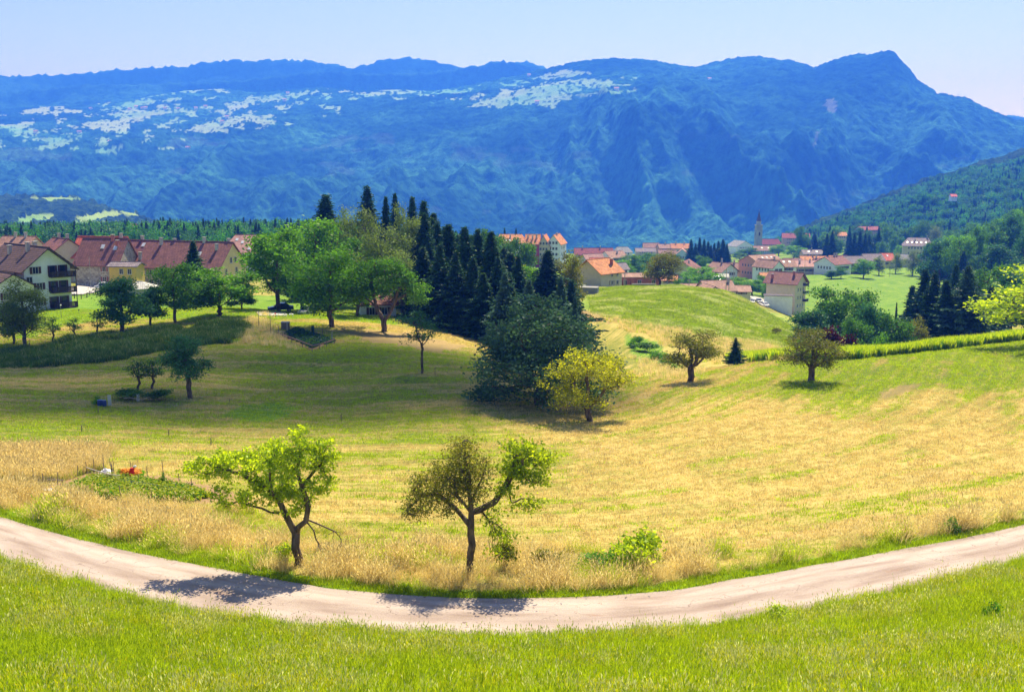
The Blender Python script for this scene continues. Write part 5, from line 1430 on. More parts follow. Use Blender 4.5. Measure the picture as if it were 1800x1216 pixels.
# ---------------------------------------------------------------- apartment block behind the grove
bY = 560
def blk(name, label, u, vb, ve, vr, wpx, depth, **k): return hp(name, label, u, vb, ve, vr, bY, wpx, depth, cat='apartment block', **k)
blk('apartment_block', 'long pale yellow wing of the apartment block under an orange-red roof', 898, 462, 426, 412, 52, 13, rot=-6, wall='cream', roof='orange', hip=2.5, wins=(('S', 7, 3, {'storey': 2.9, 'first': 1.2}),), skylights=tuple((-6 + 2 * i, -0.75) for i in range(6)), chim=((0, -0.4),), base=6)
blk('apartment_block', 'crimson middle section of the apartment block with balconies', 937, 462, 428, 412, 24, 12, rot=-6, wall='crimson', roof='orange', wins=(('S', 3, 3, {'storey': 2.9, 'first': 1.4}),), chim=((0, -0.5, 1.6), (2, -0.4, 1.6), (-2.4, -0.4)), base=6)
blk('apartment_block', 'cream gabled section of the apartment block beside the crimson one', 958, 462, 432, 413, 22, 14, rot=-8, gable=True, wall='beige', roof='orange', wins=(('E', 3, 4, {'storey': 2.8, 'first': 0.8}),), chim=((2, -0.3, 1.6),), base=6)
blk('apartment_block', 'white gabled end of the apartment block with dark balconies', 978, 462, 428, 412, 24, 16, rot=-14, gable=True, wall='white', roof='orange', wins=(('E', 3, 4, {'storey': 2.9, 'first': 0.8, 'style': 'plain'}), ('S', 3, 3), ('N', 3, 3)), chim=((1, 0.1, 1.0),), base=6)
# ---------------------------------------------------------------- near house with the orange roof, walls
oh = hp('stone_barn', 'stone house with an orange tiled roof at the top of the green hill', 1052, 505, 478, 455, 318, 60, 9.5, rot=48, wall='cream', roof='orange', gable=False, over=0.7, gover=0.9, chim=((3.0, -0.5, 1.5),), chm=M_CHIMR, wins=(('S', 2, 2, {'storey': 2.4, 'first': 0.6, 'w': .7, 'h': 1.0, 'x0': -1, 'x1': 4}),))
mb = MB(); mb.box(-2.3, 2.3, -1.6, 1.6, -7, 0); mb.box(-2.4, 2.4, -1.7, 1.7, 0.001, 0.12)
p = put(1034, 262); tag(mb.build('concrete_tank', WALL['conc'], loc=(p.x, p.y, ray(1034, 505)[1] * 262), rz=R(-12)), 'grey concrete box at the field corner under the orange-roofed house', 'concrete tank')
hp('brick_building', 'long low brick-red building at the edge of the green hill', 1117, 507, 487, 480, 332, 78, 8, rot=3, wall='brick', roof='brown', over=0.2, gover=0.1, wins=(('S', 3, 1, {'w': .9, 'h': 1.5, 'first': 1.0, 'x0': -6, 'x1': 7}),))
# ---------------------------------------------------------------- the village, house by house
V = [
 ('long maroon-roofed terrace at the far left of the village', 1043, 458, 447, 436, 800, 66, 12, 0, 0, 'cream', 'maroon', {'chim': ((-8, 0), (5, 0))}),
 ('modern building with a grey sheet roof beside the maroon terrace', 1094, 450, 443, 434, 820, 30, 12, 5, 0, 'white', 'grey', {'hip': 3}),
 ('pinkish-roofed house just above the orange-roofed stone one', 1041, 470, 459, 446, 640, 36, 10, 25, 0, 'beige', 'pink', {}),
 ('house with a crimson-red roof tucked behind the orange roof', 1052, 478, 463, 453, 560, 30, 9, 8, 0, 'beige', 'bright', {}),
 ('chalet with dark boarded gable and brown roof left of the village trees', 1078, 462, 452, 441, 650, 36, 12, 30, 0, 'white', 'brown', {'chim': ((1, -.4),)}),
 ('low grey-roofed shed below the brown chalet', 1085, 484, 473, 462, 520, 30, 8, 25, 0, 'white', 'lilac', {}),
 ('long low brown-roofed house against the gorge', 1134, 447, 442, 436, 900, 34, 10, 0, 0, 'cream', 'lilac', {}),
 ('white house with a brown roof on the skyline of the village', 1144, 444, 435, 427, 950, 27, 10, 0, 0, 'white', 'brown', {}),
 ('salmon house with two brown roofs beside the village spruces', 1169, 450, 436, 429, 930, 26, 11, 10, 0, 'salmon', 'brown', {'chim': ((0, 0),)}),
 ('orange-roofed terrace at the left of the village spruces', 1196, 447, 436, 428, 930, 34, 11, 0, 0, 'beige', 'orange', {'chim': ((-4, 0), (3, 0))}),
 ('brown-roofed low house in front of the orange terrace', 1172, 456, 447, 439, 850, 30, 10, 0, 0, 'pink', 'brown', {}),
 ('tall grey-white gabled house in front of the village spruces', 1199, 466, 448, 437, 840, 24, 12, -10, 1, 'blue', 'pink', {}),
 ('large chalet with a red roof and dark balconies in the village trees', 1205, 494, 474, 458, 520, 44, 14, -20, 1, 'cream', 'red', {'over': 1.4, 'gover': 1.6, 'chim': ((2, .3),)}),
 ('white-gabled house with a brown roof right of the poplar-like bushes', 1268, 488, 476, 462, 560, 34, 13, 28, 1, 'white', 'brown', {'over': 1.0, 'gover': 1.2, 'chim': ((0, 0, 1.8),)}),
 ('brown-roofed extension behind the white-gabled house', 1290, 484, 474, 462, 575, 32, 10, 0, 0, 'cream', 'brown', {'chim': ((0, 0),)}),
 ('white church hall with a grey roof left of the bell tower', 1300, 450, 433, 423, 1050, 34, 18, 22, 1, 'white', 'grey', {}),
 ('cream parish building with a dark red roof behind the bell tower', 1350, 438, 429, 420, 1180, 42, 12, 0, 0, 'cream', 'maroon', {'hip': 3}),
 ('pale blue house with brown roof and dormers in front of the bell tower', 1343, 451, 440, 432, 1000, 38, 12, 0, 0, 'blue', 'brown', {'skylights': ((-3, -.5), (3, -.5))}),
 ('large pink apartment house with dormers right of the bell tower', 1398, 436, 418, 410, 1120, 46, 14, -10, 0, 'pink', 'maroon', {'chim': ((-5, 0), (1, 0))}),
 ('salmon-coloured house with a long pale-brown roof in the village centre', 1337, 487, 461, 448, 560, 58, 15, 30, 0, 'salmon', 'brown', {'skylights': ((-2, -.4), (1, -.4), (4, -.4))}),
 ('white house with twin-window gable and skylit brown roof beside the salmon one', 1350, 482, 470, 457, 520, 26, 14, 30, 1, 'white', 'brown', {}),
 ('white wing with three skylights next to the twin-window gable', 1374, 480, 468, 456, 530, 38, 10, 8, 0, 'white', 'brown', {'skylights': ((-3, -.4), (0, -.4), (3, -.4)), 'chim': ((-4, 0),)}),
 ('red-roofed house behind the skylit roof', 1392, 466, 462, 454, 650, 30, 10, 0, 0, 'cream', 'red', {}),
 ('long pinkish-brown roof right of the skylit house', 1412, 482, 468, 458, 600, 50, 12, 3, 0, 'beige', 'pink', {'chim': ((-3, -.4), (3, -.2))}),
 ('orange-brown roofs in the middle of the lower village', 1428, 470, 460, 450, 680, 44, 12, 0, 0, 'beige', 'orange', {'chim': ((0, 0),)}),
 ('small white house with a red roof beside the white gable', 1440, 477, 464, 454, 620, 20, 10, -5, 0, 'white', 'red', {'chim': ((-2, 0),)}),
 ('white-gabled house with a red roof and geraniums at the green field', 1463, 478, 464, 451, 590, 44, 14, 35, 0, 'white', 'red', {'chim': ((1, 0), (3, 0))}),
 ('orange-roofed house behind the white gable at the field', 1472, 465, 457, 449, 720, 30, 10, 0, 0, 'cream', 'orange', {}),
 ('grey-roofed barn left of the round green tree at the field', 1498, 476, 462, 450, 600, 34, 11, 8, 0, 'wood', 'lilac', {}),
 ('grey-brown roof with dormer behind the round green tree', 1531, 470, 458, 446, 660, 34, 12, 10, 0, 'cream', 'lilac', {}),
 ('red-roofed house between two field trees', 1556, 469, 457, 445, 680, 22, 11, 5, 0, 'cream', 'bright', {'skylights': ((0, -.4),)}),
 ('low pale house between the birches at the field edge', 1590, 466, 456, 447, 700, 30, 10, -25, 0, 'cream', 'grey', {}),
 ('brown house with two dormers above the lower village', 1426, 453, 446, 439, 820, 34, 12, 0, 0, 'pink', 'lilac', {'chim': ((0, 0),), 'skylights': ((-3, -.5), (3, -.5))}),
 ('orange-roofed white house high on the wooded slope', 1475, 427, 414, 408, 1000, 21, 11, 0, 0, 'cream', 'orange', {}),
 ('red and grey apartment house highest on the wooded slope', 1525, 416, 404, 398, 1050, 36, 13, 8, 0, 'pink', 'maroon', {'chim': ((2, 0),)}),
 ('large cream villa under a mansard roof of lilac slates at the right', 1612, 450, 432, 418, 760, 50, 18, -18, 0, 'cream', 'lilac', {'hip': 4, 'skylights': tuple((-7 + 3 * i, -.6) for i in range(5)), 'chim': ((-2, -.4), (6, 0))}),
 ('low lilac-roofed wing of the slate villa', 1660, 452, 438, 429, 760, 42, 12, -4, 0, 'beige', 'lilac', {}),
 ('small teal house with an orange roof at the right edge of the village', 1662, 464, 451, 442, 620, 18, 9, -15, 0, 'teal', 'orange', {'chim': ((0, -.3),)}),
 ('low wide house with brown roof behind the crest of the green hill', 1258, 518, 513, 493, 372, 52, 12, 8, 0, 'cream', 'brown', {'chim': ((4, -.2),)}),
 ('brown roof wing at the left of the low wide house', 1218, 516, 510, 499, 380, 44, 10, 0, 0, 'cream', 'brown', {}),
 ('brown roof wing at the right of the low wide house, beside the car park', 1296, 519, 513, 502, 385, 40, 10, -6, 0, 'cream', 'brown', {}),
 ('gabled front of the low wide house with a satellite dish', 1247, 520, 511, 501, 362, 30, 10, 8, 1, 'cream', 'brown', {'over': .9, 'gover': 1.0}),
 ('tiny shed with an orange roof below the skylit white house', 1346, 492, 486, 479, 480, 20, 6, 0, 0, 'grey', 'orange', {}),
 ('pale shed with a flat roof in the gardens', 1270, 496, 486, 481, 450, 16, 6, 0, 0, 'ochre', 'pale', {}),
 ('lower orange roof by the round olive tree of the village', 1176, 500, 492, 484, 420, 26, 8, -10, 0, 'cream', 'orange', {}),
 ('small red roof deep in the hillside woods', 1675, 348, 345, 341, 1350, 10, 8, 0, 0, 'white', 'bright', {}),
]
for lab, u, vb, ve, vr, Y, wpx, dep, rot, gab, wall, roof, kw in V:
    he = (vb - ve) * Y / FOC
    wins = [auto_wins('E' if gab else 'S', wpx, Y, he, 'shut' if Y < 700 else 'plain')]
    if Y < 700: wins.append(auto_wins('W' if not gab and rot > 0 else ('S' if gab else 'E'), dep * FOC / Y, Y, he))
    nm = 'church_hall' if 'church' in lab else 'shed' if 'shed' in lab else 'chalet' if 'chalet' in lab else 'villa' if 'villa' in lab else 'village_house'
    house_px(nm, lab, u, vb, ve, vr, Y, wpx, dep, rot, bool(gab), wall=wall, roof=roof, wins=wins, group='houses of the village', **kw)
# ---------------------------------------------------------------- tall beige house with annexe
tb = hp('tall_house', 'tall beige four-storey house with a red roof standing alone at the car park', 1380, 547, 496, 478, 415, 54, 9.8, rot=-38, wall='beige', roof='red', over=0.9, gover=1.2, chim=((-4.2, -0.7, 1.4), (3.6, -0.25, 1.2)), chm=M_CHIMR, style='plain',
    wins=(('E', 3, 3, {'storey': 3.0, 'first': 1.6, 'w': .8, 'h': 1.2}),), cat='house')
tb_L = 54 * 415 / FOC / 0.985
for s in range(3):
    z0 = 3.4 + s * 3.0
    b_ = MB(); b_.box(tb_L/2 + .01, tb_L/2 + 1.3, 2.2, 4.9, z0 - .15, z0); bo = b_.build('balcony', M_CONC, tb)
    r_ = MB(); r_.box(tb_L/2 + 1.22, tb_L/2 + 1.3, 2.2, 4.9, z0 + .01, z0 + 1.0); r_.box(tb_L/2 + .02, tb_L/2 + 1.21, 2.2, 2.26, z0 + .01, z0 + 1.0); r_.build('railing', M_WOODD, bo)
p = put(1371, 402)
mb = MB(); mb.box(-5.0, 5.0, -2.6, 2.6, -3, 4.9)
an = empty('flat_annexe', (p.x - .6, 403, ray(1371, 543)[1] * 402), R(-12), 'white flat-roofed garage annexe in front of the tall beige house', 'annexe')
mb.build('wall', WALL['white'], an); r_ = MB(); r_.box(-5.3, 5.3, -2.9, 2.9, 4.92, 5.12); r_.build('roof', ROOF['lilac'], an)
link('window', win_mesh(.9, 2.2, 'plain'), an, (5.03, -.6, 1.4), math.pi / 2)
# ---------------------------------------------------------------- bell tower
tw = at(1332, 443, 1100)
ct = empty('bell_tower', tw, R(8), 'pale stone church bell tower with a pointed dark spire', 'church tower')
mb = MB(); mb.box(-3, 3, -3, 3, -5, 22.5); mb.box(-3.3, 3.3, -3.3, 3.3, 22.52, 23.1); mb.box(-2.85, 2.85, -2.85, 2.85, 23.12, 26.6); mb.box(-3.4, 3.4, -3.4, 3.4, 26.62, 27.2)
mb.build('shaft', WALL['grey'] if False else mat_plain('tower_stone', (0.34, 0.34, 0.34), 0.9, 0.1, 0.5), ct)
for k in range(4):
    a = k * math.pi / 2
    wb = MB(); pts = [(-.75, 0), (.75, 0), (.75, 2.8)] + [(0.75 * math.cos(q), 2.8 + .75 * math.sin(q)) for q in (0.5, 1.05, 1.57, 2.1, 2.64)] + [(-.75, 2.8)]
    wb.add([(x, -3.03, 16.5 + z) for x, z in pts] + [(x, -2.9, 16.5 + z) for x, z in pts], [tuple(range(len(pts)))])
    wb.build('belfry_opening', M_GLASS, ct, rz=a)
mb = MB(); mb.tube((0, 0, 27.22), (0, 0, 30.2), 2.5, 2.4, 8); mb.tube((0, 0, 30.22), (0, 0, 30.7), 2.8, 2.8, 8); mb.build('drum', WALL['grey'], ct)
mb = MB(); mb.tube((0, 0, 30.72), (0, 0, 40.5), 2.5, 0.10, 8); mb.build('spire', ROOF['dark'], ct)
mb = MB(); mb.tube((0, 0, 40.4), (0, 0, 42.6), .1, .1, 5); mb.box(-.7, .7, -.08, .08, 41.5, 41.7); mb.build('cross', M_METAL, ct)
# ---------------------------------------------------------------- far farms on the plateau
FARMS = [(735-500+20, 192, 'white'), (228, 194, 'white'), (240, 190, 'white'), (252, 192, 'white'), (290, 193, 'white'), (312, 194, 'white'), (345, 192, 'cream'), (360, 189, 'cream'), (330, 264, 'white'), (195, 252, 'white'), (500, 178, 'white'), (931, 135, 'cream'), (945, 183, 'orange'), (1085, 160, 'white'), (160, 193, 'cream'), (1248, 143, 'white'), (62, 234, 'cream'), (140, 235, 'cream'), (392, 217, 'cream'), (400, 209, 'white'), (505, 166, 'white')]
mt = bpy.data.objects['mountain']
dg_ = None
from mathutils.bvhtree import BVHTree
_me = mt.data
_co = np.empty(len(_me.vertices) * 3, dtype=np.float32); _me.vertices.foreach_get('co', _co); _co = _co.reshape(-1, 3)
_g = _co.reshape(344, 1000, 3)
_gu, _gv = proj(_g[:330, :, 0], _g[:330, :, 1], _g[:330, :, 2])
fm = MB(); fm.box(-9, 9, -6, 6, -6, 6, 0); fm.add([(-10, -7, 6), (10, -7, 6), (10, 7, 6), (-10, 7, 6), (-10, 0, 11), (10, 0, 11)], [(0, 1, 5, 4), (3, 4, 5, 2), (0, 4, 3), (1, 2, 5)], 1)
fm_w = fm.mesh('far_farmhouse', [mat_plain('far_white', (0.85, 0.82, 0.78), 0.8, .02), ROOF['pink']])
for i, (u, v, c) in enumerate(FARMS):
    j = np.argmin((_gu - u) ** 2 + (_gv - v) ** 2); q = _g[:330].reshape(-1, 3)[j]
    o = link('far_farmhouse', fm_w, None, (float(q[0]), float(q[1]), float(q[2]) + 3), random.Random(i).uniform(-.5, .5))
    tag(o, 'tiny white farmhouse among the pastures of the far plateau', 'farmhouse', 'farmhouses on the far plateau')
# ================================================================ SMALLER THINGS
M_POST = mat_plain('weathered_wood', (0.24, 0.19, 0.15), 0.9, 0.2, 8)
M_POSTL = mat_plain('pale_wood', (0.48, 0.42, 0.34), 0.9, 0.15, 8)
M_IRON = mat_plain('rusty_iron', (0.14, 0.09, 0.07), 0.7, 0.2, 8)
M_RED = mat_plain('red_cloth', (0.85, 0.02, 0.015), 0.7, 0.05, 6)
M_WHT = mat_plain('white_sheet', (0.85, 0.85, 0.83), 0.6, 0.04, 4)
M_BLUE = mat_plain('blue_plastic', (0.03, 0.06, 0.25), 0.4, 0.08, 4)
M_BLK = mat_plain('black_rubber', (0.02, 0.02, 0.02), 0.6, 0.1)
M_CARW = mat_plain('white_paint', (0.80, 0.81, 0.82), 0.25, 0.02, spec=0.6)
M_CARB = mat_plain('dark_blue_paint', (0.02, 0.05, 0.08), 0.25, 0.05, spec=0.6)
M_CARS = mat_plain('silver_paint', (0.50, 0.52, 0.54), 0.25, 0.03, spec=0.6, metal=0.4)
M_SOIL = mat_plain('garden_soil', (0.22, 0.14, 0.09), 0.95, 0.3, 4)

def car(label, loc, rz, paint, group=None, van=False, sc=1.0):
    root = empty('parked_car', loc, rz, label, 'car', group, sc)
    h = 1.75 if van else 1.45
    prof = [(-2.1, 0.35), (-2.15, 0.75), (-1.35, 0.92), (-0.65, h - 0.05), (0.9, h), (1.75, h - 0.12), (2.05, 0.95), (2.1, 0.35)] if van else [(-2.1, 0.35), (-2.15, 0.7), (-1.2, 0.85), (-0.5, h - 0.04), (0.7, h), (1.4, 0.98), (2.05, 0.88), (2.1, 0.35)]
    mb = MB(); n = len(prof); V = []
    for y, k in ((-0.85, 0.92), (-0.80, 1.0)):
        pass
    for y in (-0.86, 0.86):
        for x, z in prof:
            yy = y * (0.84 if z > 1.1 else 1.0)
            V.append((x, yy, z))
    F = [tuple(range(n - 1, -1, -1)), tuple(range(n, 2 * n))] + [(i, (i + 1) % n, n + (i + 1) % n, n + i) for i in range(n)]
    mb.add(V, F); mb.build('body', paint, root)
    gl = MB()
    for s in (-1, 1):
        y0, y1 = s * 0.865, s * 0.745
        gl.add([(-1.05, y0, 0.96), (1.2 if not van else 1.8, y0, 0.98), (0.75 if not van else 1.6, y1, h - 0.12), (-0.48, y1, h - 0.14)], [(0, 1, 2, 3) if s < 0 else (3, 2, 1, 0)])
    gl.build('side_window', M_GLASS, root)
    ws = MB(); a, b = prof[2], prof[3]
    ws.add([(a[0] + .08 - .03, -.74, a[1] + .07), (a[0] + .05, .74, a[1] + .07), (b[0] - .07, .64, b[1] - .05), (b[0] - .07, -.64, b[1] - .05)], [(3, 2, 1, 0)]); ws.build('windscreen', M_GLASS, root)
    for x in (-1.35, 1.3):
        for s in (-1, 1):
            w = MB(); w.tube((0, -0.11, 0), (0, 0.11, 0), 0.33, 0.33, 12); wo = w.build('wheel', M_BLK, root, loc=(x, s * 0.80, 0.33))
            r = MB(); r.tube((0, -0.118, 0), (0, 0.118, 0), 0.19, 0.19, 8); r.build('rim', M_METAL, wo)
    hb = MB(); hb.box(-2.17, -2.1, -.75, -.45, .62, .76); hb.build('headlight', M_FRAME, root)
    hb = MB(); hb.box(-2.17, -2.1, .45, .75, .62, .76); hb.build('headlight', M_FRAME, root)
    return root
def gloc(u, Y): return put(u, Y)
p = at(181, 506, 284); car('white estate car parked against the rubble-stone house', (p.x, p.y, gz(p.x, p.y) + 0.0), R(6), M_CARW, van=True)
p = put(494, 208); car('dark blue car parked under the maple at the end of the drive', p, R(12), M_CARB, sc=1.15)
p = put(540, 200); car('silver car half hidden behind the broad orchard tree', p, R(70), M_CARS)
for i, (u, Y, m, l) in enumerate(((1322, 396, M_CARS, 'silver car at the left end of the small car park'), (1334, 402, M_CARB, 'dark car in the middle of the small car park'), (1345, 398, M_CARW, 'white car next to the garage annexe'))):
    car(l, put(u, Y), R(80 + 10 * i), m, 'cars in the small car park')
for i, (u, v, Y, m, l) in enumerate(((1030, 497, 300, M_CARW, 'white car left of the orange-roofed stone house'),)):
    car(l, put(u - 14, Y), R(10 + 40 * i), m)
# paved yards as thin sheets on the ground
def paving(name, poly, Ylo, Yhi, mat, kind='structure', lift=0.12):
    """a sheet over the ground inside a polygon given as seen"""
    pts = []
    for u, v in poly:
        Y = find_Y(u, v, Ylo, Yhi, 500) or Yhi
        t, e = ray(u, v); pts.append((t * Y, Y))
    xs = [p[0] for p in pts]; ys = [p[1] for p in pts]
    n = 36
    gx, gy = np.meshgrid(np.linspace(min(xs), max(xs), n), np.linspace(min(ys), max(ys), n))
    zz = ground_z(gx, gy) + lift
    ins = in_poly(gx, gy, pts)
    f = grid_faces(n, n)
    keep = ins.ravel()[f].all(1)
    if not keep.any(): return None
    me = np_mesh(name, np.stack([gx, gy, zz], -1).reshape(-1, 3), quads=f[keep], mats=[mat], smooth=True)
    return tag(link(name, me), kind=kind)
M_PAVE = mat_plain('pale_paving', (0.46, 0.43, 0.40), 0.9, 0.08, 1.5)
paving('courtyard', [(116, 512), (150, 500), (200, 508), (150, 519), (116, 521)], 230, 340, M_PAVE, lift=0.25)
paving('parking_lot', [(1308, 521), (1352, 521), (1352, 543), (1338, 538)], 330, 440, M_PAVE, lift=0.4)
paving('driveway', [(448, 549), (500, 549), (505, 556), (455, 556)], 170, 240, M_PAVE, lift=0.12)

def stake(name, label, p, h, r=0.03, mat=None, lean=(0, 0), cat='stake', group=None):
    mb = MB(); mb.tube((0, 0, -0.3), (lean[0], lean[1], h), r, r * 0.8, 5)
    return tag(mb.build(name, mat or M_POST, loc=p), label, cat, group)
# ---- lower garden
rnd = random.Random(4)
G = 'garden stakes'
for u, vt, vb in ((60, 820, 852), (72, 832, 862), (77, 830, 865), (93, 836, 862), (101, 828, 857), (111, 845, 855), (137, 816, 846), (130, 850, 868), (154, 810, 832), (166, 805, 830), (183, 798, 830), (215, 852, 884), (265, 862, 884), (195, 842, 850), (232, 812, 828), (236, 814, 830), (259, 818, 842), (288, 806, 840), (311, 848, 872), (316, 832, 850), (337, 838, 868), (352, 816, 842), (245, 832, 855)):
    p = foot(u, vb); h = (vb - vt) * p.y / FOC
    stake('garden_stake', 'thin leaning wooden stake around the lower garden', p, h, rnd.choice((0.025, 0.035)), lean=(rnd.uniform(-.12, .12), rnd.uniform(-.1, .1)), group=G)
# wires / net between stakes: a slack pale hose-like rail
def rail(name, label, pxs, h, r, mat, cat='rail', group=None):
    mb = MB(); pts = []
    for u, v in pxs:
        p = foot(u, v); pts.append(p + Vector((0, 0, h)))
    o = pts[0].copy()
    mb.path([p - o for p in pts], [r] * len(pts), 5)
    return tag(mb.build(name, mat, loc=o), label, cat, group)
rail('net_edge', 'pale sagging rope edging the net behind the vegetable rows', [(153, 838), (170, 845), (195, 852), (212, 853)], 0.7, 0.035, M_POSTL, 'rope')
rail('net_edge', 'pale batten along the back of the vegetable rows at right', [(287, 862), (300, 866), (312, 870)], 0.15, 0.035, M_POSTL, 'batten')
rail('garden_rail', 'horizontal pole tied to the stakes at the left of the lower garden', [(84, 856), (114, 857)], 0.55, 0.03, M_POSTL)
# net: fine mesh panel of thin wires
def net(label, a, b, h, n=16):
    pa, pb = foot(*a), foot(*b)
    d = pb - pa; mb = MB()
    for i in range(n + 1):
        q = d * (i / n); mb.tube(q, q + Vector((0, 0, h)), 0.008, 0.008, 3, cap=False)
    for k in range(5):
        z = h * (k + .5) / 5; mb.tube((0, 0, z), d + Vector((0, 0, z)), 0.008, 0.008, 3, cap=False)
    return tag(mb.build('wire_net', M_METAL, loc=pa), label, 'net')
net('grey wire net behind the vegetable rows, left stretch', (160, 842), (212, 856), 0.75)
net('grey wire net behind the vegetable rows, right stretch', (214, 856), (310, 872), 0.6, 28)
net('thin wire net at the left end of the lower garden', (60, 858), (100, 860), 0.9, 10)
# red cloth on a pole
p = foot(232, 845); root = empty('scarecrow', p, 0, 'bright red cloth hung on a pole with a white cap, in the flower bed', 'scarecrow')
mb = MB(); mb.tube((0, 0, -.2), (0, 0, 1.0), 0.02, 0.02, 5); mb.build('pole', M_POST, root)
mb = MB()
n = 10
for i in range(n):
    for k, z in enumerate((0.95, 0.75, 0.5, 0.28)):
        a = 2 * math.pi * i / n; r = (0.16, 0.17, 0.19, 0.21)[k] * (1 + 0.14 * math.sin(3 * a + k))
        mb.v.append((r * math.cos(a) + (.10 if k == 0 else 0), r * 0.6 * math.sin(a), z))
for i in range(n):
    for k in range(3): mb.f.append((i * 4 + k, i * 4 + k + 1, ((i + 1) % n) * 4 + k + 1, ((i + 1) % n) * 4 + k)); mb.mi.append(0)
mb.f.append(tuple(i * 4 for i in range(n))); mb.mi.append(0)
mb.build('cloth', M_RED, root)
mb = MB(); mb.path([(0.14, 0, .96), (0.22, 0, 1.04), (0.32, 0, 1.08), (.38, 0, 1.06)], [.05, .09, .08, .02], 8); mb.build('cap', M_WHT, root)
# bundle of upright sticks
p = foot(199, 842); mb = MB()
for i in range(11):
    a = rnd.uniform(0, 6.28); mb.tube((math.cos(a) * .12, math.sin(a) * .12, -.1), (rnd.uniform(-.28, .12), rnd.uniform(-.2, .2), rnd.uniform(.9, 1.55)), .028, .012, 4)
tag(mb.build('stick_bundle', M_POST, loc=p), 'bundle of dry sticks standing upright behind the vegetable rows', 'sticks')
def sheet(name, label, u, v, w, d, h, mat, cat):
    p = foot(u, v); mb = MB(); n = 9; r2 = random.Random(int(u))
    for i in range(n):
        for j in range(n):
            x = (i / (n - 1) - .5) * w; y = (j / (n - 1) - .5) * d
            e = 1 - max(abs(i / (n - 1) - .5), abs(j / (n - 1) - .5)) * 2
            mb.v.append((x + r2.uniform(-.03, .03), y + r2.uniform(-.03, .03), 0.03 + h * min(1, e * 1.5) * r2.uniform(.6, 1.1)))
    for i in range(n - 1):
        for j in range(n - 1): mb.f.append((i * n + j, (i + 1) * n + j, (i + 1) * n + j + 1, i * n + j + 1)); mb.mi.append(0)
    return tag(mb.build(name, mat, loc=p), label, cat)
sheet('plastic_sheet', 'crumpled white sheet beside the stick bundle', 186, 832, 0.9, 0.7, .35, M_WHT, 'sheet')
sheet('plastic_sheet', 'narrow white strip at the left front of the lower garden', 87, 862, 1.1, .5, .06, M_WHT, 'sheet')
sheet('plastic_sheet', 'small white rag at the front right of the vegetable rows', 268, 884, .4, .3, .12, M_WHT, 'sheet')
sheet('plastic_sheet', 'white rag near the right end of the vegetable rows', 343, 878, .45, .35, .15, M_WHT, 'sheet')
# ---- single posts in the meadow
for u, vt, vb, l in ((144, 748, 760, 'short post in the shaded meadow, left of centre'), (297, 755, 767, 'short post in the shaded meadow, right of the other one'), (371, 770, 783, 'short post with a tuft of grass in the meadow'), (600, 728, 740, 'short dark post near the middle of the meadow'), (404, 702, 708, 'small peg beside the green patch'), (765, 646, 660, 'short dead stem beside the sparse tree'), (154, 810, 816, 'stub of a post behind the lower garden')):
    p = foot(u, vb); stake('meadow_post', l, p, (vb - vt) * p.y / FOC, .05, cat='post')
# ---- little fenced plot with blue barrels
def plank(label, u, v, w, h, mat, cat='board', th=.04):
    p = foot(u, v); mb = MB(); mb.box(-w/2, w/2, -th/2, th/2, 0, h)
    return tag(mb.build('white_board', mat, loc=p, rz=R(20)), label, cat)
plank('upright pale-blue board at the left corner of the little fenced plot', 193, 714, .35, 1.15, M_STEEL)
plank('upright white board leaning on the fence in front of the hedge', 243, 706, .3, .8, M_WHT)
for u, l in ((176, 'left blue barrel by the little fenced plot'), (183, 'right blue barrel, next to the pale board')):
    p = foot(u, 715); r = empty('barrel', p, 0, l, 'barrel', 'blue barrels by the fenced plot')
    mb = MB(); mb.path([(0, 0, 0), (0, 0, .12), (0, 0, .4), (0, 0, .62)], [.22, .26, .27, .24], 12); mb.build('drum', M_BLUE, r)
    mb = MB(); mb.tube((0, 0, .62), (0, 0, .66), .25, .25, 12); mb.build('lid', M_BLUE, r)
fn = empty('picket_fence', foot(245, 712), 0, 'rusty picket fence with a pale slack rail round the little plot', 'fence')
fo = fn.location.copy()
prev = None
mpk = MB(); mpk.tube((0, 0, -.1), (0, 0, .75), .02, .02, 4); mpk = mpk.mesh('picket', M_IRON)
for a, b, n in (((190, 714), (207, 706), 6), ((207, 706), (222, 698), 5), ((222, 704), (250, 709), 10), ((250, 709), (294, 705), 14)):
    pa, pb = foot(*a), foot(*b)
    for i in range(n): link('picket', mpk, fn, pa + (pb - pa) * (i / n) - fo)
rl = MB(); q = [foot(*x) - fo + Vector((0, 0, .5)) for x in ((218, 708), (232, 709), (250, 711), (262, 708), (283, 704))]
rl.path(q, [.035] * 5, 5); rl.build('rail', M_POSTL, fn)
stake('meadow_post', 'dark post in front of the blue barrels', foot(173, 726), .75, .05, cat='post')
# ---- upper garden: border boards, posts, bins
fr = [(490, 590), (548, 616), (590, 604)]
ub = empty('garden_fence', foot(548, 616), 0, 'low reddish timber edging with posts round the upper garden', 'fence')
uo = ub.location.copy()
q = [foot(*x) for x in ((488, 592), (520, 604), (550, 615), (572, 609), (590, 603))]
mb = MB(); mb.path([p - uo + Vector((0, 0, .55)) for p in q], [.07] * 5, 5); mb.build('rail', mat_plain('reddish_timber', (0.36, 0.20, 0.15), .8, .15, 6), ub)
pm_ = MB(); pm_.tube((0, 0, -.2), (0, 0, 1.0), .06, .05, 5); pm_ = pm_.mesh('post', M_POST)
for x in ((490, 593), (497, 597), (513, 604), (532, 612), (549, 619), (562, 615), (574, 611), (588, 604), (490, 586), (567, 588), (584, 597)):
    link('post', pm_, ub, foot(*x) - uo)
p = foot(502, 579); cb = empty('compost_bin', p, R(5), 'dark slatted compost bin behind the upper garden', 'compost bin')
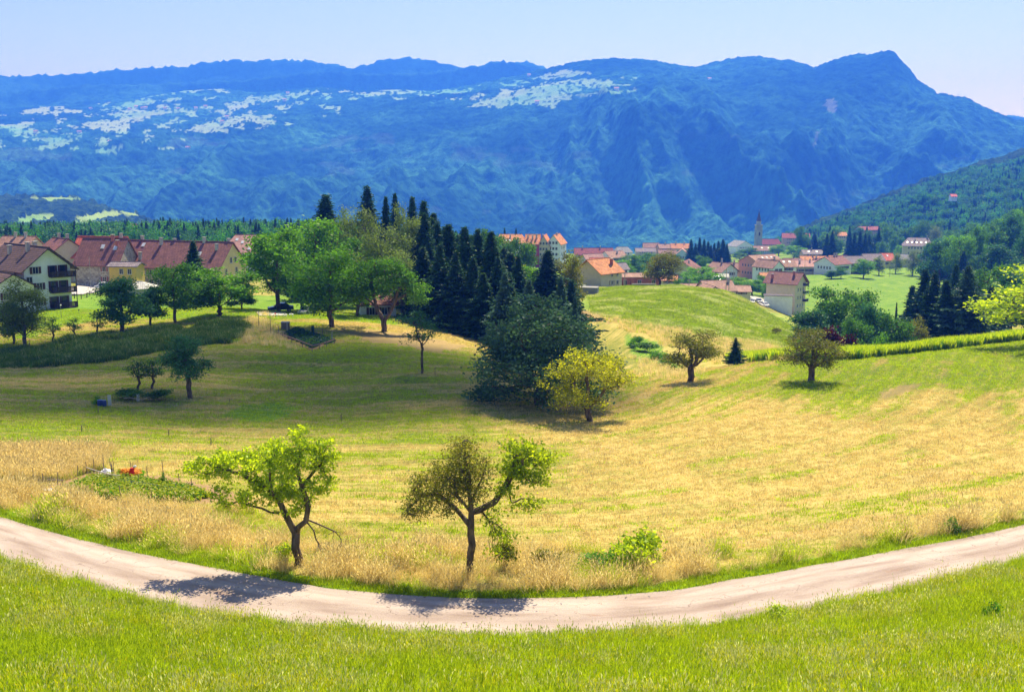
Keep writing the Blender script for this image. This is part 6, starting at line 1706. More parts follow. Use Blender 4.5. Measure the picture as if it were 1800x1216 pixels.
for k in range(5):
    for (x0, x1, y0, y1) in ((-.6, .6, -.62, -.58), (-.6, .6, .58, .62), (-.62, -.58, -.57, .57), (.58, .62, -.57, .57)):
        s_ = MB(); s_.box(x0, x1, y0, y1, .04 + k * .22, .22 + k * .22); s_.build('slat', M_POST, cb)
s_ = MB(); s_.box(-.66, .66, -.66, .66, 1.13, 1.17); s_.build('lid', M_METAL, cb)
p = foot(550, 584); mb = MB(); mb.path([(0, 0, 0), (0, 0, .5), (0, 0, 1.0)], [.22, .26, .24], 10); tag(mb.build('water_butt', mat_plain('dark_green_plastic', (.02, .07, .05), .5), loc=p), 'dark green water butt at the back corner of the upper garden', 'barrel')
stake('pale_post', 'pale squared post at the left of the upper garden', foot(505, 584), 1.4, .09, M_POSTL, cat='post')
stake('pale_post', 'pale squared post at the right of the upper garden', foot(584, 600), 1.5, .08, M_POSTL, cat='post')
for u, vt, vb, l in ((476, 552, 592, 'tall thin post left of the upper garden'), (455, 545, 575, 'thin post in the pale grass near the drive'), (52, 598, 610, 'pale post under the feathery birch')):
    p = foot(u, vb); stake('tall_post', l, p, (vb - vt) * p.y / FOC, .05, cat='post')
# children's toys / stools by the drive: small white and red garden ornaments
for i, (u, l) in enumerate(((484, 'white garden stool with red top nearest the drive'), (501, 'white garden stool in the middle of three'), (512, 'white garden stool at the right, by the tree'))):
    p = foot(u, 557); r = empty('garden_stool', p, 0, l, 'stool', 'garden stools by the drive')
    mb = MB(); mb.box(-.35, .35, -.3, .3, .38, .46); mb.build('seat', M_WHT, r)
    for sx in (-1, 1):
        for sy in (-1, 1):
            g = MB(); g.box(sx * .28 - .03, sx * .28 + .03, sy * .24 - .03, sy * .24 + .03, 0, .378); g.build('leg', M_WHT, r)
    g = MB(); g.box(-.1, .12, -.1, .1, .462, .62); g.build('ornament', M_RED if i == 0 else M_POSTL, r)
# ---- timber railing beside the apartment house
fn = empty('timber_railing', foot(130, 524), 0, 'dark timber railing along the lawn edge by the courtyard', 'fence'); fo = fn.location.copy()
pm_ = MB(); pm_.box(-.07, .07, -.07, .07, -.2, 1.1); pm_ = pm_.mesh('post', M_WOODD)
q = [foot(*x) for x in ((113, 523), (122, 524), (131, 525), (143, 526), (153, 524), (158, 520), (168, 517), (180, 516))]
for p in q: link('post', pm_, fn, p - fo)
for i in range(len(q) - 1):
    for h in (.55, .95):
        mb = MB(); mb.tube(q[i] - fo + Vector((0, 0, h)), q[i + 1] - fo + Vector((0, 0, h)), .05, .05, 4); mb.build('rail', M_WOODD, fn)
# lamp posts and masts on the lawn
for u, vt, vb, l in ((108, 538, 560, 'garden lamp on the lawn in front of the balconies'), (139, 546, 552, 'short dark bollard on the lawn')):
    p = foot(u, vb); h = (vb - vt) * p.y / FOC
    r = empty('garden_lamp', p, 0, l, 'lamp'); mb = MB(); mb.tube((0, 0, -.2), (0, 0, h), .05, .04, 6); mb.build('post', M_METAL, r)
    mb = MB(); mb.path([(0, 0, h), (0, 0, h + .1), (0, 0, h + .25)], [.08, .16, .05], 8); mb.build('head', M_WHT if 'lamp on' in l else M_BLK, r)
p = Vector(put(160, 276)); mb = MB(); mb.tube((0, 0, -1), (0, 0, 8.3), .09, .06, 6); tag(mb.build('mast', M_METAL, loc=p), 'thin dark mast in front of the rubble-stone house', 'mast')
# utility poles of the village
G = 'utility poles of the village'
for u, vt, vb, Y, l in ((1173, 483, 511, 296, 'pole on the green hill, at its crest'), (1276, 472, 512, 345, 'taller pole behind the crest beside the low wide house'), (1281, 475, 514, 350, 'thin pole right of the taller one'), (1211, 490, 508, 330, 'short pole by the brown roof wing'), (1564, 460, 482, 600, 'pole in the green field before the birches'), (1289, 470, 500, 420, 'pole in the gardens of the village'), (1414, 452, 485, 560, 'pole among the lower village roofs'), (1403, 448, 480, 560, 'left pole among the lower village roofs'), (1098, 478, 508, 320, 'pole in front of the brick-red building')):
    p = at(u, vb, Y); h = (vb - vt) * Y / FOC
    r = empty('utility_pole', p, 0, l, 'pole', G); mb = MB(); mb.tube((0, 0, -3), (0, 0, h), .13, .09, 6); mb.build('post', M_POSTL, r)
    mb = MB(); mb.box(-.7, .7, -.06, .06, h - .5, h - .38); mb.build('cross_arm', M_POSTL, r)
# railing with picnic furniture in front of the brick building
mb = MB(); mb.box(-3.4, 3.4, -.4, .4, 0, .7); tag(mb.build('water_trough', WALL['conc'], loc=at(1132, 503, 304)), 'long low dark trough before the brick-red building', 'trough')
fn = empty('yard_railing', at(1094, 500, 312), 0, 'thin railing beside the orange-roofed stone house', 'fence')
for k in range(7): link('post', pm_, fn, (k * 1.2 - 3.6, 0, 0))
mb = MB(); mb.tube((-3.6, 0, .95), (3.6, 0, .95), .04, .04, 4); mb.build('rail', M_WOODD, fn)
# solar roof in the gardens
sp_ = empty('solar_panel_array', at(1256, 493, 445), R(10), 'tilted white-striped panel array behind the brown roofs', 'solar panels')
for k in range(5):
    mb = MB(); mb.box(-.42, .42, -1.9, 1.9, 0, .08); o = mb.build('panel', M_STEEL, sp_, loc=((k - 2) * 1.0, 0, .8)); o.rotation_euler = (R(28), 0, 0)
mb = MB(); mb.box(-2.4, 2.4, -.1, .1, -3, .75); mb.build('frame', M_METAL, sp_)
# satellite dishes on the low house
for u, v, Y, l in ((1251, 509, 355, 'white satellite dish on the cream gable behind the crest'),):
    p = at(u, v, Y); mb = MB(); mb.path([(0, 0, 0), (0, -.1, 0), (0, -.28, .02)], [.05, .35, .55], 12); mb.tube((0, 0, 0), (0, .8, -.3), .04, .04, 4); tag(mb.build('satellite_dish', M_WHT, loc=p), l, 'satellite dish')
# mast on the mountain
p = at(1684, 174, 4800); mb = MB(); mb.tube((0, 0, -10), (0, 0, 28), 1.6, .6, 5); tag(mb.build('radio_mast', M_METAL, loc=p), 'tiny radio mast on the right shoulder of the mountain', 'mast')

# ---------------------------------------------------------------- trees of the village
G = 'trees between the village houses'
VT = [
 ('olive2', 1159, 443, 300, 68, 'olive-green round tree on the hill edge before the village'), ('mid1', 1110, 448, 560, 50, ''), ('mid2', 1130, 446, 600, 40, ''), ('green1', 1095, 458, 540, 36, ''), ('mid1', 1150, 446, 620, 40, ''), ('dark1', 1170, 452, 640, 30, ''), ('dark1', 1185, 448, 700, 24, ''),
 ('green1', 1232, 470, 420, 56, 'bright broad tree behind the crest, right of the red chalet'), ('green2', 1212, 480, 410, 40, ''), ('mid1', 1190, 492, 330, 16, ''), ('green1', 1300, 488, 450, 36, ''), ('green2', 1322, 492, 440, 40, ''), ('mid1', 1340, 484, 455, 40, ''), ('green1', 1290, 494, 430, 30, ''), ('mid1', 1352, 498, 430, 26, ''),
 ('dark1', 1316, 436, 900, 34, 'dark tree in front of the bell tower, at its left'), ('mid1', 1300, 444, 880, 30, ''), ('green1', 1369, 430, 950, 26, ''), ('green1', 1395, 432, 900, 34, 'light green round tree below the pink apartment house'), ('mid1', 1410, 438, 860, 26, ''), ('mid1', 1235, 450, 560, 34, 'round green tree at the foot of the village spruces'), ('mid2', 1330, 444, 880, 20, ''),
 ('mid1', 1478, 470, 560, 26, 'dark bush-like tree, left of the pair at the field'), ('dark1', 1462, 476, 560, 22, ''), ('green1', 1517, 456, 570, 36, 'round green tree at the edge of the field'), ('birch', 1545, 450, 600, 22, 'slim birch at the edge of the field'), ('birch2', 1574, 444, 620, 26, 'left pale birch of the field edge'), ('birch2', 1604, 440, 610, 30, 'right pale birch of the field edge'), ('dark1', 1635, 427, 600, 36, 'very dark round tree before the slate villa'),
 ('mid1', 1690, 430, 560, 50, ''), ('green2', 1712, 412, 600, 50, ''), ('mid1', 1740, 398, 620, 60, 'round tree crown on the wooded slope at the right'), ('dark1', 1762, 385, 600, 56, 'dark crown against the sky-blue hill at the right edge'), ('mid1', 1785, 400, 560, 60, ''), ('green1', 1725, 430, 520, 50, ''), ('dark1', 1755, 430, 480, 60, ''), ('mid2', 1700, 450, 480, 40, ''),
 ('mid1', 1560, 392, 1000, 40, 'large round crown left on the wooded slope'), ('mid2', 1590, 400, 980, 34, ''), ('mid1', 1620, 388, 980, 40, ''), ('green1', 1470, 398, 1050, 26, ''), ('mid1', 1450, 408, 1000, 28, ''), ('mid1', 1500, 414, 950, 26, ''), ('dark1', 1540, 412, 930, 34, ''), ('mid1', 1575, 412, 900, 30, ''), ('birch2', 1645, 398, 900, 34, ''), ('mid1', 1670, 405, 820, 40, ''), ('dark1', 1655, 415, 850, 30, ''), ('mid1', 1548, 425, 880, 26, ''), ('green1', 1582, 432, 860, 22, ''),
]
for key, u, vt, Y, w_, lab in VT:
    plant_px(BL[key], u, vt, Y=Y, wpx=w_, name='village_tree', label=lab or 'leafy green tree crowded among others round the village houses', group=G)
G = 'village spruces'
VS = [(1214, 420, 760, 14, ''), (1222, 427, 760, 12, ''), (1229, 417, 770, 14, ''), (1237, 420, 765, 14, ''), (1244, 424, 770, 13, ''), (1255, 427, 775, 13, ''), (1262, 423, 770, 13, ''), (1270, 420, 760, 18, ''), (1277, 428, 755, 12, ''), (1249, 430, 765, 12, ''),
      (1452, 410, 800, 14, 'dark slim spruce standing alone above the brown dormer house'), (1461, 404, 790, 16, ''), (1412, 408, 950, 14, 'dark spruce left of the pink apartment house wall'), (1419, 410, 950, 13, ''), (1432, 412, 930, 14, ''), (1500, 408, 830, 16, ''), (1510, 406, 830, 16, ''), (1519, 410, 830, 16, ''), (1526, 412, 840, 14, ''), (1493, 414, 830, 14, ''),
      (887, 400, 620, 12, 'left of the two small spruces above the orange block roof'), (907, 401, 620, 14, 'right of the two small spruces above the orange block roof'), (1672, 452, 500, 16, ''), (1690, 440, 470, 26, '')]
for u, vt, Y, w_, lab in VS:
    plant_px(SP['a' if int(u) % 2 else 'b'], u, vt, Y=Y, wpx=w_ * 1.35, name='village_spruce', label=lab or 'dark pointed spruce in a tight cluster in the village', group=G)
rr = random.Random(8)
G = 'trees of the slope at the right edge'
for i in range(70):
    u = rr.uniform(1640, 1830); Y = rr.uniform(470, 900)
    f = (u - 1640) / 190
    vt = 440 - 75 * f - (Y - 470) / 430 * 12 + rr.uniform(-10, 16)
    k = rr.choice(('mid1', 'dark1', 'mid2', 'green1', 'dark1'))
    plant_px(BL[k], u, vt, Y=Y, wpx=rr.uniform(28, 48) * 600 / Y, name='slope_tree', label='green broadleaf tree in the dense wood on the slope at the right edge', group=G)
G = 'mixed trees scattered behind the village'
for i in range(60):
    u = rr.uniform(1400, 1690); Y = rr.uniform(900, 1150)
    vt = 408 + rr.uniform(-14, 18) - max(0, (u - 1600)) * .12
    k = rr.choice(('mid1', 'dark1', 'mid2', 'mid1'))
    if rr.random() < .35: plant_px(SP['a'], u, vt, Y=Y, wpx=rr.uniform(14, 18), name='village_spruce', label='pointed conifer in the wood behind the village', group=G)
    else: plant_px(BL[k], u, vt, Y=Y, wpx=rr.uniform(20, 32), name='village_tree', label='broadleaf tree in the wood behind the village', group=G)
# ================================================================ GRASS AND OTHER GROUND COVER
SRC = bpy.data.collections.new('cover_sources')      # shapes that the cover objects repeat; not linked to the scene
def scatter(name, pts, srcs, smin=0.8, smax=1.25, label=None, tilt=0.15, seed=0, lean=None, scales=None):
    """one object of ground cover: instances of small tufts on given points"""
    me = bpy.data.meshes.new(name)
    me.vertices.add(len(pts)); me.vertices.foreach_set('co', np.asarray(pts, dtype=np.float32).ravel())
    a = me.attributes.new('size', 'FLOAT', 'POINT')
    rng = np.random.default_rng(seed + 5)
    sv = rng.uniform(smin, smax, len(pts)) if scales is None else scales
    a.data.foreach_set('value', sv.astype(np.float32))
    col = bpy.data.collections.new(name + '_tufts')
    for s in srcs:
        col.objects.link(s if s.name not in col.objects else s.copy())
    o = link(name, me)
    ng = bpy.data.node_groups.new(name, 'GeometryNodeTree')
    ng.interface.new_socket('Geometry', in_out='INPUT', socket_type='NodeSocketGeometry')
    ng.interface.new_socket('Geometry', in_out='OUTPUT', socket_type='NodeSocketGeometry')
    gi = ng.nodes.new('NodeGroupInput'); go = ng.nodes.new('NodeGroupOutput')
    ip = ng.nodes.new('GeometryNodeInstanceOnPoints')
    m2p = ng.nodes.new('GeometryNodeMeshToPoints')
    ci = ng.nodes.new('GeometryNodeCollectionInfo'); ci.inputs['Collection'].default_value = col
    ci.inputs['Separate Children'].default_value = True; ci.inputs['Reset Children'].default_value = True
    rv = ng.nodes.new('FunctionNodeRandomValue'); rv.data_type = 'FLOAT_VECTOR'
    lx, ly = lean or (0, 0)
    rv.inputs[0].default_value = (-tilt + lx, -tilt + ly, 0); rv.inputs[1].default_value = (tilt + lx, tilt + ly, 6.283 if not lean else 0.9)
    na = ng.nodes.new('GeometryNodeInputNamedAttribute'); na.data_type = 'FLOAT'; na.inputs[0].default_value = 'size'
    L = ng.links.new
    L(gi.outputs[0], m2p.inputs[0]); L(m2p.outputs[0], ip.inputs['Points'])
    L(ci.outputs[0], ip.inputs['Instance']); ip.inputs['Pick Instance'].default_value = True
    L(rv.outputs[0], ip.inputs['Rotation']); L(na.outputs[0], ip.inputs['Scale'])
    L(ip.outputs[0], go.inputs[0])
    md = o.modifiers.new('scatter', 'NODES'); md.node_group = ng
    return tag(o, kind='stuff', label=label)

def src(name, me):
    o = bpy.data.objects.new(name, me)
    return o

def tuft(name, n, h, spread, width, mat, seed, lean=0.3, heads=False):
    rng = np.random.default_rng(seed)
    V, F = [], []
    for i in range(n):
        x, y = rng.normal(size=2) * spread
        a = rng.uniform(0, 6.28); hh = h * rng.uniform(0.5, 1.15)
        l = lean * hh * rng.uniform(0.2, 1.2); dx, dy = math.cos(a) * l, math.sin(a) * l
        wv = rng.uniform(0, 3.14); wx, wy = math.cos(wv) * width / 2, math.sin(wv) * width / 2
        b = len(V)
        V += [(x - wx, y - wy, -0.03), (x + wx, y + wy, -0.03), (x + dx * .45 + wx * .8, y + dy * .45 + wy * .8, hh * 0.6), (x + dx * .45 - wx * .8, y + dy * .45 - wy * .8, hh * 0.6), (x + dx, y + dy, hh)]
        F += [(b, b + 1, b + 2), (b, b + 2, b + 3), (b + 3, b + 2, b + 4)]
        if heads and rng.uniform() < 0.7:      # a seed head: a small spindle at the tip
            b = len(V); q = 0.15 * hh; w2 = width * 0.85
            tx, ty = x + dx, y + dy
            V += [(tx, ty, hh - q * .3), (tx + w2, ty, hh + q * .5), (tx + dx * .15, ty + dy * .15, hh + q), (tx - w2, ty, hh + q * .3)]
            F += [(b, b + 1, b + 2), (b, b + 2, b + 3)]
    return src(name, np_mesh(name, np.array(V), tris=np.array(F), mats=[mat]))

def points_where(n, ulo, uhi, Ylo, Yhi, keep, seed):
    """points spread over the ground evenly by area, kept where keep(x, y, z, u, v, d, side) says"""
    rng = np.random.default_rng(seed)
    y = np.sqrt(rng.uniform(Ylo ** 2, Yhi ** 2, n))
    tl, th = ray(ulo, 600)[0], ray(uhi, 600)[0]
    x = rng.uniform(tl, th, n) * y
    z = ground_z(x, y)
    u, v = proj(x, y, z)
    d, s = road_dist(x, y)
    k = keep(x, y, z, u, v, d, s) & (v < 1290) & (u > -60) & (u < 1860)
    return np.stack([x, y, z], 1)[k]

M_G, M_S, M_D = LEAF['grass'], LEAF['straw'], LEAF['grassd']
g_near = [tuft('tuft', 34, 0.36, 0.15, 0.012, M_G, s, 0.4) for s in (1, 2, 3)] + [tuft('tuft', 26, 0.42, 0.14, 0.014, LEAF['lime'], 4, 0.45)] + [tuft('tuft_seeding', 16, 0.55, 0.12, 0.014, LEAF['lime'], 6, 0.3, True)]
P1 = points_where(140000, -60, 1860, 23, 64, lambda x, y, z, u, v, d, s: (s < 0) & (d > 0.12), 1)
_r = np.random.default_rng(1)
_n1 = fbm(P1[:, 0] / 2.6, P1[:, 1] / 1.8, 4, 201)
_pale = (_n1 + _r.normal(size=len(P1)) * 0.10) > 0.60
scatter('near_grass', P1[~_pale], g_near, label='lush green grass on the slope this side of the lane', seed=1, scales=(0.55 + 1.0 * fbm(P1[:, 0] / 1.1, P1[:, 1] / 1.1, 3, 202) + _r.uniform(-.15, .25, len(P1)))[~_pale], tilt=0.25)
g_nb = [tuft('pale_seeding', 14, 0.55, 0.13, 0.016, LEAF['flower'], 8, 0.35, True), tuft('pale_seeding', 16, 0.5, 0.13, 0.014, LEAF['gold'], 9, 0.35, True), g_near[0].copy(), g_near[1].copy()]
scatter('meadow_herbs', P1[_pale], g_nb, label='paler seeding grasses and herbs scattered through the near slope', seed=2, scales=(0.6 + 0.9 * _r.uniform(0, 1, len(P1)))[_pale], tilt=0.3)
# grassy verge on the far side of the lane
g_v = [tuft('verge_tuft', 22, 0.2, 0.12, 0.02, M_G, s, 0.5) for s in (11, 12)]
P = points_where(90000, -60, 1860, 45, 75, lambda x, y, z, u, v, d, s: (s > 0) & (d > 0.05) & (d < 1.25 + 0.5 * np.sin(x * .7)), 2)
scatter('verge_grass', P, g_v, 0.6, 1.2, 'short green verge along the far edge of the lane', seed=2)
# tall dry grass behind the verge
def tall_keep(x, y, z, u, v, d, s):
    edge = np.interp(u, [0, 60, 100, 330, 450, 560, 700, 900, 1000, 1200, 1400, 1600, 1800], [868, 868, 880, 886, 905, 925, 955, 960, 965, 975, 975, 930, 900]) + (fbm(u / 40, v / 10, 2, 4) - .5) * 30
    return (s > 0) & (d > 0.9) & (v > edge) & ~((np.abs(u - 1128) < 42) & (v < 1008)) & ~((np.abs(u - 1060) < 40) & (v < 1000) & (v > 975))
g_t = [tuft('hay_tuft', 16, 0.85, 0.14, 0.018, M_S, s, 0.75, True) for s in (21, 22, 23)] + [tuft('green_tuft', 18, 0.6, 0.16, 0.018, M_G, 24, 0.35), tuft('hay_tuft', 16, 0.8, 0.14, 0.018, LEAF['hay'], 25, 0.6, True)]
P = points_where(52000, -60, 1860, 46, 85, tall_keep, 3)
_d, _s = road_dist(P[:, 0], P[:, 1])
_sz = 0.25 + 1.35 * np.clip((fbm(P[:, 0] / 1.6, P[:, 1] / 1.3, 4, 210) - 0.3) * 2.0, 0, 1) * (1 - 0.45 * smooth(3, 9, _d)) + np.random.default_rng(6).uniform(-.1, .15, len(P))
_gr = fbm(P[:, 0] / 4, P[:, 1] / 2.5, 3, 211) > 0.56
scatter('tall_grass', P[~_gr], g_t[:3] + g_t[4:], label='tall straw-coloured grass leaning along the lane', seed=3, tilt=0.45, scales=_sz[~_gr])
scatter('tall_grass', P[_gr], [g_t[0].copy(), g_t[3], g_t[3].copy(), tuft('green_tuft', 20, 0.75, 0.16, 0.018, LEAF['lime'], 26, 0.5, True)], label='greener tall grass in patches along the lane', seed=33, tilt=0.4, scales=_sz[_gr])
P = points_where(60000, -60, 330, 75, 100, lambda x, y, z, u, v, d, s: (u < 175 + (v - 800) * -0.5 + 30 * vnoise(u / 9, v / 5, 3)) & (v > 795) & (v < 845) & ~in_poly(u, v, [(60, 862), (160, 828), (300, 838), (300, 880), (60, 880)]), 4)
scatter('tall_grass', P, g_t[:3] + [g_t[3].copy(), g_t[3].copy()], 0.4, 1.2, 'tall dry grass left of the lower garden', seed=4, tilt=0.2)
# stubble and low growth over the mown bowl
g_m = [tuft('stubble', 14, 0.13, 0.22, 0.03, LEAF['hay'], s, 0.8) for s in (31, 32)] + [tuft('regrowth', 12, 0.12, 0.2, 0.035, M_G, s, 0.6) for s in (33, 34)]
def zone_at(x, y):
    """look the painted zone up at the nearest sheet vertex"""
    r = np.clip(((np.log(y) - math.log(4.0)) / (math.log(4000) - math.log(4.0)) * (NR - 1)).round().astype(int), 0, NR - 1)
    c = np.clip(((x / (y + 14) + 0.78) / 1.56 * (NC - 1)).round().astype(int), 0, NC - 1)
    return COLS[r, c]
def mown_keep(want_dry):
    def f(x, y, z, u, v, d, s):
        zz = zone_at(x, y)
        rng = np.random.default_rng(77)
        n = (rows_noise(x, y) - .5) * 2.6 + zz[:, 0] + rng.normal(size=len(x)) * 0.10
        ok = (s > 0) & (d > 1) & (zz[:, 2] < 0.3) & ((y < 160) | (u < 1000) | (u > 1380))
        return ok & ((n > 0.50) if want_dry else (n < 0.48))
    return f
P = points_where(150000, -60, 1860, 52, 215, mown_keep(True), 5)
scatter('hay_stubble', P, g_m[:2], 0.6, 1.5, 'pale stubble and cut hay of the mown meadow', seed=5)
P = points_where(150000, -60, 1860, 52, 215, mown_keep(False), 6)
scatter('regrown_grass', P, g_m[2:], 0.6, 1.5, 'short green regrowth in the mown meadow', seed=6)
# dark long grass on the bank below the tree row, pale dry grass by the garden, dry band on the far slope
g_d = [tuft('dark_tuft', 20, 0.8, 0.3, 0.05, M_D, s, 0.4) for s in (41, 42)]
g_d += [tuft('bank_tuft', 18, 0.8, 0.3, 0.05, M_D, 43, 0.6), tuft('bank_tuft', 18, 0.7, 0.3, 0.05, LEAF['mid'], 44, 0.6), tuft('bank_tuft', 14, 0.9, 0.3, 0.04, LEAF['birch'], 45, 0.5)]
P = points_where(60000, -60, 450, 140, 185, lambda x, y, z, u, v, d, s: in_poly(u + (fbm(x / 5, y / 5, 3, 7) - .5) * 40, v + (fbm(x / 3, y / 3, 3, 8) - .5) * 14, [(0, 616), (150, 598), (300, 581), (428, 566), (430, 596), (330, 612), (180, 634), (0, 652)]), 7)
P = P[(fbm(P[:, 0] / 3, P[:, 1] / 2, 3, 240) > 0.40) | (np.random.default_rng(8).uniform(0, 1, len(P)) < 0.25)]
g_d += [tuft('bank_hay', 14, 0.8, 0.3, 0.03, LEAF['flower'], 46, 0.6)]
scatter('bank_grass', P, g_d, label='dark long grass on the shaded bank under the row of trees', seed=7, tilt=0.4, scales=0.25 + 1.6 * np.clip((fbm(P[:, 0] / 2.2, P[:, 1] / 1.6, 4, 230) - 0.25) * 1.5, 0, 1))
g_p = [tuft('pale_tuft', 18, 0.8, 0.28, 0.045, M_S, s, 0.4, True) for s in (51, 52)]
P = points_where(50000, 400, 1400, 140, 240, lambda x, y, z, u_, v_, d, s: (lambda u, v: in_poly(u, v, [(430, 562), (470, 556), (492, 590), (520, 612), (434, 606)]) | in_poly(u, v, [(1040, 556), (1120, 570), (1250, 592), (1400, 617), (1385, 634), (1250, 640), (1225, 632), (1150, 598), (1080, 572)]) | in_poly(u, v, [(1100, 625), (1190, 650), (1240, 655), (1100, 720), (1060, 740), (1000, 752), (1060, 715), (1160, 668)]))(u_ + (fbm(x / 5, y / 5, 3, 7) - .5) * 40, v_ + (fbm(x / 3, y / 3, 3, 8) - .5) * 16) & (vnoise(x / 2, y / 2, 5) > .25), 8)
scatter('pale_grass', P, g_p + [tuft('slope_green', 18, 0.6, 0.28, 0.05, M_G, 53, 0.5)], 0.4, 1.0, 'bleached uncut grass on the slopes', seed=8)
P = points_where(160000, 1000, 1600, 170, 345, lambda x, y, z, u, v, d, s: in_poly(u, v, [(1030, 503), (1180, 500), (1283, 512), (1400, 572), (1400, 630), (1290, 640), (1120, 575), (1040, 550)]), 14)
_hn = fbm(P[:, 0] / 6 + P[:, 1] / 20, P[:, 1] / 3.5, 4, 220) + np.random.default_rng(2).normal(size=len(P)) * .08
g_h = [tuft('hill_tuft', 10, 0.22, 0.4, 0.06, M_G, s, 0.6) for s in (57, 58)] + [tuft('hill_tuft', 10, 0.22, 0.4, 0.06, LEAF['birch'], 59, 0.6)]
g_i = [tuft('hill_hay', 10, 0.16, 0.45, 0.06, LEAF['flower'], s, 0.9) for s in (67, 68)]
scatter('hill_grass', P[_hn < 0.55], g_h, 0.6, 1.4, 'fresh grass regrowing on the green hill', seed=15)
scatter('hill_hay', P[_hn > 0.53], g_i, 0.6, 1.4, 'pale rows of cut hay on the green hill', seed=16)
# the two crop rows at the right
g_c = [tuft('maize', 16, 1.35, 0.16, 0.09, LEAF['lime'], s, 0.35) for s in (61, 62)] + [tuft('maize_top', 16, 1.3, 0.16, 0.09, LEAF['green'], 63, 0.35)]
def crops(x, y, z, u, v, d, s):
    lo = np.interp(u, [1280, 1380, 1500, 1600, 1700, 1800], [640, 632, 632, 622, 610, 598])
    mid = np.interp(u, [1280, 1380, 1500, 1600, 1700, 1800], [636, 626, 624, 613, 600, 586])
    hi = np.interp(u, [1280, 1450, 1500, 1600, 1700, 1800], [636, 622, 614, 604, 594, 582])
    return ((v < lo) & (v > mid - 1) | ((v < mid - 4) & (v > hi) & (u > 1460))) & (u > 1280) & (y < 190)
P = points_where(90000, 1260, 1860, 135, 190, crops, 9)
scatter('crop_rows', P, g_c, 0.75, 1.2, 'bright green rows of maize along the crest', seed=9)
# garden beds: rows of low leafy plants
def leafy(name, n, h, r, mat, seed, ls=0.12):
    rng = np.random.default_rng(seed)
    C = rng.normal(size=(n, 3)) * np.array((r, r, h * .4)) + np.array((0, 0, h * .6)); C[:, 2] = np.abs(C[:, 2])
    return src(name, leaf_mesh(name, C, ls, mat, rng, 0.8, -0.2))
g_l = [leafy('potato', 22, 0.3, 0.15, LEAF['lime'], 71), leafy('bean', 22, 0.3, 0.15, LEAF['green'], 72)]
P = points_where(60000, 40, 460, 66, 84, lambda x, y, z, u, v, d, s: in_poly(u, v, [(100, 868), (165, 842), (290, 850), (370, 872), (330, 884), (200, 878), (110, 876)]) & (np.sin((x * 0.5 + y) * 6.0) > -0.1), 10)
scatter('vegetable_rows', P, g_l + [leafy('bean', 20, .3, .15, LEAF['gold'], 77)], 0.7, 1.3, 'green rows of vegetables in the lower garden', seed=10)
g_k = [leafy('cabbage', 16, 0.3, 0.16, LEAF['needleb'], 73, 0.22), leafy('lettuce', 16, 0.26, 0.16, LEAF['green'], 74, 0.2)]
P = points_where(40000, 480, 610, 145, 185, lambda x, y, z, u, v, d, s: in_poly(u, v, [(492, 587), (522, 577), (590, 600), (549, 612)]) & (np.sin((u + v * 1.9) * 0.42) > 0.1), 11)
scatter('vegetable_rows', P, g_k, 0.5, 0.95, 'bluish cabbage rows in the upper garden', seed=11)
g_o = [leafy('marigold', 14, 0.3, 0.15, mat_plain('orange_petals', (0.85, 0.30, 0.01), 0.7, 0.2), 75, 0.09), leafy('marigold_leaf', 14, 0.25, 0.15, LEAF['green'], 76, 0.1)]
P = points_where(30000, 200, 260, 74, 92, lambda x, y, z, u, v, d, s: in_poly(u, v, [(208, 834), (246, 836), (244, 843), (208, 840)]), 12)
scatter('flower_bed', P, g_o, 0.8, 1.3, 'strip of orange flowers behind the lower garden', seed=12)

# ---------------------------------------------------------------- far woods
f_sp = [src('far_spruce', spruce(s, 14, 3.4, dens=0.5, spray=1.5, power=0.8)['leaf']) for s in (81, 82)]
def far_round(s, m='farleaf'):
    t = auto_tree(s, 13, 12, 0.02, m, tips=60, leaves=16, lsize=1.1, spread=1.3)
    return src('far_tree', t['leaf'])
f_bl = [far_round(83), far_round(84), far_round(85, 'dark')]
X, Yg, Z = WHG
rng = np.random.default_rng(9)
ii = rng.integers(0, 96, 26000); jj = rng.integers(0, X.shape[1], 26000)
Pw = np.stack([X[ii, jj], Yg[ii, jj], Z[ii, jj]], 1) + rng.normal(size=(26000, 3)) * np.array((4, 6, 0))
uu, vv = proj(Pw[:, 0], Pw[:, 1], Pw[:, 2])
Pw = Pw[(uu > 1340) & (uu < 1900) & (vv < 470)]
scatter('far_forest', Pw - np.array((0, 0, 1.5)), f_bl + f_bl[:1] + f_sp, 0.75, 1.15, 'mixed forest covering the hill at the right', seed=20, tilt=0.03)
# woods on the plateau edge beyond the houses
def wood_pts(n, ulo, uhi, Ylo, Yhi, seed, keep=None):
    rng = np.random.default_rng(seed)
    y = rng.uniform(Ylo, Yhi, n); t0, t1 = ray(ulo, 430)[0], ray(uhi, 430)[0]
    x = rng.uniform(t0, t1, n) * y
    z = ground_z(x, y, False)
    u, v = proj(x, y, z)
    P = np.stack([x, y, z], 1)
    return P if keep is None else P[keep(x, y, u, v)]
scatter('plateau_wood', wood_pts(1500, -60, 860, 480, 760, 31, lambda x, y, u, v: y > 480 + 60 * vnoise(u / 60, u * 0, 3)), f_bl + f_sp, 0.6, 1.05, 'belt of mixed woodland behind the red-roofed houses', seed=21, tilt=0.03)

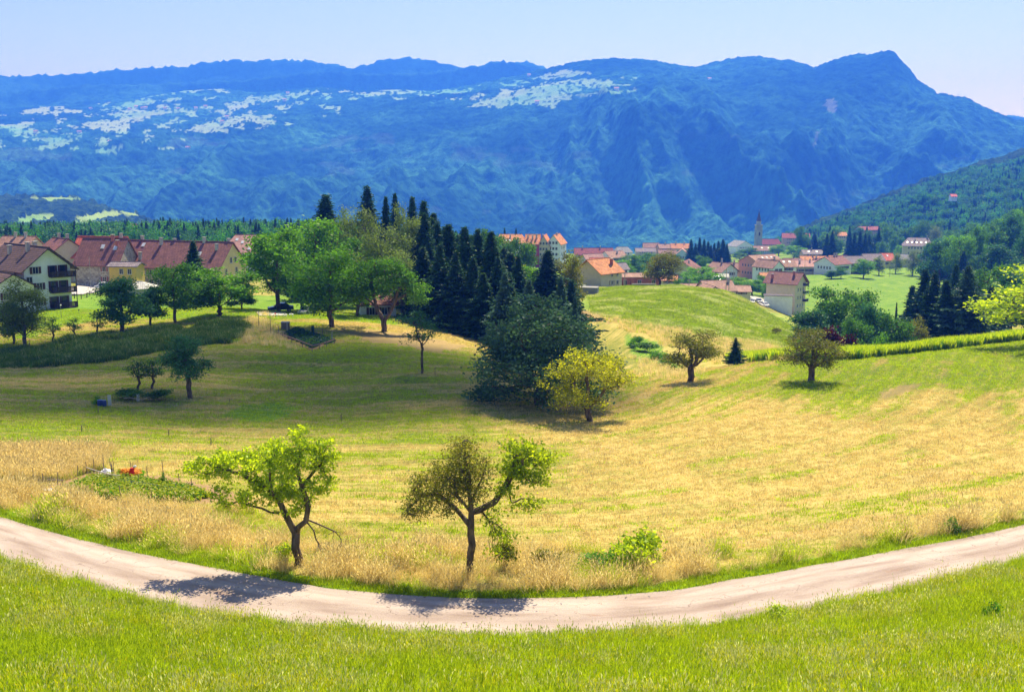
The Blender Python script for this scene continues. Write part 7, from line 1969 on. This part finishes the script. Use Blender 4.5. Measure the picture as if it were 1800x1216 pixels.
# ================================================================ CLOUD (added out of view to shade the left of the meadow)
def shade_cloud():
    m, nt, out = nodes('shade_cloud_thin')
    d = N(nt, 'ShaderNodeBsdfDiffuse'); d.inputs[0].default_value = (0.9, 0.9, 0.9, 1)
    t = N(nt, 'ShaderNodeBsdfTransparent')
    mx = N(nt, 'ShaderNodeMixShader'); mx.inputs[0].default_value = 0.48
    nt.links.new(t.outputs[0], mx.inputs[1]); nt.links.new(d.outputs[0], mx.inputs[2]); nt.links.new(mx.outputs[0], out.inputs[0])
    H = 1075.0
    rng = np.random.default_rng(3)
    mb = MB()
    for tx, ty, rx, ry in ((-50, 152, 34, 22), (-34, 128, 36, 24), (-22, 112, 26, 13), (-8, 138, 24, 22), (-62, 112, 26, 12), (2, 122, 14, 12), (-85, 140, 25, 20)):
        c = Vector((tx, ty, -24)) + S_DIR * (H / S_DIR.z)
        b = len(mb.v); nu, nv = 20, 10
        for i in range(nv + 1):
            ph = math.pi * i / nv
            for j in range(nu):
                th = 2 * math.pi * j / nu
                k = 1 + 0.22 * mnoise.noise(Vector((math.cos(th) * 2 + tx, math.sin(th) * 2 + ty, ph * 1.5)))
                mb.v.append((c.x + rx * k * math.sin(ph) * math.cos(th), c.y + ry * k * math.sin(ph) * math.sin(th), c.z + 9 * k * math.cos(ph)))
        for i in range(nv):
            for j in range(nu):
                mb.f.append((b + i * nu + j, b + (i + 1) * nu + j, b + (i + 1) * nu + (j + 1) % nu, b + i * nu + (j + 1) % nu)); mb.mi.append(0)
    return tag(mb.build('shade_cloud', m, smooth=True), kind='stuff', label='thin cloudlike cover added out of view to shade the meadow')
shade_cloud()

# ---------------------------------------------------------------- say which one is which
ORD = 'first second third fourth fifth sixth seventh eighth ninth tenth eleventh twelfth thirteenth fourteenth fifteenth sixteenth seventeenth eighteenth nineteenth twentieth twenty-first twenty-second twenty-third twenty-fourth'.split()
bpy.context.view_layer.update()
def by_order(label, fmt):
    L = [o for o in SC.objects if o.parent is None and o.get('label') == label]
    L.sort(key=lambda o: o.matrix_world.translation.x / o.matrix_world.translation.y)
    if not 2 <= len(L) <= len(ORD): return
    for i, o in enumerate(L):
        o['label'] = fmt % ('leftmost' if i == 0 else 'rightmost' if i == len(L) - 1 else ORD[i] + ' from the left')
by_order('tall narrow dark spruce in the thick of the grove', 'tall dark spruce, %s in the thick front rank of the grove')
by_order('narrow spruce tip rising over the birches of the grove', 'narrow spruce tip over the birches, %s of the four')
by_order('thin leaning wooden stake around the lower garden', 'thin leaning stake round the lower garden, %s')
by_order('tall dark spruce in the shaded second rank of the grove', 'tall dark spruce, %s in the shaded second rank of the grove')
by_order('low scrub filling the green gully', 'low green scrub in the gully, %s of the four')
by_order('tiny white farmhouse among the pastures of the far plateau', 'tiny white farmhouse on the far plateau, %s')
by_order('dark pointed spruce in a tight cluster in the village', 'dark pointed village spruce, %s of the cluster trees')
